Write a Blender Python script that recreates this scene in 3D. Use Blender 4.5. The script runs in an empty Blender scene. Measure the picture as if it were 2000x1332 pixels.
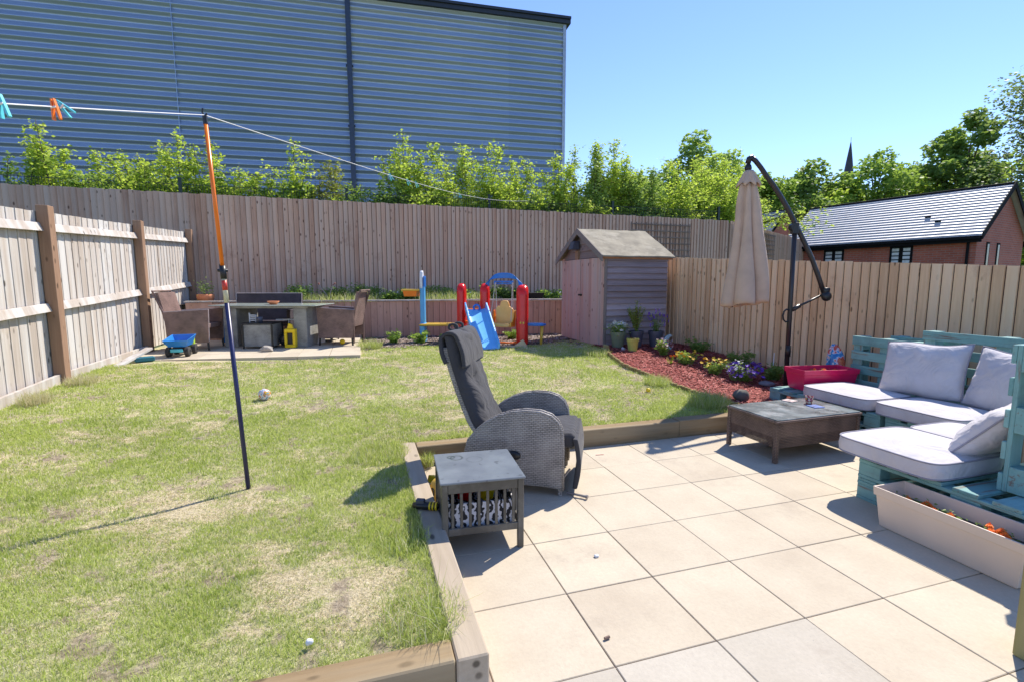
import bpy, bmesh, math, random
import numpy as np
from mathutils import Vector, Matrix, Euler
from math import sin, cos, pi, radians, sqrt

random.seed(7)
rng = np.random.default_rng(11)
S = bpy.context.scene
COL = S.collection

# ------------------------------------------------------------------ camera
# World frame = garden frame: x runs along the slab rows (right), y away from the house, z up, patio at z = 0.
TH = 0.3
cam_d = bpy.data.cameras.new('camera')
cam = bpy.data.objects.new('camera', cam_d)
COL.objects.link(cam)
cam.location = (0, 0, 1.417)
cam.rotation_euler = (pi/2 - 0.118, 0, -TH)
cam_d.sensor_width = 36.0
cam_d.lens = 17.28
cam_d.clip_start = 0.05
cam_d.clip_end = 2000
S.camera = cam

# ------------------------------------------------------------------ sky, sun, exposure
SUN_EL = radians(50)
SUN_AZ = radians(58)          # clockwise from +y
w = bpy.data.worlds.new('World')
S.world = w
w.use_nodes = True
wn = w.node_tree
bg = wn.nodes['Background']
sky = wn.nodes.new('ShaderNodeTexSky')
sky.sky_type = 'NISHITA'
sky.sun_disc = False
sky.sun_elevation = SUN_EL
sky.sun_rotation = SUN_AZ
sky.air_density = 1.0
sky.dust_density = 0.0
sky.ozone_density = 2.0
tint = wn.nodes.new('ShaderNodeMix'); tint.data_type = 'RGBA'; tint.blend_type = 'MULTIPLY'
tint.inputs[0].default_value = 1.0; tint.inputs[7].default_value = (0.78, 0.835, 1.04, 1)
wn.links.new(sky.outputs[0], tint.inputs[6])
wn.links.new(tint.outputs[2], bg.inputs[0])
bg.inputs[1].default_value = 0.14
sun_d = bpy.data.lights.new('sun', 'SUN')
sun_d.energy = 4.3
sun_d.angle = radians(0.55)
sun_d.color = (1.0, 0.925, 0.81)
sun = bpy.data.objects.new('sun', sun_d)
COL.objects.link(sun)
sd = Vector((sin(SUN_AZ)*cos(SUN_EL), cos(SUN_AZ)*cos(SUN_EL), sin(SUN_EL)))
sun.rotation_euler = sd.to_track_quat('Z', 'Y').to_euler()
sun.location = (0, 0, 30)
S.view_settings.view_transform = 'Standard'
S.view_settings.look = 'None'
S.view_settings.exposure = 0.68
S.view_settings.gamma = 1
S.view_settings.use_curve_mapping = False
S.cycles.max_bounces = 6
S.cycles.transparent_max_bounces = 8

def C(X, Y):
    """survey frame (X right of the view, Y ahead) -> garden frame"""
    return (X*cos(TH) + Y*sin(TH), -X*sin(TH) + Y*cos(TH))

# ------------------------------------------------------------------ node helpers
def nmat(name):
    m = bpy.data.materials.new(name)
    m.use_nodes = True
    nt = m.node_tree
    return m, nt, nt.nodes['Principled BSDF']
def N(nt, t, **kw):
    n = nt.nodes.new(t)
    for k, v in kw.items(): setattr(n, k, v)
    return n
def lnk(nt, a, b): nt.links.new(a, b)
def val(nt, sock, v):
    if hasattr(v, 'is_output') or isinstance(v, bpy.types.NodeSocket): nt.links.new(v, sock)
    else: sock.default_value = v
def c4(c): return (c[0], c[1], c[2], 1.0)
def noise(nt, vec, scale, detail=4, rough=0.55):
    n = N(nt, 'ShaderNodeTexNoise')
    n.inputs['Scale'].default_value = scale
    n.inputs['Detail'].default_value = detail
    n.inputs['Roughness'].default_value = rough
    if vec is not None: lnk(nt, vec, n.inputs['Vector'])
    return n.outputs['Fac']
def ramp(nt, fac, stops):
    r = N(nt, 'ShaderNodeValToRGB')
    el = r.color_ramp.elements
    while len(el) > 1: el.remove(el[-1])
    el[0].position = stops[0][0]; el[0].color = c4(stops[0][1]) if len(stops[0][1]) == 3 else stops[0][1]
    for p, c in stops[1:]:
        e = el.new(p); e.color = c4(c)
    lnk(nt, fac, r.inputs[0])
    return r.outputs[0]
def mix(nt, fac, a, b, mode='MIX'):
    m = N(nt, 'ShaderNodeMix', data_type='RGBA', blend_type=mode)
    val(nt, m.inputs[0], fac)
    for s_, v in ((m.inputs[6], a), (m.inputs[7], b)):
        if isinstance(v, tuple): s_.default_value = c4(v)
        else: lnk(nt, v, s_)
    return m.outputs[2]
def math_(nt, op, a, b=0.0, clamp=False):
    m = N(nt, 'ShaderNodeMath', operation=op); m.use_clamp = clamp
    val(nt, m.inputs[0], a); val(nt, m.inputs[1], b)
    return m.outputs[0]
def mapping(nt, src, scale=(1, 1, 1), rot=(0, 0, 0), loc=(0, 0, 0)):
    m = N(nt, 'ShaderNodeMapping')
    m.inputs['Scale'].default_value = scale
    m.inputs['Rotation'].default_value = rot
    m.inputs['Location'].default_value = loc
    lnk(nt, src, m.inputs['Vector'])
    return m.outputs[0]
def bump(nt, b, h, strength, dist=0.01):
    n = N(nt, 'ShaderNodeBump')
    n.inputs['Strength'].default_value = strength
    n.inputs['Distance'].default_value = dist
    lnk(nt, h, n.inputs['Height'])
    lnk(nt, n.outputs[0], b.inputs['Normal'])
def geo(nt): return N(nt, 'ShaderNodeNewGeometry')
def objc(nt): return N(nt, 'ShaderNodeTexCoord').outputs['Object']

_cache = {}
def plain(name, col, rough=0.5, metal=0.0, var=0.12, scale=8.0, bmp=0.15, spec=None, dirt=None):
    key = ('p', name)
    if key in _cache: return _cache[key]
    m, nt, b = nmat(name)
    oc = objc(nt)
    f = noise(nt, oc, scale, 5)
    dark = tuple(c*(1-var*1.6) for c in col); light = tuple(min(1, c*(1+var)) for c in col)
    colr = ramp(nt, f, [(0.3, dark), (0.7, light)])
    if dirt:
        d = noise(nt, oc, scale*0.6, 8, 0.7)
        colr = mix(nt, ramp(nt, d, [(0.48, (0, 0, 0)), (0.66, (1, 1, 1))]), colr, dirt)
    lnk(nt, colr, b.inputs['Base Color'])
    b.inputs['Roughness'].default_value = rough
    b.inputs['Metallic'].default_value = metal
    if spec is not None: b.inputs['Specular IOR Level'].default_value = spec
    if bmp: bump(nt, b, noise(nt, oc, scale*12, 4), bmp, 0.004)
    _cache[key] = m
    return m

def wood(name, cols, axis='Z', knots=True, grain=1.0, rough=0.85, stain=None, isl=0.5, paint=None, grey=None):
    isl = isl*0.75
    """timber: grain stretched along one axis, every board its own tone, knots, stains"""
    m, nt, b = nmat(name)
    g = geo(nt)
    pos = g.outputs['Position']; rnd = g.outputs['Random Per Island']
    sc = {'X': (1.2, 22, 22), 'Y': (22, 1.2, 22), 'Z': (22, 22, 1.2)}[axis]
    off = N(nt, 'ShaderNodeCombineXYZ')
    for i in range(3): lnk(nt, math_(nt, 'MULTIPLY', rnd, (17.3, 31.7, 23.1)[i]), off.inputs[i])
    add = N(nt, 'ShaderNodeVectorMath', operation='ADD')
    lnk(nt, pos, add.inputs[0]); lnk(nt, off.outputs[0], add.inputs[1])
    v = mapping(nt, add.outputs[0], sc)
    gr = noise(nt, v, 1.6*grain, 7, 0.62)
    broad = noise(nt, pos, 0.9, 4)
    t = math_(nt, 'ADD', math_(nt, 'MULTIPLY', gr, 0.55), math_(nt, 'MULTIPLY', rnd, isl))
    t = math_(nt, 'ADD', t, math_(nt, 'MULTIPLY', math_(nt, 'SUBTRACT', broad, 0.5), 0.35))
    n = len(cols)
    col = ramp(nt, t, [(0.15+0.7*i/max(1, n-1), cols[i]) for i in range(n)])
    if grey is not None:
        gz = noise(nt, mapping(nt, add.outputs[0], tuple(x*0.22 for x in sc)), 1.3, 4)
        col = mix(nt, ramp(nt, gz, [(0.42, (0, 0, 0)), (0.62, (0.75, 0.75, 0.75))]), col, grey)
    if knots:
        ks = {'X': (5, 11, 11), 'Y': (11, 5, 11), 'Z': (11, 11, 5)}[axis]
        vo = N(nt, 'ShaderNodeTexVoronoi'); vo.inputs['Scale'].default_value = 1.0
        vo.inputs['Randomness'].default_value = 1.0
        lnk(nt, mapping(nt, add.outputs[0], ks), vo.inputs['Vector'])
        k = ramp(nt, vo.outputs['Distance'], [(0.10, (1, 1, 1)), (0.19, (0, 0, 0))])
        gate = noise(nt, pos, 2.3, 2)
        k = math_(nt, 'MULTIPLY', k, ramp(nt, gate, [(0.40, (0, 0, 0)), (0.55, (0.9, 0.9, 0.9))]))
        col = mix(nt, k, col, tuple(c*0.3 for c in cols[0]))
    if stain is not None:
        st = noise(nt, mapping(nt, pos, (1.6, 1.6, 1.1)), 1.5, 7, 0.7)
        col = mix(nt, ramp(nt, st, [(0.58, (0, 0, 0)), (0.74, (0.8, 0.8, 0.8))]), col, stain)
    if paint is not None:
        pn = noise(nt, mapping(nt, add.outputs[0], tuple(x*0.45 for x in sc)), 1.6, 9, 0.75)
        pm = ramp(nt, pn, [(0.575, (0, 0, 0)), (0.64, (1, 1, 1))])
        p2 = noise(nt, mapping(nt, add.outputs[0], tuple(x*1.6 for x in sc)), 1.2, 6, 0.7)
        pm = math_(nt, 'MAXIMUM', pm, ramp(nt, p2, [(0.60, (0, 0, 0)), (0.66, (.85, .85, .85))]))
        pc = ramp(nt, math_(nt, 'ADD', math_(nt, 'MULTIPLY', gr, 0.6), math_(nt, 'MULTIPLY', rnd, 0.45)), [(0.2, paint[0]), (0.8, paint[1])])
        col = mix(nt, pm, pc, col)
        gr2 = noise(nt, pos, 3.5, 6, 0.7)
        col = mix(nt, ramp(nt, gr2, [(0.5, (0, 0, 0)), (0.72, (.55, .55, .55))]), col, (0.10, 0.13, 0.12))
        rough = 0.6
    lnk(nt, col, b.inputs['Base Color'])
    b.inputs['Roughness'].default_value = rough
    b.inputs['Specular IOR Level'].default_value = 0.25
    bump(nt, b, gr, 0.45, 0.004)
    return m

def rattan(name, c1, c2, hole=None):
    m, nt, b = nmat(name)
    oc = objc(nt)
    sx = N(nt, 'ShaderNodeSeparateXYZ'); lnk(nt, oc, sx.inputs[0])
    cb = N(nt, 'ShaderNodeCombineXYZ')
    lnk(nt, math_(nt, 'ADD', sx.outputs[0], sx.outputs[1]), cb.inputs[0]); lnk(nt, sx.outputs[2], cb.inputs[1])
    br = N(nt, 'ShaderNodeTexBrick')
    br.inputs['Scale'].default_value = 1.0
    br.inputs['Brick Width'].default_value = 0.030
    br.inputs['Row Height'].default_value = 0.0125
    br.inputs['Mortar Size'].default_value = 0.0022
    br.inputs['Mortar Smooth'].default_value = 0.6
    br.inputs['Color1'].default_value = c4(c1); br.inputs['Color2'].default_value = c4(tuple(x*0.72 for x in c1))
    br.inputs['Mortar'].default_value = c4(c2)
    lnk(nt, cb.outputs[0], br.inputs['Vector'])
    f = noise(nt, oc, 6, 3)
    col = mix(nt, ramp(nt, f, [(0.35, (0, 0, 0)), (0.7, (0.5, 0.5, 0.5))]), br.outputs['Color'], tuple(min(1, x*1.5) for x in c1))
    lnk(nt, col, b.inputs['Base Color'])
    b.inputs['Roughness'].default_value = 0.42
    inv = math_(nt, 'SUBTRACT', 1.0, br.outputs['Fac'])
    bump(nt, b, inv, 0.8, 0.006)
    return m

def fabric(name, col, fine=900, rough=0.9, wr=0.35):
    cr = 1.0
    m, nt, b = nmat(name)
    oc = objc(nt)
    f = noise(nt, oc, 5, 5)
    lnk(nt, ramp(nt, f, [(0.3, tuple(c*0.88 for c in col)), (0.7, tuple(min(1, c*1.06) for c in col))]), b.inputs['Base Color'])
    b.inputs['Roughness'].default_value = rough
    b.inputs['Specular IOR Level'].default_value = 0.2
    try: b.inputs['Sheen Weight'].default_value = 0.15
    except Exception: pass
    mu = N(nt, 'ShaderNodeTexNoise'); mu.inputs['Scale'].default_value = 3.2; mu.inputs['Detail'].default_value = 3; mu.inputs['Distortion'].default_value = 1.6; lnk(nt, oc, mu.inputs['Vector'])
    ridge = math_(nt, 'ABSOLUTE', math_(nt, 'SUBTRACT', mu.outputs['Fac'], 0.5))
    h = math_(nt, 'ADD', math_(nt, 'ADD', math_(nt, 'MULTIPLY', noise(nt, oc, 9, 3), 0.8), math_(nt, 'MULTIPLY', ridge, 3.0)), math_(nt, 'MULTIPLY', noise(nt, oc, fine/4, 2), 0.04))
    bump(nt, b, h, wr, 0.02)
    return m

def leafmat(name, c1, c2, c3=None, trans=0.45):
    m, nt, b = nmat(name)
    g = geo(nt)
    rnd = g.outputs['Random Per Island']
    big = noise(nt, g.outputs['Position'], 0.8, 3)
    t = math_(nt, 'ADD', math_(nt, 'MULTIPLY', rnd, 0.6), math_(nt, 'MULTIPLY', big, 0.45))
    st = [(0.2, c1), (0.75, c2)]
    if c3: st.append((0.97, c3))
    col = ramp(nt, t, st)
    lnk(nt, col, b.inputs['Base Color'])
    b.inputs['Roughness'].default_value = 0.55
    b.inputs['Specular IOR Level'].default_value = 0.3
    tr = N(nt, 'ShaderNodeBsdfTranslucent')
    lnk(nt, mix(nt, 0.35, col, (0.55, 0.75, 0.08)), tr.inputs['Color'])
    ms = N(nt, 'ShaderNodeMixShader'); ms.inputs[0].default_value = trans
    lnk(nt, b.outputs[0], ms.inputs[1]); lnk(nt, tr.outputs[0], ms.inputs[2])
    lnk(nt, ms.outputs[0], nt.nodes['Material Output'].inputs[0])
    return m

# ------------------------------------------------------------------ mesh helper
class MB:
    def __init__(s): s.v = []; s.f = []; s.m = []; s.M = Matrix.Identity(4); s.k = 0
    def at(s, M): s.M = M; return s
    def add(s, vs, fs):
        o = len(s.v)
        s.v += [tuple(s.M @ Vector(p)) for p in vs]
        s.f += [tuple(i+o for i in f) for f in fs]
        s.m += [s.k]*len(fs)
        return s
    def box(s, x0, x1, y0, y1, z0, z1):
        return s.add([(x0, y0, z0), (x1, y0, z0), (x1, y1, z0), (x0, y1, z0), (x0, y0, z1), (x1, y0, z1), (x1, y1, z1), (x0, y1, z1)],
                     [(3, 2, 1, 0), (4, 5, 6, 7), (0, 1, 5, 4), (1, 2, 6, 5), (2, 3, 7, 6), (3, 0, 4, 7)])
    def hexa(s, p): # 8 points like box
        return s.add(p, [(3, 2, 1, 0), (4, 5, 6, 7), (0, 1, 5, 4), (1, 2, 6, 5), (2, 3, 7, 6), (3, 0, 4, 7)])
    def cham(s, x0, x1, y0, y1, z0, z1, c=0.004):
        """box with chamfered edges"""
        vs = []; idx = {}
        for ix, x in enumerate((x0, x1)):
            for iy, y in enumerate((y0, y1)):
                for iz, z in enumerate((z0, z1)):
                    sx = c if ix == 0 else -c; sy = c if iy == 0 else -c; sz = c if iz == 0 else -c
                    for k, p in enumerate(((x, y+sy, z+sz), (x+sx, y, z+sz), (x+sx, y+sy, z))):
                        idx[(ix, iy, iz, k)] = len(vs); vs.append(p)
        g = lambda a, b, c_, k: idx[(a, b, c_, k)]
        fs = []
        for a in (0, 1):
            q = [g(a, 0, 0, 0), g(a, 1, 0, 0), g(a, 1, 1, 0), g(a, 0, 1, 0)]; fs.append(q if a else q[::-1])
            q = [g(0, a, 0, 1), g(0, a, 1, 1), g(1, a, 1, 1), g(1, a, 0, 1)]; fs.append(q if a else q[::-1])
            q = [g(0, 0, a, 2), g(1, 0, a, 2), g(1, 1, a, 2), g(0, 1, a, 2)]; fs.append(q if a else q[::-1])
        for a in (0, 1):
            for b in (0, 1):
                q = [g(a, b, 0, 0), g(a, b, 1, 0), g(a, b, 1, 1), g(a, b, 0, 1)]; fs.append(q)
                q = [g(a, 0, b, 0), g(a, 1, b, 0), g(a, 1, b, 2), g(a, 0, b, 2)]; fs.append(q)
                q = [g(0, a, b, 1), g(1, a, b, 1), g(1, a, b, 2), g(0, a, b, 2)]; fs.append(q)
                for c_ in (0, 1): fs.append([g(a, b, c_, 0), g(a, b, c_, 1), g(a, b, c_, 2)])
        return s.add(vs, fs)
    def tube(s, pts, r, n=8, cap=True, close=False):
        pts = [Vector(p) for p in pts]
        rs = r if isinstance(r, (list, tuple)) else [r]*len(pts)
        vs = []; fs = []
        up = None
        for i, p in enumerate(pts):
            a = pts[i-1] if (i > 0 or close) else p; b = pts[(i+1) % len(pts)] if (i < len(pts)-1 or close) else p
            t = (b-a).normalized() if (b-a).length > 1e-9 else Vector((0, 0, 1))
            if up is None:
                up = Vector((0, 0, 1)) if abs(t.z) < 0.9 else Vector((1, 0, 0))
            u = t.cross(up); 
            if u.length < 1e-6: u = t.cross(Vector((1, 0.3, 0)))
            u.normalize(); v_ = u.cross(t).normalized(); up = v_
            for k in range(n):
                a_ = 2*pi*k/n
                q = p + (u*cos(a_)+v_*sin(a_))*rs[i]
                vs.append(tuple(q))
        L = len(pts)
        for i in range(L if close else L-1):
            j = (i+1) % L
            for k in range(n): fs.append((i*n+k, i*n+(k+1) % n, j*n+(k+1) % n, j*n+k))
        if cap and not close:
            fs.append(tuple(range(n))[::-1]); fs.append(tuple((L-1)*n+k for k in range(n)))
        return s.add(vs, fs)
    def lathe(s, prof, n=24, c=(0, 0, 0), capb=True, capt=False):
        vs = []; fs = []
        for r, z in prof:
            for k in range(n):
                a = 2*pi*k/n; vs.append((c[0]+r*cos(a), c[1]+r*sin(a), c[2]+z))
        for i in range(len(prof)-1):
            for k in range(n): fs.append((i*n+k, i*n+(k+1) % n, (i+1)*n+(k+1) % n, (i+1)*n+k))
        if capb: fs.append(tuple(range(n))[::-1])
        if capt: fs.append(tuple((len(prof)-1)*n+k for k in range(n)))
        return s.add(vs, fs)
    def prism(s, out, d0, d1, plane='XZ'):
        """outline (2D) extruded between d0 and d1 on the third axis"""
        f = {'XZ': lambda u, v, d: (u, d, v), 'XY': lambda u, v, d: (u, v, d), 'YZ': lambda u, v, d: (d, u, v)}[plane]
        n = len(out)
        vs = [f(u, v, d0) for u, v in out] + [f(u, v, d1) for u, v in out]
        fs = [tuple(range(n))[::-1], tuple(range(n, 2*n))] + [(i, (i+1) % n, (i+1) % n+n, i+n) for i in range(n)]
        return s.add(vs, fs)
    def ball(s, c, r, n=12, sc=(1, 1, 1)):
        vs = []; fs = []
        m_ = max(4, n//2)
        for i in range(m_+1):
            t = pi*i/m_
            for k in range(n):
                a = 2*pi*k/n
                vs.append((c[0]+r*sc[0]*sin(t)*cos(a), c[1]+r*sc[1]*sin(t)*sin(a), c[2]+r*sc[2]*cos(t)))
        for i in range(m_):
            for k in range(n): fs.append((i*n+k, (i+1)*n+k, (i+1)*n+(k+1) % n, i*n+(k+1) % n))
        return s.add(vs, fs)
    def build(s, name, mat, parent=None, smooth=False, bevel=0, seg=2, sub=0, auto=False):
        me = bpy.data.meshes.new(name)
        me.from_pydata(s.v, [], s.f)
        mats = mat if isinstance(mat, (list, tuple)) else [mat]
        for m_ in mats: me.materials.append(m_)
        if len(mats) > 1: me.polygons.foreach_set('material_index', s.m)
        if smooth: me.polygons.foreach_set('use_smooth', [True]*len(me.polygons))
        me.update()
        bm = bmesh.new(); bm.from_mesh(me)
        bmesh.ops.recalc_face_normals(bm, faces=bm.faces)
        if auto:
            for e in bm.edges:
                if len(e.link_faces) == 2 and e.calc_face_angle(0) > radians(40): e.smooth = False
        bm.to_mesh(me); bm.free()
        o = bpy.data.objects.new(name, me)
        COL.objects.link(o)
        if parent is not None: o.parent = parent
        if bevel:
            md = o.modifiers.new('bevel', 'BEVEL'); md.width = bevel; md.segments = seg; md.limit_method = 'ANGLE'
        if sub:
            md = o.modifiers.new('sub', 'SUBSURF'); md.levels = sub; md.render_levels = sub
        return o

def tag(o, label=None, cat=None, group=None, kind=None):
    if label: o['label'] = label
    if cat: o['category'] = cat
    if group: o['group'] = group
    if kind: o['kind'] = kind
    return o
def thing(name, label, cat, loc=(0, 0, 0), rz=0, group=None, tilt=None):
    o = bpy.data.objects.new(name, None); COL.objects.link(o)
    o.location = loc; o.rotation_euler = (tilt[0], tilt[1], rz) if tilt else (0, 0, rz)
    o.empty_display_size = 0.2
    return tag(o, label, cat, group)
def struct(o): o['kind'] = 'structure'; return o
def copy_tree(o, parent=None):
    c = o.copy(); COL.objects.link(c)
    if parent is not None: c.parent = parent
    for ch in list(o.children): copy_tree(ch, c)
    return c
def RZ(a): return Matrix.Rotation(a, 4, 'Z')
def T(x, y, z=0): return Matrix.Translation((x, y, z))

def fast_mesh(name, V, F, mat, parent=None, attr=None, smooth=False):
    """numpy mesh: V (n,3), F (m,k) all faces with k corners"""
    me = bpy.data.meshes.new(name)
    n, (m_, k) = len(V), F.shape
    me.vertices.add(n); me.vertices.foreach_set('co', V.astype(np.float32).ravel())
    me.loops.add(m_*k); me.loops.foreach_set('vertex_index', F.astype(np.int32).ravel())
    me.polygons.add(m_); me.polygons.foreach_set('loop_start', np.arange(0, m_*k, k, dtype=np.int32))
    try: me.polygons.foreach_set('loop_total', np.full(m_, k, dtype=np.int32))
    except Exception: pass
    me.update(calc_edges=True)
    if attr:
        for an, av in attr.items():
            a = me.attributes.new(an, 'FLOAT', 'POINT'); a.data.foreach_set('value', av.astype(np.float32))
    me.validate()
    for q in (mat if isinstance(mat, (list, tuple)) else [mat]): me.materials.append(q)
    if smooth: me.polygons.foreach_set('use_smooth', np.ones(m_, dtype=bool))
    o = bpy.data.objects.new(name, me); COL.objects.link(o)
    if parent is not None: o.parent = parent
    return o

# value noise in numpy (for terrain, grass density and dryness)
_tab = rng.random((256, 256))
def vnoise(x, y, s=1.0, ox=0.0):
    x = x*s+37.7+ox; y = y*s+91.3+ox*1.7
    xi = np.floor(x).astype(int); yi = np.floor(y).astype(int)
    fx = x-xi; fy = y-yi; fx = fx*fx*(3-2*fx); fy = fy*fy*(3-2*fy)
    g = lambda i, j: _tab[i % 256, j % 256]
    return (g(xi, yi)*(1-fx)+g(xi+1, yi)*fx)*(1-fy)+(g(xi, yi+1)*(1-fx)+g(xi+1, yi+1)*fx)*fy
def fbm(x, y, s=1.0, o=4, ox=0.0):
    r = 0; a = 0.5
    for i in range(o): r = r+a*vnoise(x, y, s*2**i, ox+i*13.1); a *= 0.5
    return r/(1-0.5**o)

def ss(t): t = np.clip(t, 0, 1); return t*t*(3-2*t)
def lawn_z(x, y):
    return 0.13 + 0.21*ss((y-3.5)/4.0) + 0.09*ss((-x-0.8)/2.2)*(1-0.6*ss((y-4)/3.5))
LZ = lambda x, y: float(lawn_z(np.float64(x), np.float64(y)))

# ------------------------------------------------------------------ materials
W_FENCE = wood('weathered_fence_timber', [(0.40, 0.215, 0.14), (0.62, 0.40, 0.285), (0.75, 0.52, 0.38)], grey=(0.60, 0.455, 0.36), stain=(0.40, 0.23, 0.16), isl=0.6)
W_FENCE2 = wood('sunbleached_fence_timber', [(0.36, 0.30, 0.25), (0.52, 0.46, 0.405), (0.63, 0.585, 0.535)], grey=(0.62, 0.615, 0.60), stain=(0.42, 0.33, 0.245), isl=0.25)
W_FENCE3 = wood('tan_fence_timber', [(0.58, 0.35, 0.19), (0.82, 0.57, 0.35), (0.90, 0.68, 0.46)], stain=(0.55, 0.34, 0.21), isl=0.6)
W_POST = wood('brown_post_timber', [(0.24, 0.14, 0.09), (0.37, 0.235, 0.155), (0.46, 0.31, 0.21)], isl=0.15)
W_WALL = wood('retaining_board_timber', [(0.40, 0.23, 0.16), (0.58, 0.36, 0.27), (0.70, 0.47, 0.37)], isl=0.5, stain=(0.36, 0.20, 0.15))
W_SLEEPX = wood('sleeper_timber_along_rows', [(0.20, 0.135, 0.07), (0.35, 0.255, 0.145), (0.46, 0.365, 0.24)], axis='X', isl=0.15, grey=(0.34, 0.29, 0.20))
W_SLEEPY = wood('sleeper_timber_weathered', [(0.34, 0.275, 0.20), (0.48, 0.40, 0.30), (0.58, 0.49, 0.38)], axis='Y', isl=0.15, grey=(0.48, 0.42, 0.34))
W_SHEDV = wood('shed_door_timber', [(0.40, 0.22, 0.18), (0.55, 0.36, 0.30), (0.64, 0.46, 0.40)], isl=0.5, grey=(0.50, 0.40, 0.37))
W_SHEDX = wood('shed_cladding_timber', [(0.19, 0.15, 0.15), (0.33, 0.27, 0.28), (0.48, 0.41, 0.44)], axis='X', isl=0.55, knots=False)
W_TRIM = wood('grey_trim_timber', [(0.16, 0.13, 0.12), (0.28, 0.24, 0.22)], axis='Y', knots=False)
GAP_SHADE = plain('lap_shade_backing', (0.10, 0.05, 0.035), .9)  # dark colour put in for the shade lines between fence boards
W_LOG = wood('log_roll_timber', [(0.20, 0.13, 0.05), (0.34, 0.25, 0.10), (0.48, 0.38, 0.18)], isl=0.5, knots=False)
TEAL = ((0.12, 0.29, 0.29), (0.26, 0.46, 0.44))
def teal(axis): return wood('teal_painted_timber_'+axis.lower(), [(0.12, 0.10, 0.09), (0.30, 0.25, 0.2)], axis=axis, paint=TEAL, knots=False)
W_TX, W_TY, W_TZ = teal('X'), teal('Y'), teal('Z')
W_PALIN = wood('bare_pallet_timber', [(0.36, 0.24, 0.14), (0.55, 0.40, 0.26)], axis='Z')

BLACKM = plain('black_powder_coat', (0.018, 0.019, 0.021), 0.38, 0.0, 0.2, 6, 0.05)
R_GREY = rattan('grey_rattan_weave', (0.38, 0.345, 0.315), (0.065, 0.06, 0.055))
R_BROWN = rattan('brown_rattan_weave', (0.20, 0.13, 0.10), (0.02, 0.013, 0.010))
R_TAN = rattan('mid_brown_rattan_weave', (0.30, 0.19, 0.16), (0.05, 0.03, 0.026))
R_DARK = rattan('dark_plum_rattan_weave', (0.075, 0.06, 0.075), (0.02, 0.015, 0.02))
R_SILV = rattan('banded_grey_rattan_weave', (0.40, 0.395, 0.37), (0.06, 0.06, 0.055))
F_BLACK = fabric('charcoal_canvas', (0.062, 0.060, 0.064), wr=0.5)
F_LILAC = fabric('pale_lilac_grey_canvas', (0.59, 0.56, 0.58), wr=0.55)
F_PIPE = fabric('grey_piping_cord', (0.30, 0.29, 0.34))
F_PARA = fabric('beige_parasol_cloth', (0.57, 0.40, 0.295), wr=0.3)
P_RED = plain('glossy_red_plastic', (0.72, 0.012, 0.010), 0.22, bmp=0.02, var=0.05)
P_BLUE = plain('glossy_blue_plastic', (0.02, 0.18, 0.60), 0.25, bmp=0.02, var=0.06)
P_LBLUE = plain('light_blue_plastic', (0.10, 0.42, 0.80), 0.25, bmp=0.02, var=0.06)
P_YEL = plain('warm_yellow_plastic', (0.75, 0.46, 0.06), 0.32, bmp=0.02, var=0.06)
P_BYEL = plain('bright_yellow_plastic', (0.82, 0.58, 0.01), 0.3, bmp=0.02, var=0.05)
P_PEACH = plain('peach_yellow_plastic', (0.90, 0.50, 0.16), 0.35, bmp=0.02, var=0.05)
P_ORANGE = plain('orange_plastic', (0.85, 0.19, 0.01), 0.3, bmp=0.02, var=0.05)
P_WHITE = plain('white_plastic', (0.72, 0.73, 0.76), 0.35, bmp=0.02, var=0.05)
P_PINK = plain('magenta_pink_plastic', (0.68, 0.012, 0.10), 0.3, bmp=0.02, var=0.06)
P_BEIGE = plain('stone_beige_plastic', (0.70, 0.56, 0.45), 0.45, bmp=0.05, var=0.05, scale=3)
P_SAGE = plain('sage_green_plastic', (0.16, 0.20, 0.13), 0.45, bmp=0.04)
P_LIME = plain('lime_yellow_plastic', (0.50, 0.52, 0.12), 0.4, bmp=0.04)
P_SLATE = plain('slate_blue_plastic', (0.075, 0.08, 0.115), 0.45, bmp=0.04)
P_NAVY = plain('navy_painted_metal', (0.018, 0.022, 0.09), 0.35, bmp=0.02)
P_BLACK = plain('black_plastic', (0.015, 0.015, 0.017), 0.4, bmp=0.03)
P_CYAN = plain('pale_cyan_plastic', (0.10, 0.55, 0.62), 0.3, bmp=0.02)
TERRA = plain('terracotta_clay', (0.60, 0.22, 0.10), 0.8, bmp=0.1)
WHITECORD = plain('white_line_cord', (0.75, 0.75, 0.75), 0.6, bmp=0)
STONEM = plain('rough_stone', (0.42, 0.38, 0.33), 0.9, scale=20)
BARK = plain('bark', (0.11, 0.085, 0.06), 0.9, scale=14, bmp=0.5)
SOILM = plain('dark_garden_soil', (0.10, 0.075, 0.055), 0.95, scale=25, var=0.3, bmp=0.8)

L_YG = leafmat('yellow_green_leaf', (0.30, 0.42, 0.04), (0.60, 0.70, 0.12), (0.72, 0.58, 0.28), 0.6)
L_MID = leafmat('mid_green_leaf', (0.13, 0.24, 0.04), (0.32, 0.46, 0.10), None, 0.45)
L_DARK = leafmat('dark_green_leaf', (0.09, 0.17, 0.04), (0.25, 0.37, 0.10), None, 0.45)
L_PALE = leafmat('pale_green_leaf', (0.22, 0.34, 0.07), (0.44, 0.56, 0.17), None, 0.5)
L_GOLD = leafmat('golden_green_leaf', (0.14, 0.15, 0.03), (0.33, 0.33, 0.09), None, 0.4)

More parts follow.
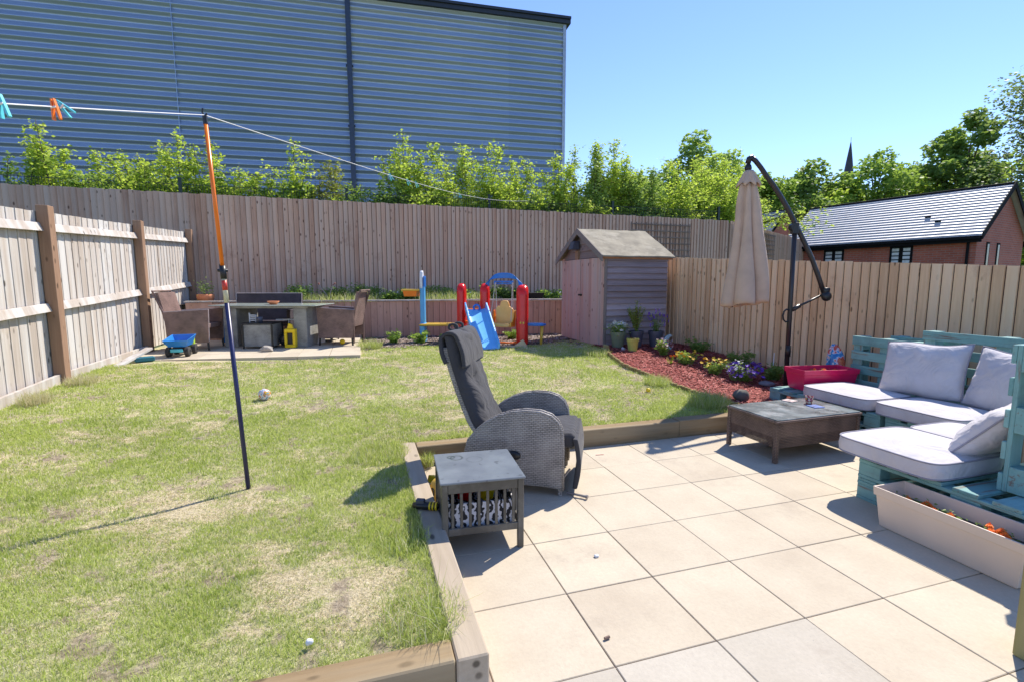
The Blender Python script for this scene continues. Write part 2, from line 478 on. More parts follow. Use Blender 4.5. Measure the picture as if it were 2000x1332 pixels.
# ------------------------------------------------------------------ ground sheet
def ground():
    m, nt, b = nmat('far_ground')
    p = geo(nt).outputs['Position']
    f = noise(nt, p, 0.35, 6)
    lnk(nt, ramp(nt, f, [(0.35, (0.06, 0.09, 0.03)), (0.6, (0.11, 0.14, 0.05)), (0.75, (0.16, 0.13, 0.08))]), b.inputs['Base Color'])
    b.inputs['Roughness'].default_value = 0.95
    mb = MB(); mb.add([(-600, -300, -0.06), (600, -300, -0.06), (600, 900, -0.06), (-600, 900, -0.06)], [(0, 1, 2, 3)])
    struct(mb.build('ground', m))
ground()

# ------------------------------------------------------------------ paving
def slabmat(name, cols, speck=0.0):
    m, nt, b = nmat(name)
    g = geo(nt); p = g.outputs['Position']; r = g.outputs['Random Per Island']
    a = noise(nt, p, 3.0, 6, 0.6); f2 = noise(nt, p, 60, 4, 0.7)
    t = math_(nt, 'ADD', math_(nt, 'MULTIPLY', a, 0.70), math_(nt, 'MULTIPLY', r, 0.20))
    col = ramp(nt, t, [(0.25, cols[0]), (0.55, cols[1]), (0.8, cols[2])])
    col = mix(nt, math_(nt, 'MULTIPLY', ramp(nt, f2, [(0.35, (0, 0, 0)), (0.65, (1, 1, 1))]), 0.22), col, tuple(c*0.72 for c in cols[0]))
    st = noise(nt, p, 1.4, 8, 0.75)
    col = mix(nt, ramp(nt, st, [(0.55, (0, 0, 0)), (0.70, (0.38, 0.38, 0.38))]), col, (0.30, 0.24, 0.19))
    st2 = noise(nt, p, 9, 8, 0.8)
    col = mix(nt, ramp(nt, st2, [(0.63, (0, 0, 0)), (0.70, (0.3, 0.3, 0.3))]), col, (0.24, 0.19, 0.15))
    sp = noise(nt, p, 160, 2)
    col = mix(nt, ramp(nt, sp, [(0.70, (0, 0, 0)), (0.76, (speck, speck, speck))]), col, (0.25, 0.24, 0.23))
    lnk(nt, col, b.inputs['Base Color']); b.inputs['Roughness'].default_value = 0.85
    bump(nt, b, math_(nt, 'ADD', math_(nt, 'MULTIPLY', noise(nt, p, 14, 6, 0.65), 0.7), math_(nt, 'MULTIPLY', f2, 0.3)), 0.35, 0.01)
    return m
SLAB = slabmat('sandstone_slab', [(0.47, 0.395, 0.295), (0.57, 0.495, 0.375), (0.66, 0.575, 0.42)], 0.4)
SLABG = slabmat('grey_riven_slab', [(0.42, 0.375, 0.30), (0.50, 0.45, 0.37), (0.56, 0.51, 0.42)], 1.0)
JOINT = plain('sandy_joint', (0.34, 0.27, 0.21), 0.95, scale=30, bmp=0.3)
def patio():
    mb = MB(); s_ = 0.453
    r = random.Random(3)
    for i in range(-9, 17):
        for j in range(-2, 11):
            x0 = 0.862+s_*i; y1 = 3.298-s_*(j-1); y0 = y1-s_
            if x0 < 0.30 and y1 > 1.75: continue
            if y1 > 3.9: continue
            if x0 > 6.2: continue
            g = r.uniform(0.0008, 0.0030); g2 = r.uniform(0.0006, 0.0028)
            mb.k = 1 if (y1 < 1.55 and y1 > 1.2 and x0 < 1.7) else 0
            dz = r.uniform(-0.0012, 0.0012)
            xx0 = x0+g; xx1 = x0+s_-g
            if xx0 < 0.39 and y1 > 1.75: xx0 = 0.39
            if y1 > 3.70: y1_ = 3.757
            else: y1_ = y1-g2
            mb.cham(xx0, xx1, y0+g2, y1_, -0.04, dz, 0.0025)
    pv = mb.build('patio', [SLAB, SLABG]); struct(pv)
    mb = MB(); mb.box(-3.6, 7.0, -2.4, 3.74, -0.055, -0.007)
    struct(mb.build('mortar_bed', JOINT))
    # terrace in the back left corner
    mb = MB()
    for i in range(7):
        for j in range(5):
            x0 = -3.02+0.43*i; x1 = x0+0.43
            yf = lambda x: 7.68+(x+2.86)*(-0.112)
            y0 = yf((x0+x1)/2)+0.47*j
            mb.k = 0
            mb.hexa([(x0+.003, yf(x0)+.47*j+.003, 0.30), (x1-.003, yf(x1)+.47*j+.003, 0.30), (x1-.003, yf(x1)+.47*(j+1)-.003, 0.30), (x0+.003, yf(x0)+.47*(j+1)-.003, 0.30),
                     (x0+.003, yf(x0)+.47*j+.003, 0.385), (x1-.003, yf(x1)+.47*j+.003, 0.385), (x1-.003, yf(x1)+.47*(j+1)-.003, 0.385), (x0+.003, yf(x0)+.47*(j+1)-.003, 0.385)])
    struct(mb.build('terrace_paving', SLAB, bevel=0.003))
patio()
TZ = 0.385

# ------------------------------------------------------------------ lawn
DRYS = [(-0.12, 2.22, 0.26, 1.1), (0.02, 2.0, 0.16, 1.1), (-0.30, 2.12, 0.14, 0.8), (-1.25, 3.1, 0.28, 0.8), (-0.85, 2.9, 0.2, 0.5), (-2.2, 2.6, 0.2, 0.4), (-2.3, 4.2, 0.4, 0.35), (0.8, 5.6, 0.5, 0.35), (2.4, 6.4, 0.5, 0.45), (1.2, 4.7, 0.3, 0.3), (-0.6, 5.2, 0.4, 0.3), (-1.6, 6.6, 0.6, 0.45), (2.2, 5.3, 0.3, 0.4), (0.6, 6.8, 0.4, 0.4)]
def edge_x(y):  # right-hand limit of the lawn = curved log edging
    return np.interp(y, [3.9, 4.05, 4.9, 5.95, 6.8, 7.3], [3.66, 3.64, 3.55, 3.44, 3.62, 3.75])
def dryness(x, y):
    d = fbm(x, y, 2.0, 4)*0.55+0.03 + 0.95*(fbm(x, y, 6.0, 4, 50)-0.5)+0.7*(fbm(x*.6, y*1.5, 20.0, 2, 70)-0.5)
    for cx, cy, r, s_ in DRYS: d = d+0.42*s_*np.exp(-((x-cx)**2+(y-cy)**2)/(r*r))
    return np.clip(d, 0, 1)
def soilness(x, y):
    # bare bark strip under the climbing frame, plus scattered bare spots
    a = ss((y-8.0-0.25*np.sin(x*2.1)-0.5*(fbm(x, y, 2.0, 3, 9)-0.5))/0.35)*ss((x-0.02)/0.1)
    b = ss((fbm(x, y, 3.1, 4, 77)+.6*(fbm(x, y, 24, 2, 7)-.5)-0.73)/0.05)*0.85
    b = b + ss((fbm(x, y, 7.5, 3, 33)-0.70)/0.05)*0.8
    return np.clip(a+b, 0, 1)
def lawn_mask(x, y):
    m_ = (x > -3.05) & (y > 1.60) & (y < 9.95) & (x < 3.98)
    m_ &= ~((y < 3.88) & (x > 0.275))
    m_ &= ~((x > edge_x(y)) & (y < 7.3))
    m_ &= ~((x < 0.0) & (y > 7.70-(x+2.86)*0.112-0.02))
    m_ &= y < 10.02-(x)*0.107
    return m_
def lawn():
    m, nt, b = nmat('lawn_soil_and_thatch')
    p = geo(nt).outputs['Position']
    at = N(nt, 'ShaderNodeAttribute'); at.attribute_name = 'dry'
    so = N(nt, 'ShaderNodeAttribute'); so.attribute_name = 'soil'
    f = noise(nt, p, 45, 6, 0.7); f3 = noise(nt, p, 9, 5)
    green = ramp(nt, f, [(0.3, (0.30, 0.32, 0.12)), (0.7, (0.56, 0.55, 0.28))])
    straw = ramp(nt, f, [(0.3, (0.40, 0.32, 0.18)), (0.55, (0.60, 0.51, 0.33)), (0.75, (0.70, 0.62, 0.46))])
    soil = ramp(nt, noise(nt, p, 30, 8, 0.75), [(0.35, (0.10, 0.07, 0.045)), (0.5, (0.26, 0.20, 0.14)), (0.65, (0.46, 0.38, 0.28))])
    col = mix(nt, ramp(nt, math_(nt, 'ADD', at.outputs['Fac'], math_(nt, 'MULTIPLY', math_(nt, 'SUBTRACT', f3, 0.5), 0.5)), [(0.3, (0, 0, 0)), (0.6, (1, 1, 1))]), green, straw)
    col = mix(nt, so.outputs['Fac'], col, soil)
    lnk(nt, col, b.inputs['Base Color']); b.inputs['Roughness'].default_value = 0.95
    bump(nt, b, f, 0.9, 0.02)
    nx, ny = 320, 380
    xs = np.linspace(-3.2, 4.25, nx); ys = np.linspace(1.62, 10.5, ny)
    X, Y = np.meshgrid(xs, ys)
    Z = lawn_z(X, Y) + 0.012*(fbm(X, Y, 4.0, 3, 5)-0.5)
    V = np.stack([X, Y, Z], -1).reshape(-1, 3)
    I = np.arange(nx*ny).reshape(ny, nx)
    F = np.stack([I[:-1, :-1], I[:-1, 1:], I[1:, 1:], I[1:, :-1]], -1).reshape(-1, 4)
    cx = V[F].mean(1)
    keep = (cx[:, 0] > -3.2) & ~((cx[:, 1] < 3.86) & (cx[:, 0] > 0.30)) & ~((cx[:, 0] > edge_x(cx[:, 1])+0.03) & (cx[:, 1] < 7.3) & (cx[:, 1] > 3.8)) & (cx[:, 1] < 10.1)
    F = F[keep]
    o = fast_mesh('lawn', V, F, m, attr={'dry': dryness(V[:, 0], V[:, 1]), 'soil': soilness(V[:, 0], V[:, 1])}, smooth=True)
    struct(o)
lawn()

def blades(name, label, P, H, W, mat, lean=0.5, dry=None, flat=None):
    n = len(P)
    a = rng.random(n)*2*pi; la = rng.random(n)*2*pi
    ln = (rng.random(n)*lean+0.08)
    if flat is not None: ln = ln+flat*1.2
    up = H/np.sqrt(1+ln**2)
    dx = np.cos(la)*ln*up; dy = np.sin(la)*ln*up
    wx = np.cos(a)*W; wy = np.sin(a)*W
    b0 = P+np.stack([-wx, -wy, np.full(n, -0.004)], -1); b1 = P+np.stack([wx, wy, np.full(n, -0.004)], -1)
    m0 = P+np.stack([dx*0.35-wx*0.75, dy*0.35-wy*0.75, up*0.58], -1); m1 = P+np.stack([dx*0.35+wx*0.75, dy*0.35+wy*0.75, up*0.58], -1)
    t = P+np.stack([dx, dy, up*0.95], -1)
    V = np.stack([b0, b1, m0, m1, t], 1).reshape(-1, 3)
    o_ = np.arange(n)[:, None]*5
    F = np.concatenate([o_+np.array([[0, 1, 3]]), o_+np.array([[0, 3, 2]]), o_+np.array([[2, 3, 4]])], 0)
    at = {'dry': np.repeat(dry if dry is not None else np.zeros(n), 5)}
    o = fast_mesh(name, V, F, mat, attr=at)
    tag(o, label, 'grass', kind='stuff')
    return o

def grassmat():
    m, nt, b = nmat('grass_blade')
    g = geo(nt); r = g.outputs['Random Per Island']
    at = N(nt, 'ShaderNodeAttribute'); at.attribute_name = 'dry'
    n1 = noise(nt, g.outputs['Position'], 2.2, 3)
    green = ramp(nt, math_(nt, 'ADD', math_(nt, 'MULTIPLY', r, 0.55), math_(nt, 'MULTIPLY', n1, 0.5)), [(0.2, (0.30, 0.39, 0.08)), (0.55, (0.52, 0.60, 0.16)), (0.85, (0.70, 0.73, 0.30))])
    straw = ramp(nt, r, [(0.0, (0.46, 0.38, 0.20)), (0.5, (0.66, 0.58, 0.38)), (1.0, (0.78, 0.72, 0.56))])
    t = math_(nt, 'ADD', at.outputs['Fac'], math_(nt, 'MULTIPLY', math_(nt, 'SUBTRACT', r, 0.5), 1.0))
    col = mix(nt, ramp(nt, t, [(0.36, (0, 0, 0)), (0.64, (1, 1, 1))]), green, straw)
    lnk(nt, col, b.inputs['Base Color']); b.inputs['Roughness'].default_value = 0.6
    b.inputs['Specular IOR Level'].default_value = 0.25
    tr = N(nt, 'ShaderNodeBsdfTranslucent'); lnk(nt, mix(nt, 0.2, col, (0.5, 0.6, 0.1)), tr.inputs['Color'])
    ms = N(nt, 'ShaderNodeMixShader'); ms.inputs[0].default_value = 0.45
    lnk(nt, b.outputs[0], ms.inputs[1]); lnk(nt, tr.outputs[0], ms.inputs[2])
    lnk(nt, ms.outputs[0], nt.nodes['Material Output'].inputs[0])
    return m
GRASS = grassmat()
def grass():
    zones = [(1.6, 3.0, -3.06, 3.7, 30000), (3.0, 5.0, -3.06, 3.7, 17000), (5.0, 7.4, -3.06, 3.7, 8500), (7.4, 9.9, -0.05, 4.0, 4500)]
    Ps = []; Hs = []; Ws = []; Ds = []; Fl = []
    for y0, y1, x0, x1, dens in zones:
        n = int((y1-y0)*(x1-x0)*dens)
        x = rng.uniform(x0, x1, n); y = rng.uniform(y0, y1, n)
        k = lawn_mask(x, y); x, y = x[k], y[k]
        # drop what the frame cannot show
        X = x*cos(TH)-y*sin(TH); Yc = x*sin(TH)+y*cos(TH)
        k = X > -1.9*Yc-0.6; x, y = x[k], y[k]
        d = dryness(x, y); so = soilness(x, y)
        keep = rng.random(len(x)) > so*0.93+np.clip(d-0.55, 0, 1)*0.9
        x, y, d = x[keep], y[keep], d[keep]
        h = (0.013+0.018*rng.random(len(x)))*(1.15-0.5*d)
        tuft = ss((fbm(x, y, 1.7, 3, 21)-0.52)/0.16)
        h *= 1+0.35*tuft*(1-d)
        # longer grass against the sleepers, the edging and the wall
        e = np.minimum.reduce([np.abs(x-0.27)+np.where(y > 3.9, 9, 0), np.abs(y-3.9)+np.where(x < 0.2, 9, 0), np.abs(x-edge_x(y))+np.where(y > 7.2, 9, 0), x+3.05])
        near = np.exp(-e/0.07)
        h *= 1+1.2*near*rng.random(len(x))
        d = np.clip(d-0.45*near, 0, 1)
        wd = np.interp(y, [1.6, 3, 5, 8], [0.0011, 0.0016, 0.0026, 0.0036])*(0.7+0.6*rng.random(len(x)))
        Ps.append(np.stack([x, y, lawn_z(x, y)], -1)); Hs.append(h); Ws.append(wd); Ds.append(d); Fl.append(ss((d-0.35)/0.3)*0.9+0.15)
    blades('grass', 'short patchy lawn grass, green with straw coloured dry areas', np.concatenate(Ps), np.concatenate(Hs), np.concatenate(Ws), GRASS, 0.7, np.concatenate(Ds), np.concatenate(Fl))
grass()
def tuft(name, label, cx, cy, r, n, h, z=None, dry=0.15, w=0.0018, lean=0.9):
    a = rng.random(n)*2*pi; q = np.sqrt(rng.random(n))*r
    x = cx+np.cos(a)*q; y = cy+np.sin(a)*q
    zz = lawn_z(x, y) if z is None else np.full(n, z)
    blades(name, label, np.stack([x, y, zz], -1), h*(0.45+0.55*rng.random(n)), np.full(n, w), GRASS, lean, np.clip(dry+0.3*rng.random(n)-0.1, 0, 1))
tuft('grass_tuft', 'long grass tuft flopping over the near corner of the sleepers', 0.19, 1.78, 0.17, 800, 0.10, dry=.2, w=.0013, lean=1.3)
tuft('grass_tuft', 'few long wispy grass blades arching over the end of the near sleeper', 0.25, 1.72, 0.06, 60, 0.26, dry=.25, w=.0012, lean=1.9)
tuft('grass_tuft', 'bright green grass tuft filling the inner corner of the sleepers behind the side table', 0.10, 3.70, 0.22, 1800, 0.085)
tuft('grass_tuft', 'grass tuft pushing through the gap where the two sleeper runs meet', 0.46, 3.70, 0.05, 260, 0.14, z=0.02)
tuft('grass_tuft', 'long grass tuft on the lawn beside the side table', 0.17, 2.38, 0.13, 500, 0.09)
tuft('grass_tuft', 'tall grass tuft at the log edging by the mossy stone', 3.42, 4.15, 0.20, 1500, 0.20)
tuft('grass_tuft', 'grass tuft against the middle of the log edging', 3.40, 5.05, 0.16, 900, 0.15)
tuft('grass_tuft', 'grass tuft against the log edging beside the shed corner', 3.42, 6.75, 0.22, 1300, 0.14)
tuft('grass_tuft', 'dry straw coloured grass clump at the foot of the first fence post', -2.86, 6.28, 0.14, 700, 0.14, dry=0.75)
tuft('grass_tuft', 'dry brown grass clump at the left edge of the gravel board', -2.90, 5.55, 0.12, 600, 0.16, dry=0.8)
tuft('grass_tuft', 'green grass tuft where the paved terrace meets the bark strip', 0.14, 8.4, 0.20, 900, 0.2)

# soil of the raised bed behind the retaining wall
mb = MB(); mb.add([(-3.2, 10.40, 1.01), (5.2, 9.50, 1.01), (6.4, 9.5, 1.01), (6.4, 11.9, 1.03), (-3.2, 11.7, 1.03)], [(0, 1, 2, 3, 4)])
struct(mb.build('raised_bed_soil', SOILM))

# ------------------------------------------------------------------ sleepers
def sleeper(name, label, x0, x1, y0, y1, z0, z1, m, skew=0):
    mb = MB(); mb.cham(x0, x1, y0, y1, z0, z1, 0.006)
    o = mb.build(name, m)
    tag(o, label, 'sleeper', 'timber sleepers edging the patio')
sleeper('sleeper', 'weathered grey sleeper along the lawn beside the side table, reaching the near corner', 0.272, 0.386, 1.51, 2.72, -0.05, 0.15, W_SLEEPY)
sleeper('sleeper', 'weathered grey sleeper along the lawn running to the inner corner behind the recliner', 0.27, 0.384, 2.724, 3.90, -0.05, 0.148, W_SLEEPY)
sleeper('sleeper', 'brown sleeper across the foot of the lawn, cut by the bottom of the photo', -2.9, 0.268, 1.51, 1.625, -0.05, 0.15, W_SLEEPX)
sleeper('sleeper', 'long brown sleeper behind the recliner at the back of the patio', 0.388, 2.78, 3.76, 3.885, -0.05, 0.15, W_SLEEPX)
sleeper('sleeper', 'short brown sleeper between the recliner and the coffee table', 2.784, 3.47, 3.765, 3.89, -0.05, 0.155, W_SLEEPX)
W_MOSS = wood('mossy_post_timber', [(0.20, 0.15, 0.06), (0.33, 0.29, 0.13), (0.42, 0.36, 0.2)], grey=(0.22, 0.24, 0.08))
mb = MB(); mb.cham(2.345, 2.50, 0.93, 1.09, 0.0, 0.45, 0.006)
tag(mb.build('timber_post', W_MOSS), 'mossy timber post at the right edge below the beige planter', 'post')

# ------------------------------------------------------------------ fences
def feather(mb, ax, ay, bx, by, zb, zt, side, bw=0.104, t0=0.022, t1=0.006, r=None, jit=0.006, gap=0.0055):
    """overlapping feather-edge boards from A to B, wedge section, side = +1/-1 to which the thick edge stands out"""
    r = r or random.Random(5)
    L = math.hypot(bx-ax, by-ay); ux, uy = (bx-ax)/L, (by-ay)/L; nx, ny = -uy*side, ux*side
    n = int(L/bw)
    for i in range(n):
        s0 = i*bw; s1 = s0+bw*1.0
        q = r.uniform(-0.0015, 0.0015)
        if gap: s1 -= gap
        f = lambda s_, d: (ax+ux*s_+nx*d, ay+uy*s_+ny*d)
        z0 = zb(s0/L); z1 = zt(s0/L)+r.uniform(-jit, jit); z0b = zb(s1/L); z1b = zt(s1/L)+(z1-zt(s0/L))
        p = [f(s0, 0), f(s1, 0), f(s1, t1+q), f(s0, t0+q)]
        mb.hexa([(*p[0], z0), (*p[1], z0b), (*p[2], z0b), (*p[3], z0), (*p[0], z1), (*p[1], z1b), (*p[2], z1b), (*p[3], z1)])
    if gap:      # one dark sheet behind the gaps, standing in for shade at the laps
        k0 = mb.k; mb.k = 1
        g = lambda s_, d: (ax+ux*s_+nx*d, ay+uy*s_+ny*d)
        q = [g(0, -.004), g(n*bw, -.004), g(n*bw, -.0005), g(0, -.0005)]
        mb.hexa([(*q[0], zb(0)), (*q[1], zb(1)), (*q[2], zb(1)), (*q[3], zb(0)), (*q[0], zt(0)-.012), (*q[1], zt(1)-.012), (*q[2], zt(1)-.012), (*q[3], zt(0)-.012)])
        mb.k = k0

# left fence, post side towards the garden
FL = -3.16
lt = thing('garden_fence', 'sunlit pale fence along the left of the lawn, with brown posts and rails', 'fence', (FL, 6, 0))
zt_l = lambda y: 2.04+(y-4.3)*0.050
zb_l = lambda y: LZ(-3.05, min(y, 7.0))-0.02
mb = MB(); mb.at(T(-FL, -6))
mb.M = T(0, -6, 0)
feather(mb, 0, 1.2, 0, 11.25, lambda t: zb_l(1.2+t*10.05)+0.06, lambda t: zt_l(1.2+t*10.05), -1, bw=0.135, t0=0.013, gap=0.0, jit=0.003)
mb.build('boards', W_FENCE2, lt)
posts = [1.85, 4.12, 6.42, 8.72, 11.02]
for i, y in enumerate(posts):
    mb = MB(); mb.cham(0.02, 0.125, y-6-0.055, y-6+0.055, zb_l(y)-0.05, zt_l(y)+(0.06 if i != 4 else 0.05), 0.004)
    mb.build('post', W_POST, lt)
for i in range(4):
    ya, yb = posts[i]+0.056, posts[i+1]-0.056
    for k, (dz, hh) in enumerate(((-0.20, 0.085), (-1.03, 0.085))):
        mb = MB()
        za = zt_l(ya)+dz; zb_ = zt_l(yb)+dz
        a, b_ = 0.022, 0.075
        mb.hexa([(a, ya-6, za), (b_, ya-6, za), (b_, yb-6, zb_), (a, yb-6, zb_), (a, ya-6, za+hh), (b_-0.03, ya-6, za+hh), (b_-0.03, yb-6, zb_+hh), (a, yb-6, zb_+hh)])
        mb.build('rail', W_FENCE2, lt, bevel=0.003)
    mb = MB()
    za, zb_ = zb_l(ya), zb_l(yb)
    if i < 3: 
        mb.hexa([(0.05, ya-6, za-0.04), (0.085, ya-6, za-0.04), (0.085, yb-6, zb_-0.04), (0.05, yb-6, zb_-0.04), (0.05, ya-6, za+0.12), (0.085, ya-6, za+0.12), (0.085, yb-6, zb_+0.12), (0.05, yb-6, zb_+0.12)])
        mb.build('gravel_board', W_FENCE2, lt, bevel=0.003)

# back fence
bfA = (-6.6, 11.27); bfB = (10.15, 11.83)
bt = thing('garden_fence', 'tall brown close-boarded fence across the back behind the raised bed', 'fence', (0, 11.5, 0))
mb = MB(); mb.M = T(0, -11.5, 0)
feather(mb, *bfA, *bfB, lambda t: 0.4, lambda t: 3.16, -1, bw=0.099, t0=0.030, t1=0.003, r=random.Random(8), jit=0.010, gap=0.009)
mb.build('boards', [W_FENCE, GAP_SHADE], bt)
for i in range(8):
    x = -6+i*2.3; y = 11.27+(x+6.6)*0.0334+0.06
    mb = MB(); mb.box(x-0.05, x+0.05, y-11.5+0.002, y-11.5+0.1, 0, 3.1); mb.build('post', W_POST, bt)
for z in (1.3, 2.1, 2.9):
    mb = MB(); mb.M = T(0, -11.5, 0)
    mb.hexa([(-6.6, 11.275, z), (10.1, 11.835, z), (10.1, 11.87, z), (-6.6, 11.31, z), (-6.6, 11.275, z+0.09), (10.1, 11.835, z+0.09), (10.1, 11.87, z+0.09), (-6.6, 11.31, z+0.09)])
    mb.build('rail', W_POST, bt)

# neighbour fence returning to the right
nA = (10.2, 11.86); nB = (21.2, 18.3)
nt_ = thing('garden_fence', 'greyer fence running away behind the right fence, below the house roof', 'fence', (nA[0], nA[1], 0))
mb = MB(); mb.M = T(-nA[0], -nA[1], 0)
feather(mb, *nA, *nB, lambda t: 0.2, lambda t: 3.16, -1, bw=0.099, t0=0.022, r=random.Random(9), jit=0.008)
mb.build('boards', [W_FENCE, GAP_SHADE], nt_)
for i in range(6):
    t = i/5.2; mb = MB(); mb.M = T((nB[0]-nA[0])*t, (nB[1]-nA[1])*t, 0) @ RZ(0.53); mb.box(-.05, .05, .005, .1, 0, 3.1); mb.build('post', W_POST, nt_)

# right fence
rA = (5.208, 8.72); rB = (6.12, 0.5)
rt = thing('garden_fence', 'tan close-boarded fence on the right behind the parasol and pallet sofa', 'fence', (5.6, 5, 0))
mb = MB(); mb.M = T(-5.6, -5, 0)
RL = math.hypot(rB[0]-rA[0], rB[1]-rA[1])
feather(mb, *rB, *rA, lambda t: 0.02, lambda t: 1.925-0.063*(1-t)*RL*0.98, 1, bw=0.1005, t0=0.026, t1=0.003, r=random.Random(12), jit=0.006, gap=0.009)
mb.build('boards', [W_FENCE3, GAP_SHADE], rt)
for z in (0.3, 0.95, 1.25):
    mb = MB(); mb.M = T(-5.6, -5, 0)
    mb.hexa([(rA[0]+.005, rA[1], z+.2), (rA[0]+.05, rA[1], z+.2), (rB[0]+.05, rB[1], z-.2), (rB[0]+.005, rB[1], z-.2), (rA[0]+.005, rA[1], z+.28), (rA[0]+.05, rA[1], z+.28), (rB[0]+.05, rB[1], z-.12), (rB[0]+.005, rB[1], z-.12)])
    mb.build('rail', W_POST, rt)
for i in range(4):
    t = (i+0.1)/3.4; x = rA[0]+(rB[0]-rA[0])*t; y = rA[1]+(rB[1]-rA[1])*t
    mb = MB(); mb.box(x-5.6+.052, x-5.6+.15, y-5-.05, y-5+.05, 0, 1.78-0.06*t*RL); mb.build('post', W_POST, rt)

# trellises
W_TREL = wood('trellis_lath', [(0.16, 0.12, 0.10), (0.30, 0.23, 0.19)], knots=False)
def trellis(label, x, y, z, wd, ht, rz, nv, nh):
    t = thing('trellis', label, 'trellis', (x, y, z), rz, 'trellises on the fences')
    mb = MB()
    for i in range(nv): xx = -wd/2+wd*i/(nv-1); mb.box(xx-.011, xx+.011, -0.030, -0.018, 0, ht)
    mb.build('upright_laths', W_TREL, t)
    mb = MB()
    for i in range(nh): zz = 0.05+(ht-0.1)*i/(nh-1); mb.box(-wd/2-.02, wd/2+.02, -0.045, -0.0305, zz-.013, zz+.013)
    mb.build('cross_laths', W_TREL, t)
trellis('large square trellis on the back fence above the shed roof', 7.82, 11.72, 1.75, 1.85, 1.25, 0.0334, 13, 8)
trellis('trellis on the returning fence behind the closed parasol', 11.0, 12.26, 1.75, 1.5, 1.25, 0.53, 9, 8)
trellis('trellis on the returning fence just left of the parasol pole', 13.2, 13.55, 1.85, 1.5, 1.2, 0.53, 9, 8)

# retaining wall
wA = (-3.04, 10.38); wB = (4.35, 9.58)
wt = thing('retaining_wall', 'low boarded retaining wall holding up the raised bed behind the toys', 'wall', (0, 10, 0))
mb = MB(); mb.M = T(0, -10, 0)
feather(mb, *wA, *wB, lambda t: 0.2, lambda t: 1.045, -1, bw=0.121, t0=0.024, t1=0.012, r=random.Random(4), jit=0.003)
mb.build('boards', [W_WALL, GAP_SHADE], wt)
mb = MB(); mb.M = T(0, -10, 0)
mb.hexa([(wA[0]-.02, wA[1]-.05, 1.052), (wB[0], wB[1]-.05, 1.052), (wB[0], wB[1]+.06, 1.052), (wA[0]-.02, wA[1]+.06, 1.052), (wA[0]-.02, wA[1]-.05, 1.077), (wB[0], wB[1]-.05, 1.077), (wB[0], wB[1]+.06, 1.077), (wA[0]-.02, wA[1]+.06, 1.077)])
mb.build('capping_board', W_FENCE2, wt)

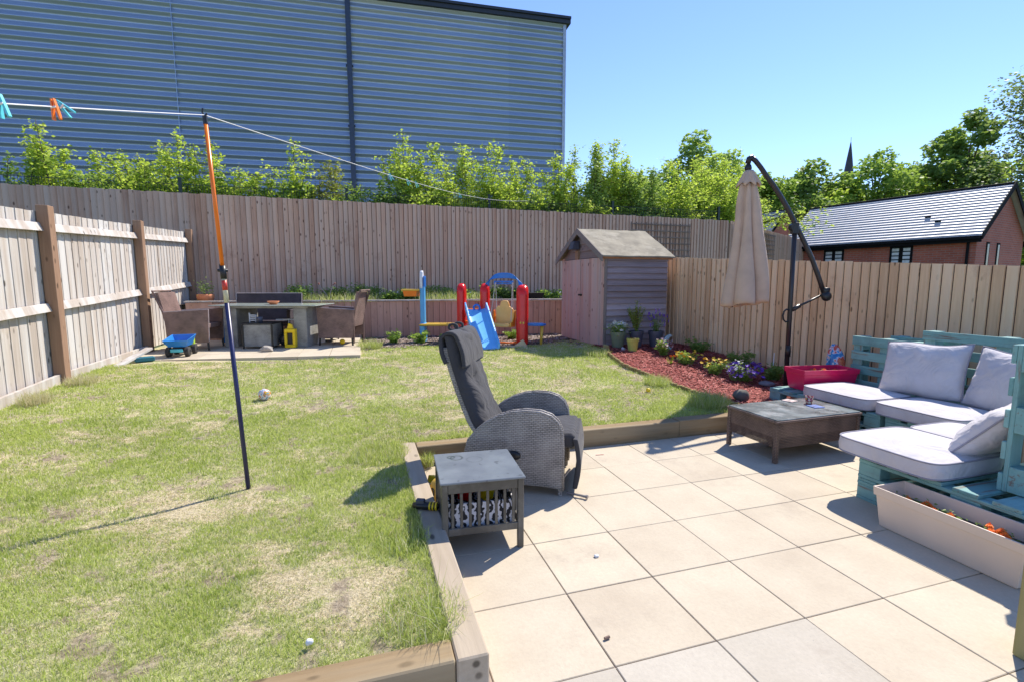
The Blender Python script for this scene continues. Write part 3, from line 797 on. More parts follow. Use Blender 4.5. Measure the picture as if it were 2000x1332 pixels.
# ------------------------------------------------------------------ mulch bed and log edging
def bed():
    m, nt, b = nmat('red_bark_mulch_base')
    p = geo(nt).outputs['Position']
    lnk(nt, ramp(nt, noise(nt, p, 40, 6, 0.7), [(0.3, (0.08, 0.014, 0.010)), (0.6, (0.28, 0.045, 0.035)), (0.8, (0.40, 0.10, 0.08))]), b.inputs['Base Color'])
    b.inputs['Roughness'].default_value = 0.9
    bump(nt, b, noise(nt, p, 40, 4), 1.0, 0.02)
    ys = np.linspace(3.6, 7.6, 40); V = []; F = []
    def mz(y): return 0.17+0.20*float(ss((y-4.2)/3.2))
    for i, y in enumerate(ys):
        x0 = float(edge_x(y))+0.02 if y > 3.9 else 3.68; x1 = 5.9
        for j in range(14): 
            x = x0+(x1-x0)*j/13; V.append((x, y, mz(y)-0.03*(x-x0)/2+0.015*(fbm(np.float64(x), np.float64(y), 5, 2)-0.5)))
    for i in range(39):
        for j in range(13): a = i*14+j; F.append((a, a+1, a+15, a+14))
    struct(fast_mesh('mulch_bed', np.array(V), np.array(F), m))
    # bark chips
    cm, nt, b = nmat('red_bark_chip')
    g = geo(nt)
    lnk(nt, ramp(nt, g.outputs['Random Per Island'], [(0.0, (0.13, 0.020, 0.014)), (0.35, (0.33, 0.05, 0.04)), (0.75, (0.52, 0.12, 0.10)), (1.0, (0.62, 0.26, 0.22))]), b.inputs['Base Color'])
    b.inputs['Roughness'].default_value = 0.8
    n = 16000
    y = rng.uniform(3.7, 7.4, n); x = edge_x(y)+rng.random(n)*(5.7-edge_x(y))+0.03
    z = 0.17+0.20*ss((y-4.2)/3.2)-0.03*(x-3.6)/2+rng.random(n)*0.014
    a = rng.random(n)*pi; L = 0.010+0.022*rng.random(n); W_ = 0.003+0.005*rng.random(n)
    tz = (rng.random(n)-0.5)*0.9
    d = np.stack([np.cos(a), np.sin(a), tz*0.6], -1)*L[:, None]; q = np.stack([-np.sin(a), np.cos(a), (rng.random(n)-.5)*.8], -1)*W_[:, None]
    c = np.stack([x, y, z+0.006], -1)
    V = np.stack([c-d-q, c+d-q*0.5, c+d+q*0.5, c-d+q], 1).reshape(-1, 3)
    F = np.arange(n*4).reshape(-1, 4)
    tag(fast_mesh('bark_chips', V, F, cm), 'red bark chips covering the flower bed by the right fence', 'bark chips', kind='stuff')
    # pale bark chips under the climbing frame
    cm2, nt, b = nmat('pale_bark_chip')
    g = geo(nt)
    lnk(nt, ramp(nt, g.outputs['Random Per Island'], [(0.0, (0.07, 0.045, 0.035)), (0.5, (0.25, 0.18, 0.15)), (1.0, (0.52, 0.43, 0.38))]), b.inputs['Base Color'])
    b.inputs['Roughness'].default_value = 0.85
    n = 15000
    x = rng.uniform(0.02, 3.95, n); y = rng.uniform(7.7, 9.95, n)
    k = (rng.random(n) < soilness(x, y)*ss((y-7.7)/0.5)) & lawn_mask(x, y); x = x[k]; y = y[k]; n = len(x)
    a = rng.random(n)*pi; L = 0.012+0.022*rng.random(n); W_ = 0.005+0.006*rng.random(n)
    d = np.stack([np.cos(a), np.sin(a), (rng.random(n)-.5)*.6], -1)*L[:, None]; q = np.stack([-np.sin(a), np.cos(a), (rng.random(n)-.5)*.8], -1)*W_[:, None]
    c = np.stack([x, y, lawn_z(x, y)+0.010+0.01*rng.random(n)], -1)
    V = np.stack([c-d-q, c+d-q, c+d+q, c-d+q], 1).reshape(-1, 3)
    tag(fast_mesh('bark_chips', V, np.arange(n*4).reshape(-1, 4), cm2), 'brown bark chips on bare earth under the climbing frame', 'bark chips', kind='stuff')
bed()
MZ = lambda x, y: 0.17+0.20*float(ss((y-4.2)/3.2))-0.03*(x-3.6)/2
mb = MB(); y = 3.93; r = random.Random(2)
while y < 7.0:
    x = float(edge_x(y)); rr = r.uniform(0.020, 0.024)
    zt = MZ(x, y)+0.035+r.uniform(-.006, .006)
    mb.lathe([(rr, LZ(x, y)-0.06), (rr, zt-0.006), (rr*0.8, zt)], 8, (x, y, 0), capt=True)
    y += rr*1.95*0.97
tag(mb.build('log_edging', W_LOG, smooth=False), 'curved log roll edging between the lawn and the red mulch', 'edging')
mb = MB()
for k in range(3): mb.lathe([(0.035, 0.1), (0.035, 0.42), (0.03, 0.43)], 8, (3.72+0.02*k, 6.93+0.07*k, 0), capt=True)
tag(mb.build('timber_stakes', W_LOG), 'three short timber stakes at the shed corner end of the bed', 'stakes')

# ------------------------------------------------------------------ garden shed
def shed():
    W_, L_ = 1.66, 1.17          # door front (along y) and length (along x)
    ev, ap = 1.56, 2.02
    t = thing('garden_shed', 'small apex timber shed with pink tinted double doors and shiplap side', 'shed', (3.93, 7.40, 0.33), radians(1.5))
    # local: x 0..L, y 0..W, door front on x=0
    mb = MB(); mb.box(0.02, L_-.02, 0.02, W_-.02, -0.1, ev-0.02); mb.build('wall', W_SHEDX, t)
    # shiplap on the near side (y=0) and back
    mb = MB(); r = random.Random(1); n = 15; h = (ev-0.03)/n
    for i in range(n):
        z = 0.02+h*i; o = r.uniform(-.003, .003)
        mb.hexa([(-0.015, -0.030+o, z), (L_+.01, -0.030+o, z), (L_+.01, 0.02, z), (-0.015, 0.02, z), (-0.015, -0.002, z+h*1.0), (L_+.01, -0.002, z+h), (L_+.01, 0.02, z+h), (-0.015, 0.02, z+h)])
    mb.build('shiplap_side', W_SHEDX, t)
    mb = MB()
    mb.hexa([(L_, 0, 0), (L_+.02, 0, 0), (L_+.02, W_, 0), (L_, W_, 0), (L_, 0, ev), (L_+.02, 0, ev), (L_+.02, W_, ev), (L_, W_, ev)])
    mb.add([(L_+.01, 0, ev), (L_+.01, W_, ev), (L_+.01, W_/2, ap-.03)], [(0, 1, 2)])
    mb.build('back_wall', W_SHEDX, t)
    # gable boards above the door
    mb = MB(); 
    for i in range(4):
        z = ev-0.05+0.13*i; z1 = z+0.135
        f = lambda zz: max(0.02, (ap-0.02-zz)/(ap-ev)*W_/2) if zz > ev else W_/2
        w0, w1 = min(f(z), W_/2), min(f(z1), W_/2)
        if z1 > ap: z1 = ap-.02; w1 = 0.03
        mb.hexa([(-0.035, W_/2-w0, z), (0.02, W_/2-w0, z), (0.02, W_/2+w0, z), (-0.035, W_/2+w0, z), (-0.012, W_/2-w1, z1), (0.02, W_/2-w1, z1), (0.02, W_/2+w1, z1), (-0.012, W_/2+w1, z1)])
    mb.build('gable_boards', wood('gable_timber', [(0.17, 0.12, 0.11), (0.32, 0.25, 0.23)], axis='Y'), t)
    # doors: two leaves of vertical boards
    fr = [(0.12, 0.84, 0), (0.86, W_-.10, 1)]
    for y0, y1, k in fr:
        mb = MB(); n = 7; bw = (y1-y0)/n
        for i in range(n): mb.cham(-0.055, -0.03, y0+bw*i+.001, y0+bw*(i+1)-.001, 0.0 if k == 0 else 0.015, 1.50, 0.003)
        d = mb.build('door', W_SHEDV, t)
        if k == 0:
            m2 = MB(); m2.lathe([(0.018, 0), (0.022, 0.01), (0.012, 0.022)], 10, capt=True)
            m2.v = [(-(z)-0.055, x+0.80, y+0.86) for x, y, z in m2.v]
            m2.box(-0.062, -0.0555, 0.77, 0.92, 0.845, 0.875)
            m2.build('latch', P_BLACK, d)
    for y0, y1 in ((0.0, 0.115), (W_-.095, W_)):
        mb = MB(); mb.cham(-0.05, -0.012, y0, y1, -0.02, ev-.02, 0.003); mb.build('frame_board', W_SHEDV, t)
    mb = MB(); mb.cham(-0.045, 0.0, -0.034, -0.004, -0.03, ev-.01, 0.003); mb.build('corner_post', W_TRIM, t)
    # roof: two felted slopes, barge boards
    ov = 0.10; fx0, fx1 = -0.13, L_+0.10
    felt = plain('green_mineral_felt', (0.26, 0.225, 0.16), 0.85, var=0.25, scale=4, bmp=0.3, dirt=(0.38, 0.335, 0.25))
    for sgn in (0, 1):
        mb = MB()
        ye = -ov if sgn == 0 else W_+ov; ym = W_/2
        slope = (ap-ev)/(W_/2); ze = ev-ov*slope+0.02; zm = ap+0.02
        nseg = 10; ny = 6; vs = []; fs = []
        rr = random.Random(5+sgn)
        for i in range(nseg+1):
            for j in range(ny+1):
                tt = j/ny; x = fx0+(fx1-fx0)*i/nseg
                vs.append((x, ye+(ym-ye)*tt, ze+(zm-ze)*tt+rr.uniform(-.004, .006)))
        for i in range(nseg):
            for j in range(ny): a = i*(ny+1)+j; fs.append((a, a+1, a+ny+2, a+ny+1))
        o = len(vs); vs += [(x, y, z-0.022) for x, y, z in vs]; fs += [tuple(q+o for q in f[::-1]) for f in fs]
        ed = [[i*(ny+1) for i in range(nseg+1)], [i*(ny+1)+ny for i in range(nseg+1)], list(range(ny+1)), [nseg*(ny+1)+j for j in range(ny+1)]]
        for e in ed:
            for q in range(len(e)-1): fs.append((e[q], e[q+1], e[q+1]+o, e[q]+o))
        mb.add(vs, fs); mb.build('roof', felt, t)
        mb = MB()
        for x in (fx0-.02,):
            mb.hexa([(x, ye, ze-.10), (x+.018, ye, ze-.10), (x+.018, ym, zm-.10), (x, ym, zm-.10), (x, ye, ze+.008), (x+.018, ye, ze+.008), (x+.018, ym, zm+.012), (x, ym, zm+.012)])
        mb.build('barge_board', W_TRIM, t)
    mb = MB(); mb.box(fx0+.02, fx1-.02, -0.052, -0.034, ev-.085, ev-.025); mb.build('eaves_batten', plain('warm_batten', (0.42, 0.2, 0.1), 0.8), t)
    # lantern on the gable
    l = thing('wall_light', 'dark blue solar light on a wooden block under the shed gable', 'light', (3.93-0.05, 7.40+W_*0.60, 0.33), radians(1.5))
    mb = MB(); mb.box(-0.04, 0.0, -0.06, 0.06, 1.50, 1.66); mb.build('wooden_block', W_POST, l)
    mb = MB(); mb.hexa([(-0.18, -.085, 1.68), (-0.02, -.085, 1.68), (-0.02, .085, 1.68), (-0.18, .085, 1.68), (-0.13, -.07, 1.83), (-0.02, -.07, 1.83), (-0.02, .07, 1.83), (-0.13, .07, 1.83)])
    mb.build('lamp_head', P_SLATE, l, bevel=0.01)
shed()

# ------------------------------------------------------------------ warehouse
def warehouse():
    ang = math.atan2(0.0647, -0.998)     # local +x runs left along the facade
    t = thing('warehouse', 'huge industrial building clad in horizontal corrugated blue grey metal', 'building', (8.59, 20.37, 0), ang)
    m, nt, b = nmat('corrugated_steel')
    p = geo(nt).outputs['Position']
    sp = N(nt, 'ShaderNodeSeparateXYZ'); lnk(nt, p, sp.inputs[0])
    sh = math_(nt, 'FLOOR', math_(nt, 'DIVIDE', sp.outputs[0], 6.2))
    wn_ = N(nt, 'ShaderNodeTexWhiteNoise', noise_dimensions='1D'); lnk(nt, sh, wn_.inputs['W'])
    tt = math_(nt, 'ADD', math_(nt, 'MULTIPLY', noise(nt, mapping(nt, p, (0.25, 0.25, 1.2)), 1.5, 4), 0.7), math_(nt, 'MULTIPLY', wn_.outputs[0], 0.3))
    lnk(nt, ramp(nt, tt, [(0.3, (0.35, 0.42, 0.53)), (0.7, (0.45, 0.52, 0.62))]), b.inputs['Base Color'])
    b.inputs['Metallic'].default_value = 0.60; b.inputs['Roughness'].default_value = 0.38
    # wave section
    z = 0.0; pts = []
    pitch = 0.315
    while z < 12.1:
        pts += [(0.000, z), (0.035, z+0.045), (0.080, z+0.105), (0.090, z+0.125), (0.080, z+0.150), (0.045, z+0.215), (0.012, z+0.280)]
        z += pitch
    pts.append((0, z))
    # y offset: outward is towards the viewer; ang ~ pi so local +y points to -garden y
    L = 34.0
    vs = []; fs = []
    for x in (0.0, L):
        for d, zz in pts: vs.append((x, d, zz))
    n = len(pts)
    for i in range(n-1): fs.append((i, i+1, n+i+1, n+i))
    mb = MB(); mb.add(vs, fs)
    o = mb.build('wall_cladding', m, t, smooth=True)
    navy = plain('navy_flashing', (0.035, 0.05, 0.09), 0.35, bmp=0.02)
    dk = plain('dark_flashing', (0.025, 0.03, 0.04), 0.4, bmp=0.02)
    mb = MB(); mb.box(0.0, L, -25, -0.12, 0, 12.05); mb.build('building_core', dk, t)
    mb = MB(); mb.box(-0.22, L, -0.35, 0.20, 12.10, 12.26); mb.box(-0.22, L, 0.08, 0.26, 12.26, 12.36); mb.build('roof_verge', dk, t)
    mb = MB(); mb.box(-0.06, 0.07, -0.10, 0.10, 0, 12.1); mb.build('corner_flashing', plain('silver_flashing', (0.45, 0.48, 0.52), 0.35, metal=0.5, bmp=0.02), t)
    mb = MB(); mb.box(8.56, 8.74, 0.02, 0.19, 0, 12.1)
    d = mb.build('downpipe', navy, t)
    for zz in (3.0, 5.2, 7.4, 9.6):
        m2 = MB(); m2.box(8.52, 8.78, 0.02, 0.17, zz, zz+.05); m2.build('bracket', dk, d)
    for k in (14.6,):
        mb = MB(); mb.box(k-.010, k+.010, 0.0, 0.088, 0, 12.05); mb.build('panel_seam', m, t)
warehouse()

# ------------------------------------------------------------------ security mesh fence
def mesh_fence():
    t = thing('mesh_fence', 'dark green welded mesh fence just behind the back fence', 'fence', (3, 12.45, 0))
    g = plain('dark_green_coating', (0.012, 0.03, 0.022), 0.4, bmp=0)
    xs = [-7.0, -3.58, -0.2, 3.24, 6.75, 10.26]
    for x in xs:
        mb = MB(); mb.box(x-3-.03, x-3+.03, -.03, .03, 0, 3.62); mb.box(x-3-.035, x-3+.035, -.035, .035, 3.62, 3.64); mb.build('post', g, t)
    for i in range(len(xs)-1):
        mb = MB(); a, b_ = xs[i]-3+.03, xs[i+1]-3-.03
        n = int((b_-a)/0.055)
        for k in range(n+1):
            x = a+(b_-a)*k/n; mb.box(x-.003, x+.003, -.003, .003, 1.2, 3.53)
        for z in (1.3, 1.7, 2.1, 2.5, 2.9, 3.1, 3.3, 3.5):
            mb.box(a, b_, -.010, -.0032, z-.004, z+.004); mb.box(a, b_, .0032, .010, z-.004, z+.004)
        mb.build('mesh_panel', g, t)
mesh_fence()

# ------------------------------------------------------------------ houses on the right
def brickmat():
    m, nt, b = nmat('red_brick')
    oc = objc(nt); sx = N(nt, 'ShaderNodeSeparateXYZ'); lnk(nt, oc, sx.inputs[0])
    cb = N(nt, 'ShaderNodeCombineXYZ'); lnk(nt, math_(nt, 'ADD', sx.outputs[0], sx.outputs[1]), cb.inputs[0]); lnk(nt, sx.outputs[2], cb.inputs[1])
    br = N(nt, 'ShaderNodeTexBrick'); br.inputs['Scale'].default_value = 1
    br.inputs['Brick Width'].default_value = 0.225; br.inputs['Row Height'].default_value = 0.075; br.inputs['Mortar Size'].default_value = 0.010
    br.inputs['Color1'].default_value = (0.50, 0.13, 0.075, 1); br.inputs['Color2'].default_value = (0.36, 0.09, 0.055, 1); br.inputs['Mortar'].default_value = (0.34, 0.24, 0.2, 1)
    lnk(nt, cb.outputs[0], br.inputs['Vector'])
    col = mix(nt, 0.35, br.outputs['Color'], ramp(nt, noise(nt, oc, 1.2, 6), [(0.35, (0.30, 0.08, 0.05)), (0.7, (0.58, 0.20, 0.13))]))
    lnk(nt, col, b.inputs['Base Color']); b.inputs['Roughness'].default_value = 0.85
    bump(nt, b, br.outputs['Fac'], -0.4, 0.01)
    return m
BRICK = brickmat()
TILE = plain('grey_roof_tile', (0.52, 0.52, 0.54), 0.5, var=0.1, scale=5, bmp=0.1)
DKFASC = plain('black_fascia', (0.015, 0.015, 0.017), 0.85, bmp=0.02, spec=0.1)
GLASS = plain('dark_window_glass', (0.03, 0.05, 0.055), 0.15, bmp=0, spec=0.3)
BLIND = plain('white_blind_slats', (0.7, 0.74, 0.76), 0.6, bmp=0)
def house(name, label, cx, cy, L, hw, eave, ridge, az, wins=True, over=0.25):
    """origin = near eaves corner; local +x = across the gable, local +y = along the ridge away"""
    X, Y = C(cx, cy)
    # local y axis direction in survey frame (-sin az, cos az)
    t = thing(name, label, 'house', (X, Y, 0), az-TH)
    mb = MB(); mb.box(0, 2*hw, 0, L, -0.1, eave); mb.add([(0, 0, eave), (2*hw, 0, eave), (hw, 0, ridge-.05), (0, L, eave), (2*hw, L, eave), (hw, L, ridge-.05)], [(0, 1, 2), (4, 3, 5)])
    mb.build('wall', BRICK, t)
    n = 17
    for sgn in (0, 1):
        mb = MB()
        for i in range(n):
            a0, a1 = i/n, (i+1)/n
            def P(a, y, d):
                x = (-over+(hw+over)*a); z = eave-0.0+(ridge-eave)*((x)/hw)+d
                if sgn: x = 2*hw-x
                return (x, y, z)
            y0, y1 = -0.18, L+0.18
            mb.hexa([P(a0, y0, 0.0), P(a0, y1, 0.0), P(a1, y1, 0.0), P(a1, y0, 0.0), P(a0, y0, 0.064), P(a0, y1, 0.064), P(a1+.008, y1, 0.012), P(a1+.008, y0, 0.012)])
        mb.build('roof', TILE, t)
        mb = MB(); x = -over if sgn == 0 else 2*hw+over
        s_ = -1 if sgn == 0 else 1
        zz = eave-(ridge-eave)*over/hw
        mb.box(min(x, x-s_*0.03), max(x, x-s_*0.03), -0.18, L+0.18, zz-.2, zz-0.005)
        mb.box(min(x, x+s_*.11), max(x, x+s_*.11), -0.15, L+.15, zz-.10, zz-0.01); mb.build('fascia_gutter', DKFASC, t)
        # verge board on the near gable
        mb = MB(); xe = -over if sgn == 0 else 2*hw+over
        ze = eave-(ridge-eave)*over/hw
        mb.hexa([(xe, -.215, ze-.12), (xe, -.185, ze-.12), (hw, -.185, ridge-.12), (hw, -.215, ridge-.12), (xe, -.215, ze+.10), (xe, -.185, ze+.10), (hw, -.185, ridge+.10), (hw, -.215, ridge+.10)])
        mb.build('verge_board', DKFASC, t)
    mb = MB(); mb.tube([(hw, -.2, ridge+.045), (hw, L+.2, ridge+.045)], 0.045, 8); mb.build('ridge_tiles', DKFASC, t)
    if wins:
        def win(y0, y1, z0, z1, mull=1, blind=True):
            f = MB()
            f.box(-.02, .03, y0, y1, z1-.06, z1); f.box(-.02, .03, y0, y1, z0, z0+.06); f.box(-.02, .03, y0, y0+.07, z0+.06, z1-.06); f.box(-.02, .03, y1-.07, y1, z0+.06, z1-.06)
            ym = (y0+y1)/2; f.box(-.02, .03, ym-.06, ym+.06, z0+.06, z1-.06)
            w_ = f.build('window', DKFASC, t)
            g = MB(); g.box(-.006, .0, y0+.07, y1-.07, z0+.06, z1-.06); g.build('pane', GLASS, w_)
            if blind:
                for ya_, yb_ in ((y0+.07, ym-.06), (ym+.06, y1-.07)):
                    g = MB(); k = 9
                    for i in range(k):
                        z = z0+.10+(z1-z0-.16)*i/k; g.box(-.012, -.0065, ya_, yb_, z, z+(z1-z0)/k*0.62)
                    g.build('blind', BLIND, w_)
        win(1.7, 2.4, 1.3, eave-.36); win(3.95, 4.7, 1.3, eave-.36)
        for x0 in (0.75, 1.62):
            f = MB(); f.box(x0, x0+.24, -.02, .03, 1.3, eave-.35); w_ = f.build('window', DKFASC, t)
            g = MB(); g.box(x0+.05, x0+.19, -.026, -.0205, 1.36, eave-.41); g.build('pane', GLASS, w_)
        mb = MB(); mb.tube([(-.05, .20, 0), (-.05, .20, eave-.2)], .04, 8); mb.build('drainpipe', DKFASC, t)
        mb = MB(); 
        for (a, y) in ((0.42, 1.55), (0.30, 1.15)):
            x = -over+(hw+over)*a; z = eave+(ridge-eave)*x/hw+.10; mb.box(x-.03, x+.03, y, y+.16, z-.04, z+.015)
        mb.build('roof_vents', DKFASC, t)
house('brick_house', 'red brick bungalow with grey tiled roof and white blinds beyond the right fence', 14.89, 16.0, 6.3, 1.99, 3.08, 4.65, 0.512)
house('brick_house', 'small gable of a second brick house left of the long grey roof', 15.35, 29.6, 6.0, 0.95, 4.6, 5.65, radians(25), wins=False)

# ------------------------------------------------------------------ church spire
def spire():
    X, Y = C(99.4, 150)
    t = thing('church_spire', 'distant dark pointed church spire rising above the trees', 'church', (X, Y, 0))
    sl = plain('dark_slate', (0.045, 0.045, 0.06), 0.7, scale=1)
    mb = MB(); n = 8
    prof = [(3.2, 18), (2.1, 27), (1.45, 32), (0.75, 37.5), (0.10, 42.2)]
    mb.lathe(prof, 8, capt=True); mb.build('spire', sl, t)
    mb = MB(); mb.box(-3.1, 3.1, -3.1, 3.1, 0, 18.4); mb.build('tower', STONEM, t)
    mb = MB(); mb.tube([(0, 0, 42), (0, 0, 43.6)], 0.05, 6); mb.build('cross_finial', sl, t)
spire()

# ------------------------------------------------------------------ foliage
def leafquads(P, size, nrm_up=0.35, aspect=0.55):
    n = len(P)
    a = rng.random(n)*2*pi; zt = rng.uniform(-0.6, 0.9, n)
    u = np.stack([np.cos(a), np.sin(a), zt*0.6], -1); u /= np.linalg.norm(u, axis=1)[:, None]
    r_ = rng.normal(size=(n, 3)); r_[:, 2] += nrm_up*2
    v = np.cross(u, r_); v /= np.linalg.norm(v, axis=1)[:, None]+1e-9
    s_ = size*(0.6+0.8*rng.random(n))
    u = u*s_[:, None]*0.5; v = v*s_[:, None]*0.5*aspect
    V = np.stack([P-u, P-u*0.1+v, P+u, P-u*0.1-v], 1).reshape(-1, 3)
    return V, np.arange(n*4).reshape(-1, 4)

def sapling(name, label, x, y, h, mat, z0=1.0, spread=0.9, shoots=7, leaf=0.075, dens=1.0, group=None, lean=(0, 0), seed=0, cat='shrub'):
    """arching hedge sapling: several shoots with side sprays of small leaves"""
    r = np.random.default_rng(seed)
    t = thing(name, label, cat, (x, y, 0), group=group)
    st = MB(); P = []
    for k in range(shoots):
        bx, by = r.normal(0, 0.18*spread, 2)
        tiph = h if k == 0 else h-r.random()**0.8*(h-z0)*0.62
        lx, ly = (r.normal(0, 0.45*spread)+lean[0], r.normal(0, 0.22*spread)+lean[1])
        if k == 0: lx, ly = lean
        pts = []
        n = 9
        for i in range(n+1):
            q = i/n
            pts.append((bx+lx*q**1.8+0.05*sin(q*5+k), by+ly*q**1.6, (0.0 if k < 3 else z0*0.6)+(tiph-(0.0 if k < 3 else z0*0.6))*q))
        st.tube(pts, [0.022*(1-0.85*i/n)+0.002 for i in range(n+1)], 5)
        pa = np.array(pts)
        zs = pa[:, 2]
        for sgi in range(int(16*dens)):
            q = 0.30+0.68*r.random()
            c = np.array([np.interp(q*n, range(n+1), pa[:, j]) for j in range(3)])
            if c[2] < z0: continue
            L = (0.22+0.55*(1-q))*(0.7+0.6*r.random())*spread
            a = r.random()*2*pi; up = 0.35+0.5*r.random()
            d = np.array([cos(a), sin(a)*0.8, up]); d /= np.linalg.norm(d)
            m_ = int(14*L/0.4)+4
            s_ = r.random(m_)
            pp = c+d*L*s_[:, None]+np.array([0, 0, -0.18])*(s_**2)[:, None]*L+r.normal(0, 0.035+0.04*L, (m_, 3))
            P.append(pp)
            if r.random() < 0.5: st.tube([tuple(c), tuple(c+d*L*0.5), tuple(c+d*L+np.array([0, 0, -0.15*L]))], [0.006, 0.004, 0.002], 4)
        m_ = int(34*dens); s_ = 0.35+0.65*r.random(m_)
        pp = np.stack([np.interp(s_*n, range(n+1), pa[:, j]) for j in range(3)], -1)+r.normal(0, 0.05, (m_, 3))
        P.append(pp[pp[:, 2] > z0])
    st.build('stem', BARK, t, smooth=True)
    P = np.concatenate(P)
    V, F = leafquads(P, leaf)
    fast_mesh('foliage', V, F, mat, t)
    return t

hedge = [ # x, y, tip, spread, shoots, material, lean
 (-6.9, 13.2, 3.95, 0.6, 4, L_MID, (0.2, 0), 'sparse young shrub at the far left end of the hedge'),
 (-5.75, 13.2, 4.62, 0.8, 7, L_YG, (-0.25, 0), 'hedge shrub with a long shoot arching left, nearest the left edge'),
 (-4.85, 13.3, 4.05, 0.8, 7, L_YG, (0.1, 0), 'low bushy hedge shrub left of the clothes prop'),
 (-3.95, 13.2, 4.6, 0.8, 8, L_YG, (0.1, 0), 'spreading hedge shrub directly left of the orange prop pole'),
 (-3.15, 13.3, 4.7, 0.6, 8, L_YG, (-0.1, 0), 'upright hedge shrub directly behind the top of the orange prop pole'),
 (-1.45, 13.2, 4.75, 0.7, 8, L_YG, (0.12, 0), 'upright hedge shrub with a feathery top touching the washing line'),
 (-0.65, 13.3, 4.25, 0.8, 8, L_GOLD, (0.1, 0), 'golden tinged hedge shrub left of the warehouse downpipe'),
 (1.15, 13.2, 5.0, 0.75, 9, L_YG, (0.0, 0), 'narrow pointed hedge shrub just right of the warehouse downpipe'),
 (2.1, 13.3, 4.55, 0.9, 8, L_YG, (-0.3, 0), 'hedge shrub with sprays reaching left, above the clothes pegs'),
 (2.95, 13.2, 5.0, 0.95, 9, L_YG, (-0.35, 0), 'hedge shrub with two arching sprays above the red climbing frame'),
 (4.1, 13.3, 4.7, 0.9, 9, L_YG, (0.0, 0), 'dense hedge shrub left of the warehouse corner'),
 (5.3, 13.2, 4.95, 0.9, 10, L_YG, (0.1, 0), 'dense hedge shrub right in front of the warehouse corner'),
 (6.3, 13.3, 5.2, 1.0, 14, L_PALE, (0.1, 0), 'taller bushy shrub just right of the warehouse corner'),
 (7.1, 13.5, 5.55, 1.0, 15, L_YG, (0.0, 0), 'tallest bushy shrub standing behind the shed against the sky'),
 (8.2, 13.6, 4.8, 1.0, 12, L_PALE, (0.0, 0), 'bushy pale shrub between the shed and the big trellis'),
 (9.4, 13.4, 4.5, 1.1, 12, L_YG, (0.0, 0), 'yellow green shrub behind the big trellis'),
 (10.7, 13.6, 5.2, 1.2, 15, L_YG, (0.0, 0), 'full yellow green shrub just left of the closed parasol'),
 (12.2, 14.4, 5.5, 1.3, 15, L_YG, (0.0, 0), 'full yellow green shrub just behind the closed parasol top'),
 (13.4, 15.5, 4.9, 1.2, 13, L_YG, (0.0, 0), 'leafy shrub right of the parasol, beside the small brick gable'),
]
for i, (x, y, h, sp, sh, mt, ln, lb) in enumerate(hedge):
    sapling('hedge_shrub', lb, x, y, h+0.1, mt, 2.3, sp*1.15, sh+6, leaf=0.078, dens=2.8 if i < 12 else 4.4, group='shrubs of the hedge behind the back fence', lean=ln, seed=100+i)
# lower fill of hedge plants, each its own bush
fillers = [(-5.2, 'low green bush under the long arching shoot'), (-4.3, 'low green bush left of the mesh fence post by the prop'), (-2.45, 'low leafy bush right of the clothes prop'), (0.35, 'low bush at the foot of the warehouse downpipe'),
           (1.7, 'low bush below the clothes pegs'), (3.55, 'low bush above the swing'), (4.75, 'low bush above the left end of the shed'), (5.9, 'low bush at the warehouse corner')]
for i, (x, lb) in enumerate(fillers):
    sapling('hedge_bush', lb, x, 12.95, 3.75+0.15*(i % 3), L_YG if i % 3 else L_MID, 2.5, 1.25, 18, leaf=0.075, dens=3.2, group='low bushes along the mesh fence', seed=300+i)
# elder with flat white flower heads
def elder(x, y, h, label, seed):
    t = sapling('elder_bush', label, x, y, h, L_MID, 2.4, 1.1, 12, leaf=0.12, dens=1.3, group='elder bushes in flower', seed=seed)
    r = random.Random(seed)
    wm = plain('cream_flower', (0.75, 0.73, 0.62), 0.8, bmp=0)
    for k in range(16):
        mb = MB()
        cx, cy, cz = r.uniform(-.55, .55), r.uniform(-.5, -.15), r.uniform(3.0, h-.1)
        for q in range(14):
            a = r.random()*6.28; d = r.random()**.5*0.075
            mb.ball((cx+d*cos(a), cy+d*sin(a)*.7, cz+r.uniform(-.01, .012)), 0.016, 5, (1, 1, .6))
        mb.build('flower_head', wm, t)
elder(-2.35, 13.0, 3.95, 'green elder bush with white flower heads right of the orange prop', 41)
elder(0.55, 13.05, 3.9, 'green elder bush with white flower heads at the warehouse downpipe', 42)

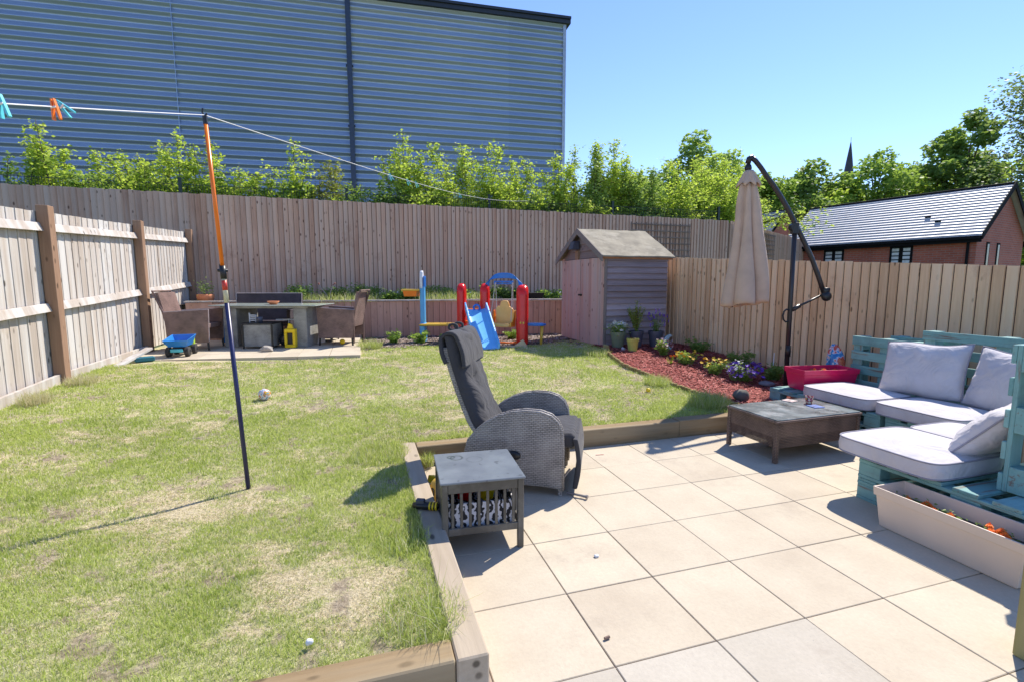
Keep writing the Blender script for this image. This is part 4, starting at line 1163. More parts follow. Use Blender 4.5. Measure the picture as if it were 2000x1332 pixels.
def tree(name, label, x, y, h, r0, mat, trunk=0.22, z_low=0.25, blobs=34, leaf=0.30, n=5200, seed=1, group=None, loose=0.0, sx=1.0):
    h *= 1.10; r0 *= 1.25
    r = np.random.default_rng(seed)
    t = thing(name, label, 'tree', (x, y, 0), group=group)
    mb = MB()
    top = h*0.8
    mb.tube([(0, 0, 0), (0.1*r.normal(), 0.1, h*0.3), (0.15*r.normal(), 0, h*0.55), (0, 0, top)], [trunk, trunk*.75, trunk*.45, trunk*.1], 8)
    cs = []
    for k in range(blobs):
        q = r.random()
        zc = h*(z_low+(0.93-z_low)*q)
        env = sin(pi*min(1, (q*0.72+0.24)))**0.55
        a = r.random()*2*pi; d = r0*env*sqrt(r.random())*0.85
        br = r0*(0.20+0.20*r.random())*(1-0.35*q)
        c = np.array([cos(a)*d*sx, sin(a)*d, min(zc, h-br*0.8)])
        cs.append((c, br))
        zb = max(h*0.2, c[2]-d*0.9-h*.1)
        mb.tube([(0, 0, zb*0.9), tuple(c*np.array([.5, .5, 1])*np.array([1, 1, .93])), tuple(c)], [trunk*.3, trunk*.18, trunk*.06], 5)
    cs.append((np.array([0.1*r0, 0, h-r0*.22]), r0*.24))
    mb.build('trunk', BARK, t, smooth=True)
    P = []
    tot = sum(b*b for _, b in cs)
    for c, br in cs:
        m_ = int(n*br*br/tot)
        d = r.normal(size=(m_, 3)); d /= np.linalg.norm(d, axis=1)[:, None]
        rad = br*(0.45+0.62*r.random(m_)**0.6+0.25*loose*r.random(m_))
        f = 1+0.28*np.sin(d[:, 0]*5+c[0]*9)*np.cos(d[:, 2]*6+c[2]*7)
        P.append(c+d*(rad*f)[:, None]*np.array([1, 1, .85]))
    P = np.concatenate(P)
    V, F = leafquads(P, leaf, aspect=0.7)
    fast_mesh('crown', V, F, mat, t)
    return t
far = [ # px-derived: X at Y, height
 (1215, 35, 8.2, 2.8, L_MID, 'mid green tree in the wood directly right of the tall hedge shrub'),
 (1262, 44, 9.6, 3.2, L_DARK, 'dark tree in the wood above the shed roof ridge'),
 (1300, 38, 8.9, 2.6, L_MID, 'mid green tree above the big trellis'),
 (1362, 32, 9.9, 2.0, L_PALE, 'pale slender loose tree, tallest left of the closed parasol'),
 (1330, 46, 10.0, 3.0, L_DARK, 'dark tree behind the pale slender tree'),
 (1425, 34, 9.3, 2.4, L_PALE, 'pale tree touching the top of the parasol arm from the left'),
 (1400, 46, 10.6, 3.2, L_MID, 'mid green tree deep in the wood left of the parasol top'),
 (1490, 36, 8.3, 2.8, L_MID, 'mid green tree right of the parasol arm'),
 (1540, 44, 9.2, 3.2, L_YG, 'yellowish tree above the small brick gable'),
 (1590, 36, 9.2, 2.9, L_DARK, 'rounded dark tree left of the church spire'),
 (1645, 40, 8.6, 2.6, L_YG, 'low yellow green tree at the foot of the church spire'),
 (1630, 52, 10.6, 3.0, L_DARK, 'dark tree just left below the church spire'),
 (1718, 38, 10.3, 3.1, L_MID, 'broad rounded tree right of the church spire'),
 (1672, 56, 11.6, 3.0, L_MID, 'distant tree immediately right of the church spire'),
 (1775, 40, 9.3, 2.8, L_YG, 'yellow green tree over the middle of the grey roof'),
 (1790, 52, 12.4, 3.4, L_DARK, 'dark distant tree over the middle of the grey roof'),
 (1858, 38, 11.7, 2.6, L_DARK, 'tall dark tree with a ragged twin top left of the willow'),
 (1895, 36, 12.2, 2.3, L_DARK, 'tallest dark pointed tree above the roof ridge'),
 (1925, 42, 10.2, 2.8, L_YG, 'yellowish low tree between the dark pointed tree and the willow'),
 (1940, 52, 12.6, 3.2, L_MID, 'mid green tree behind the right end of the roof'),
]
for i, (px, Y, h, r0, mt, lb) in enumerate(far):
    X = (px-1000)/960*Y*0.96
    x, y = C(X, Y)
    tree('woodland_tree', lb, x, y, h, r0, mt, seed=500+i, n=11000 if mt is not L_PALE else 8000, leaf=0.30 if mt is not L_PALE else 0.24, group='trees of the wood beyond the fences', z_low=0.2, loose=0.6 if mt is L_PALE else 0.1)
# grey green willow at the right edge
for (px, Y, h, r0, sd, lb) in ((1985, 30, 14.2, 3.2, 71, 'tall grey green willow with drooping sprays at the right edge'),):
    x, y = C((px-1000)/960*Y+1.2, Y)
    tree('willow_tree', lb, x, y, h, r0, leafmat('grey_green_leaf', (0.07, 0.11, 0.06), (0.19, 0.25, 0.14), None, 0.4), n=15000, leaf=0.19, blobs=60, seed=sd, z_low=0.3, loose=2.0, trunk=0.3)
x, y = C(36.5, 34)
tree('woodland_tree', 'grey green tree right of the roof apex, mostly beyond the frame', x, y, 11.5, 3.4, L_MID, seed=77, group='trees of the wood beyond the fences')
# hazy understorey of the wood
def understorey():
    n = 26000
    X = rng.uniform(4, 75, n); Y = rng.uniform(57, 66, n)
    x = X*cos(TH)+Y*sin(TH); y = -X*sin(TH)+Y*cos(TH)
    top = 6.5+2.5*fbm(x, y, 0.12, 3, 3)
    z = rng.random(n)**0.7*top
    V, F = leafquads(np.stack([x, y, z], -1), 0.75, aspect=0.7)
    tag(fast_mesh('woodland', V, F, L_DARK), 'dark mass of woodland behind the single trees', 'woodland', kind='stuff')
understorey()

# branch overhanging the returning fence
def overhang():
    t = thing('overhanging_branch', 'leafy yellow green branch hanging over the fence right of the parasol cloth', 'branch', (12.6, 13.6, 0))
    r = np.random.default_rng(5); mb = MB(); P = []
    for k in range(9):
        p0 = np.array([0.2, 0.3, 3.3]); e = np.array([0.3+0.9*r.random(), -1.3-0.9*r.random(), 2.75+0.8*r.random()])
        m_ = (p0+e)/2+np.array([0, 0, 0.35])
        mb.tube([tuple(p0), tuple(m_), tuple(e)], [0.014, 0.009, 0.003], 5)
        s_ = r.random(90)[:, None]
        c = (1-s_)**2*p0+2*s_*(1-s_)*m_+s_**2*e
        P.append(c+r.normal(0, 0.10, (90, 3)))
    mb.tube([(0, 0.6, 0), (0.1, 0.5, 2.0), (0.2, 0.3, 3.3)], [0.03, 0.02, 0.015], 6)
    mb.build('twigs', BARK, t)
    V, F = leafquads(np.concatenate(P), 0.085); fast_mesh('foliage', V, F, L_YG, t)
overhang()

# plants in the raised bed
def clump(name, label, x, y, z, r, h, mat, n, leaf=0.05, blade=0, cat='plant', flowers=None, group=None, seed=1):
    rr = np.random.default_rng(seed)
    t = thing(name, label, cat, (x, y, z), group=group)
    k = 14; P = []; mb = MB()
    for i in range(k):
        a = rr.random()*2*pi; d = r*sqrt(rr.random()); hh = h*(0.5+0.5*rr.random())
        mb.tube([(0.2*d*cos(a), 0.2*d*sin(a), -0.02), (0.7*d*cos(a), 0.7*d*sin(a), hh*.55), (d*cos(a), d*sin(a), hh)], [0.004, 0.003, 0.0015], 4)
        m_ = n//k; s_ = rr.random(m_)**0.8
        P.append(np.stack([d*cos(a)*s_, d*sin(a)*s_, hh*s_], -1)+rr.normal(0, r*0.16, (m_, 3))*np.array([1, 1, .6]))
    mb.build('stems', mat, t)
    P = np.concatenate(P); P[:, 2] = np.abs(P[:, 2])
    V, F = leafquads(P, leaf, aspect=0.45); fast_mesh('foliage', V, F, mat, t)
    if flowers:
        fm, nf, fr, zlo = flowers
        mb = MB(); r2 = random.Random(seed)
        for i in range(nf):
            a = r2.random()*6.28; d = r*1.05*sqrt(r2.random()); zz = h*(zlo+(1.05-zlo)*r2.random())
            c = (d*cos(a), d*sin(a), zz)
            mb.M = T(*c) @ Euler((r2.uniform(-.7, .9), r2.uniform(-.7, .7), r2.random()*6)).to_matrix().to_4x4()
            nP = 6
            for q in range(nP):
                b_ = 2*pi*q/nP
                mb.add([(0, 0, 0), (fr*cos(b_-.42), fr*sin(b_-.42), fr*.25), (fr*1.1*cos(b_), fr*1.1*sin(b_), fr*.1), (fr*cos(b_+.42), fr*sin(b_+.42), fr*.25)], [(0, 1, 2, 3)])
            mb.M = Matrix.Identity(4)
            if nf <= 40: mb.build('flower', fm, t); mb = MB()
        if nf > 40: mb.build('flowers', fm, t)
    return t
FW = plain('white_petal', (0.82, 0.82, 0.80), 0.6, bmp=0)
FY = plain('yellow_petal', (0.85, 0.52, 0.02), 0.6, bmp=0)
FO = plain('orange_petal', (0.85, 0.20, 0.01), 0.6, bmp=0)
FP = plain('violet_petal', (0.17, 0.05, 0.50), 0.6, bmp=0)
FPK = plain('pale_pink_petal', (0.66, 0.45, 0.48), 0.6, bmp=0)
bedp = [(-1.2, 0.35, 'dark leafy plant behind the rattan sofa back'), (-0.45, 0.30, 'leafy plant in the raised bed right of the rattan table'), (0.15, 0.38, 'taller dark green plant above the right garden chair'), (0.65, 0.22, 'low dark plant above the gap beside the blue column'), (1.1, 0.26, 'low green plant under the yellow toy basket'), (1.75, 0.34, 'green plant just right of the blue column'),
        (2.35, 0.24, 'low plant in the bed above the slide'), (2.9, 0.38, 'dark leafy plant seen under the blue arch left'), (3.35, 0.36, 'dark leafy plant seen under the blue arch right'), (4.35, 0.24, 'low plant by the shed eaves')]
for i, (x, h, lb) in enumerate(bedp):
    clump('bed_plant', lb, x, 10.9+0.12*(i % 3), 1.01, 0.36, h*0.95, L_DARK if i % 3 else L_MID, 1500, 0.055, flowers=(FW, 3, 0.025, 0.6), group='plants in the raised bed', seed=60+i)
tuft('grass_tuft', 'thin dark grass along the foot of the back fence in the raised bed', 2.0, 10.9, 0.9, 1600, 0.32, z=1.0, w=0.004)
tuft('grass_tuft', 'thin grass in the raised bed left of the toys', -0.4, 10.9, 0.9, 1400, 0.3, z=1.0, w=0.004)
t = thing('dead_stems', 'two bare pale stems with knobbly tips behind the right garden chair', 'plant', (-0.62, 10.7, 1.01))
mb = MB()
mb.tube([(0.02, 0, 0), (-0.02, 0, 0.16), (-0.12, 0, 0.30), (-0.15, 0, 0.37)], 0.010, 5); mb.tube([(0.04, 0, 0), (0.06, 0, 0.2), (0.10, 0, 0.33), (0.14, 0, 0.38)], 0.010, 5)
mb.build('stem', plain('pale_stem', (0.42, 0.34, 0.30), 0.9), t)
mb = MB(); mb.ball((-0.155, 0, 0.38), 0.022, 8); mb.ball((0.15, 0, 0.385), 0.022, 8); mb.ball((0.12, 0, 0.36), 0.016, 8); mb.build('seed_heads', plain('reddish_seedhead', (0.35, 0.16, 0.12), 0.9), t)
weeds = [(1.0, 8.75, 'weed clump at the foot of the blue column'), (1.45, 8.4, 'pale weed clump right of the blue column, by the recliner headrest'), (0.55, 8.9, 'weed clump on the bark left of the blue column'), (2.75, 8.9, 'small weeds behind the red right-hand tower')]
for i, (x, y, lb) in enumerate(weeds):
    clump('weed', lb, x, y, LZ(x, y), 0.17, 0.22, L_MID, 420, 0.055, group='weeds on the bark strip', seed=90+i)

# ------------------------------------------------------------------ climbing frame with slide and swing
def arcpts(c, r, a0, a1, n, plane='xz', ry=None):
    ry = ry or r
    return [(c[0]+r*cos(a0+(a1-a0)*i/n), c[1], c[2]+ry*sin(a0+(a1-a0)*i/n)) for i in range(n+1)]
def playset():
    # local frame is turned so that x follows the row of towers
    ox, oy = 1.95, 8.55; rz = radians(-22)
    zb = 0.33
    t = thing('play_centre', 'plastic play centre with red towers, blue slide, yellow swing seat and basketball column', 'play set', (ox, oy, zb), rz)
    c_, s_ = cos(rz), sin(rz)
    def L(x, y): return ((x-ox)*c_+(y-oy)*s_, -(x-ox)*s_+(y-oy)*c_)
    def tower(px, py, wd, h, label=None, dp=0.30):
        x, y = L(px, py)
        mb = MB()
        out = []
        n = 10
        # side profile: domed slab, deep along y, thin along x
        for i in range(n+1):
            a = pi*i/n; out.append((-cos(a)*dp/2, h-dp*0.55+sin(a)*dp*0.55))
        out = [(-dp/2-.03, 0.0), (-dp/2, 0.25)]+out+[(dp/2, 0.25), (dp/2+.03, 0.0)]
        mb.M = T(x, y, 0)
        mb.prism(out, -wd/2, wd/2, 'YZ')
        o = mb.build('tower', P_RED, t, smooth=True, bevel=wd*0.40, seg=5)
        return x, y
    tower(1.785, 8.87, 0.145, 1.07); tower(2.17, 8.66, 0.155, 1.07); xr, yr = tower(2.68, 8.05, 0.20, 1.05, dp=0.34)
    # steps between the first two towers
    xa, ya = L(1.785, 8.87); xb, yb = L(2.17, 8.66)
    for z in (0.18, 0.38, 0.60):
        mb = MB(); mb.M = T((xa+xb)/2, (ya+yb)/2+0.03, 0); mb.cham(-0.15, 0.15, -0.06, 0.06, z-.03, z+.01, .008); mb.build('step', P_ORANGE, t)
    # slide
    sx0, sy0 = L(1.965, 8.52); sx1, sy1 = L(1.94, 7.60)
    mb = MB(); n = 16; V = []
    prof = [(-0.185, 0.12), (-0.205, 0.125), (-0.20, 0.10), (-0.165, 0.015), (-0.10, 0.0), (0.10, 0.0), (0.165, 0.015), (0.20, 0.10), (0.205, 0.125), (0.185, 0.12)]
    prof = [(-0.20, 0.0), (-0.205, 0.12), (-0.178, 0.125), (-0.165, 0.03), (-0.10, 0.012), (0.10, 0.012), (0.165, 0.03), (0.178, 0.125), (0.205, 0.12), (0.20, 0.0), (0.10, -0.012), (-0.10, -0.012)]
    vs = []; fs = []
    for i in range(n+1):
        q = i/n
        x = sx0+(sx1-sx0)*q; y = sy0+(sy1-sy0)*q
        z = 0.62*(1-ss(q*0.98)) if False else 0.60*(1-q)**1.0 - 0.0
        z = 0.63*(1-q)+0.10*sin(pi*min(1, q/0.14))*0.0+ (0.05 if q > .9 else 0.0)*0
        z = float(np.interp(q, [0, 0.10, 0.82, 0.93, 1.0], [0.60, 0.56, 0.10, 0.035, 0.025]))
        sc = 1.0+0.04*q
        lipz = 1.0 if q > 0.05 else 1.15
        for u, v in prof: vs.append((x+u*sc*c_, y-u*sc*s_, z+v*lipz*(1.0 if q < .95 else 0.75)))
    k = len(prof)
    for i in range(n):
        for j in range(k): fs.append((i*k+j, i*k+(j+1) % k, (i+1)*k+(j+1) % k, (i+1)*k+j))
    fs.append(tuple(range(k))); fs.append(tuple(n*k+j for j in range(k))[::-1])
    mb.add(vs, fs); mb.build('slide', plain('sky_blue_slide_plastic', (0.16, 0.50, 0.88), .25, bmp=.02, var=.04), t, smooth=True, auto=True, bevel=0.004)
    # slide top bar with hole
    mb = MB()
    mb.M = T(sx0+0.02, sy0-.02, 0.64); mb.tube([(0.055*cos(a), -0.02*sin(a)-.01, 0.055*sin(a)) for a in [2*pi*i/14 for i in range(14)]], 0.018, 6, close=True)
    mb.build('grab_handle', P_BLUE, t, smooth=True)
    # arch
    xm, ym = L(2.17, 8.66)
    A0 = Vector((xm+.03, ym-.02, 0.90)); A1 = Vector((xr-.02, yr, 0.90))
    mb = MB(); pts = []
    n = 20
    sec = lambda: [(-.035, -.03), (.035, -.03), (.035, .04), (-.035, .04)]
    vs = []; fs = []
    for i in range(n+1):
        a = pi*(1-i/n)
        q = 0.5-0.5*np.sign(cos(a))*abs(cos(a))**0.75
        p = A0.lerp(A1, float(q)); zz = 0.90+0.31*abs(sin(a))**0.62
        cx_, cz_ = 0.5-0.5*np.sign(cos(a))*abs(cos(a))**0.75, 0
        nx_, nz_ = cos(a), max(0.15, sin(a))
        l = math.hypot(nx_, nz_); nx_, nz_ = nx_/l, nz_/l
        for d, e in ((-.035, -.05), (.035, -.05), (.035, .045), (-.035, .045)):
            vs.append((p.x+nx_*e*0.9, p.y+d, zz+nz_*e))
    for i in range(n):
        for j in range(4): fs.append((i*4+j, i*4+(j+1) % 4, (i+1)*4+(j+1) % 4, (i+1)*4+j))
    fs += [(0, 1, 2, 3), (n*4+3, n*4+2, n*4+1, n*4)]
    mb.add(vs, fs); arch = mb.build('arch', P_BLUE, t, bevel=0.014, seg=3, smooth=True, auto=True)
    pc = A0.lerp(A1, .5)
    mb = MB(); ux = (A1-A0).normalized(); ra = math.atan2(ux.y, ux.x)
    mb.M = T(pc.x, pc.y, 0) @ RZ(ra); mb.cham(-0.19, 0.19, -0.035, 0.035, 1.05, 1.115, .01); bar = mb.build('cross_bar', P_BLUE, t)
    mb = MB(); mb.M = T(pc.x, pc.y, 0) @ RZ(ra)
    rr = random.Random(3)
    for i in range(11):
        if i == 5: continue
        x = -0.14+0.028*i; mb.box(x-.009, x+.007, -0.038, -0.0352, 1.072, 1.095)
    mb.build('moulded_lettering', plain('dull_brown_print', (0.16, 0.10, 0.14), .6), bar)
    # swing seat and ropes
    sw = Vector((pc.x, pc.y-0.10, 0)); 
    mb = MB()
    M0 = T(sw.x, sw.y, 0) @ RZ(ra+0.15)
    mb.M = M0
    back = [(-0.085, 0.80), (-0.03, 0.825), (0.06, 0.815), (0.085, 0.77), (0.10, 0.715), (0.14, 0.70), (0.175, 0.67), (0.185, 0.59), (0.21, 0.52), (0.215, 0.45), (0.18, 0.40), (0.0, 0.385), (-0.14, 0.40), (-0.19, 0.46), (-0.205, 0.54), (-0.185, 0.60), (-0.19, 0.68), (-0.15, 0.725), (-0.105, 0.72)]
    back = [(x*0.92, z-0.05) for x, z in back]
    mb.prism(back, 0.06, 0.10, 'XZ')
    mb.build('swing_back', P_PEACH, t, bevel=0.014, seg=3)
    mb = MB(); mb.M = M0
    seat = [(-0.17, 0.37), (0.17, 0.37), (0.19, 0.41), (0.17, 0.45), (0.12, 0.43), (-0.12, 0.43), (-0.17, 0.45), (-0.20, 0.41)]
    seat = [(x, z-.05) for x, z in seat]
    mb.prism(seat, -0.14, 0.058, 'XZ'); mb.build('swing_seat', P_PEACH, t, bevel=0.014, seg=3)
    mb = MB(); mb.M = M0
    out = [(-0.13, 0.36), (0.07, 0.36), (0.10, 0.55), (0.085, 0.65), (0.04, 0.62), (0.01, 0.52), (-0.05, 0.45), (-0.12, 0.44)]
    out = [(y, z-.04) for y, z in out]
    mb.prism(out, -0.215, -0.190, 'YZ'); mb.build('side_guard', P_ORANGE, t, bevel=0.008)
    mb = MB(); mb.M = M0; mb.prism(out, 0.185, 0.205, 'YZ'); mb.build('side_guard', P_YEL, t, bevel=0.008)
    mb = MB(); mb.M = M0
    for s in (-1, 1):
        mb.tube([(s*0.165, 0.05, 1.07), (s*0.16, 0.07, 0.62)], 0.006, 5); mb.tube([(s*0.165, 0.03, 1.07), (s*0.20, -0.10, 0.42)], 0.006, 5)
        mb.tube([(s*0.165, 0.05, 1.08), (s*0.165, 0.03, 1.02)], 0.012, 6)
    mb.build('swing_ropes', plain('pale_rope', (0.62, 0.55, 0.52), 0.8), t)
    # base rails on the ground
    x0, y0 = L(2.19, 8.45); x1, y1 = L(2.63, 7.98)
    mb = MB(); mb.tube([(x0, y0, 0.03), (x1-.05, y1+.1, 0.03)], 0.022, 8); mb.tube([(x1-.15, y1+.18, 0.035), (x1+.02, y1+.02, 0.06)], [0.02, 0.045], 8); mb.build('base_rail', P_ORANGE, t)
    x0, y0 = L(2.15, 7.95); x1, y1 = L(2.68, 7.76)
    mb = MB(); mb.M = T((x0+x1)/2, (y0+y1)/2, 0) @ RZ(math.atan2(y1-y0, x1-x0)); mb.cham(-.27, .27, -.05, .05, 0.0, 0.03, .008)
    mb.prism([(0.05, 0.03), (0.27, 0.03), (0.20, 0.14)], -.02, .04, 'XZ'); mb.build('base_plate', plain('faded_yellow_plastic', (0.66, 0.50, 0.30), .5), t, bevel=0.003)
    # side tray on a leg
    xt, yt = L(2.93, 7.98)
    mb = MB(); mb.M = T(xt, yt, 0)
    out = [(-0.17, -0.10), (-0.17, 0.10), (0.0, 0.12), (0.10, 0.10), (0.15, 0.0), (0.10, -0.10), (0.0, -0.12)]
    mb.prism(out, 0.345, 0.385, 'XY'); tr = mb.build('tray', P_BLUE, t, bevel=0.01, seg=3)
    mb = MB(); mb.M = T(xt, yt, 0); mb.prism([(u*.8-.015, v*.8) for u, v in out], 0.3855, 0.390, 'XY'); mb.build('tray_top', P_LBLUE, tr)
    mb = MB(); mb.M = T(xt, yt, 0); mb.tube([(0.06, 0, 0), (0.08, 0, 0.345)], [0.022, 0.03], 10); mb.build('tray_leg', P_YEL, t, smooth=True)
    # clips on the right tower
    for dx in (-0.035, 0.015):
        mb = MB(); mb.M = T(xr+dx, yr-.185, .39); mb.cham(0, .028, -.008, .0, 0, .035, .004); mb.build('clip', P_YEL, t)
    # basketball column
    xc, yc = L(1.10, 9.05)
    mb = MB(); mb.M = T(xc, yc, 0); mb.cham(-.05, .05, -.09, .09, 0, .36, .015); mb.cham(-.04, .04, -.06, .06, .345, 1.02, .012); mb.build('column', P_LBLUE, t)
    mb = MB(); mb.M = T(xc-.005, yc, 0)
    out = [(-.07, 0.98), (.07, 0.98), (.075, 1.18), (.05, 1.27), (0.0, 1.305), (-.05, 1.27), (-.075, 1.18)]
    mb.prism(out, -.03, .022, 'YZ'); mb.build('backboard', P_WHITE, t, bevel=0.015, seg=3)
    mb = MB(); mb.M = T(xc+.032, yc+.02, 0); mb.cham(-.006, .012, -.07, .07, 1.0, 1.2, .005); mb.build('backboard_rim', P_BLUE, t)
    mb = MB(); mb.M = T(xc-.20, yc-.01, 0)
    mb.prism([(-.16, -.13), (.17, -.13), (.17, .13), (-.16, .13)], 0.935, 0.965, 'XY'); b_ = mb.build('hoop_rim', P_YEL, t, bevel=0.01)
    mb = MB(); mb.M = T(xc-.20, yc-.01, 0); mb.lathe([(0.115, 0.83), (0.13, 0.935)], 4); mb.M = T(xc-.20, yc-.01, 0) @ RZ(pi/4)
    mb = MB(); mb.M = T(xc-.20, yc-.01, 0) @ RZ(pi/4); mb.lathe([(0.155, 0.835), (0.18, 0.935)], 4, capb=True); mb.build('hoop_basket', P_ORANGE, b_)
    xe, ye = L(1.73, 8.88)
    mb = MB(); mb.M = T((xc+xe)/2, (yc+ye)/2, 0) @ RZ(math.atan2(ye-yc, xe-xc)); hl = math.hypot(xe-xc, ye-yc)/2
    mb.cham(-hl-.06, hl+.03, -.13, .13, .305, .345, .014); bn = mb.build('bench_panel', P_YEL, t)
    mb = MB(); mb.M = T((xc+xe)/2, (yc+ye)/2, 0) @ RZ(math.atan2(ye-yc, xe-xc))
    for k in range(6): mb.box(-.02+.04*k, .01+.04*k, -.06+.012*(k % 3), -.03+.02*(k % 2), .3452, .348)
    mb.build('panel_print', P_BLACK, bn)
playset()

# ------------------------------------------------------------------ rattan dining corner on the terrace
def rtable():
    t = thing('dining_table', 'grey rattan table with pale glass top and two broad pillar legs', 'table', (-1.36, 9.02, TZ), radians(-17))
    mb = MB(); mb.cham(-.85, .85, -.42, .42, .655, .672, .004); mb.build('table_top', plain('pale_green_glass', (0.42, 0.47, 0.42), 0.12, var=0.1, scale=3, bmp=0), t)
    mb = MB(); mb.cham(-.70, .70, -.36, .36, .62, .654, .004); mb.build('apron', R_SILV, t)
    for x in (-.56, .56):
        mb = MB(); mb.cham(x-.105, x+.105, -.34, .34, 0, .619, .006); mb.build('leg', R_SILV, t)
    for x in (-.62, .62):
        mb = MB(); mb.box(x-.03, x+.03, -.05, .05, -.0, .004); mb.build('glide', P_BLACK, t)
rtable()
def rsofa():
    t = thing('rattan_sofa', 'dark rattan two seater with pale edge piping behind the table', 'sofa', (-1.62, 9.95, TZ), radians(-17))
    edge = plain('pale_edge', (0.5, 0.44, 0.42), .5)
    mb = MB(); mb.hexa([(-.60, .0, .30), (.60, .0, .30), (.60, .06, .30), (-.60, .06, .30), (-.60, .10, .83), (.60, .10, .83), (.60, .15, .83), (-.60, .15, .83)]); mb.build('backrest', R_DARK, t)
    mb = MB(); mb.tube([(-.60, .02, .30), (-.60, .10, .835), (.60, .10, .835), (.60, .02, .30)], .008, 6); mb.build('edge_trim', edge, t)
    mb = MB(); mb.cham(-.60, .60, -.5, .02, .28, .36, .01); mb.build('seat', R_DARK, t)
    for x in (-.60, .60):
        mb = MB(); mb.cham(x-.03, x+.03, -.5, .05, .06, .56, .006); a = mb.build('arm', R_DARK, t)
    for x in (-.58, .58):
        for y in (-.47, .04):
            mb = MB(); mb.tube([(x, y, 0), (x, y, .3)], .017, 8); mb.build('leg', P_BLACK, t)
rsofa()
def rchair(name, label, x, y, rz, mat, backlean=0.16, bh=0.90):
    """seat faces local +x; arms are full side panels on thin legs"""
    t = thing(name, label, 'chair', (x, y, TZ), rz, 'brown rattan armchairs of the dining corner')
    edge = plain('pale_edge', (0.5, 0.44, 0.42), .5)
    mb = MB(); mb.hexa([(-.30, -.27, .30), (-.26, -.27, .30), (-.26, .27, .30), (-.30, .27, .30), (-.30-backlean, -.26, bh-.02), (-.265-backlean, -.26, bh-.02), (-.265-backlean, .26, bh-.02), (-.30-backlean, .26, bh-.02)]); mb.build('backrest', mat, t)
    mb = MB(); mb.cham(-.28, .26, -.26, .26, .33, .40, .01); mb.build('seat', mat, t)
    for s in (-1, 1):
        mb = MB(); yy = s*.28
        out = [(-.29, .12), (.27, .12), (.29, .62), (-.33, .585)]
        mb.prism(out, yy-.022, yy+.022, 'XZ'); a = mb.build('arm_panel', mat, t, bevel=.004)
        mb = MB(); mb.tube([(-.33, yy, .588), (.29, yy, .623), (.272, yy, .14)], .007, 6); mb.build('piping', edge, a)
        for xx in (-.27, .25):
            mb = MB(); mb.tube([(xx*1.05, yy, 0), (xx, yy, .2)], .016, 8); mb.build('leg', P_BLACK, t)
    mb = MB(); mb.tube([(-.30, -.27, .03), (-.31, -.27, .5), (-.335-backlean, -.265, bh), (-.335-backlean, .265, bh), (-.31, .27, .5), (-.30, .27, .03)], .016, 8); mb.build('back_frame', R_TAN, t)
rchair('rattan_armchair', 'brown rattan armchair turned to the right beside the left fence', -2.46, 8.84, radians(-7), R_TAN, 0.13, 0.90)
rchair('rattan_armchair', 'brown rattan armchair on the right of the table with its back to the toys', -0.32, 8.86, radians(180-17), R_TAN, 0.10)
def cube_stool():
    t = thing('rattan_stool', 'boxy grey rattan footstool with black top under the table', 'stool', (-1.50, 8.72, TZ), radians(-13))
    mb = MB(); mb.cham(-.215, .215, -.21, .21, .03, .375, .006); mb.build('body', R_SILV, t)
    mb = MB(); mb.cham(-.225, .225, -.22, .22, .376, .40, .005); mb.build('top', BLACKM, t)
    for x in (-.22, .22):
        for y in (-.215, .215): mb = MB(); mb.cham(x-.012, x+.012, y-.012, y+.012, 0, .375, .003); mb.build('leg', BLACKM, t)
cube_stool()
mb = MB(); mb.lathe([(.05, 0), (.085, .035), (.095, .055), (.088, .055), (.078, .035), (.04, .012)], 20, (-1.35, 8.86, TZ+.673), capb=True, capt=True)
tag(mb.build('bowl', TERRA, smooth=True), 'small terracotta bowl on the pale table top', 'bowl')
mb = MB(); mb.lathe([(.04, 0), (.045, .09), (.04, .09), (.036, .01)], 16, (-1.52, 8.62, TZ+.401), capb=True, capt=True)
tag(mb.build('cup', P_SLATE, smooth=True), 'blue grey cup on the black topped stool', 'cup')
mb = MB(); mb.M = T(-1.64, 8.72, TZ+.401) @ RZ(-.2)
for i in range(4): mb.box(-.045, .05, -.02, .02, .02+.028*i, .034+.028*i)
mb.box(-.05, -.04, -.022, .022, 0, .15); mb.box(.045, .052, -.022, .022, 0, .12)
tag(mb.build('toy_rack', P_WHITE), 'small white slatted toy rack on the black topped stool', 'toy')
def bin_(): 
    t = thing('storage_bin', 'blue plastic bin behind the left rattan armchair', 'bin', (-2.12, 9.62, TZ), radians(-12))
    mb = MB(); 
    for (a, b_) in ((0, 1),):
        mb.hexa([(-.13, -.12, 0), (.13, -.12, 0), (.13, .12, 0), (-.13, .12, 0), (-.165, -.15, .38), (.165, -.15, .38), (.165, .15, .38), (-.165, .15, .38)])
    mb.build('body', P_BLUE, t, bevel=.02, seg=3)
    mb = MB(); mb.cham(-.18, .18, -.165, .165, .372, .395, .008); mb.build('rim', P_LBLUE, t)
bin_()
def lantern():
    t = thing('toy_lantern', 'bright yellow plastic lantern shaped toy standing before the table', 'toy', (-1.07, 8.50, TZ), radians(-15))
    mb = MB(); mb.cham(-.085, .085, -.05, .05, 0, .055, .01); mb.cham(-.085, .085, -.05, .05, .24, .30, .01); mb.cham(-.085, -.045, -.05, .05, .05, .245, .006); mb.cham(.045, .085, -.05, .05, .05, .245, .006); mb.build('frame', P_BYEL, t)
    mb = MB(); mb.box(-.044, .044, -.02, .02, .055, .24); mb.build('window', P_BLACK, t)
    mb = MB(); mb.prism([(-.045, .30), (.045, .30), (.03, .37), (-.02, .39)], -.025, .025, 'XZ'); mb.build('handle', P_BYEL, t, bevel=.006)
lantern()
mb = MB(); mb.M = T(-1.22, 8.62, TZ+.001) @ Matrix.Rotation(.4, 4, 'Y'); mb.lathe([(.03, 0.0), (.09, .06), (.10, .13), (.05, .2)], 10, (0, 0, 0.03), capt=True)
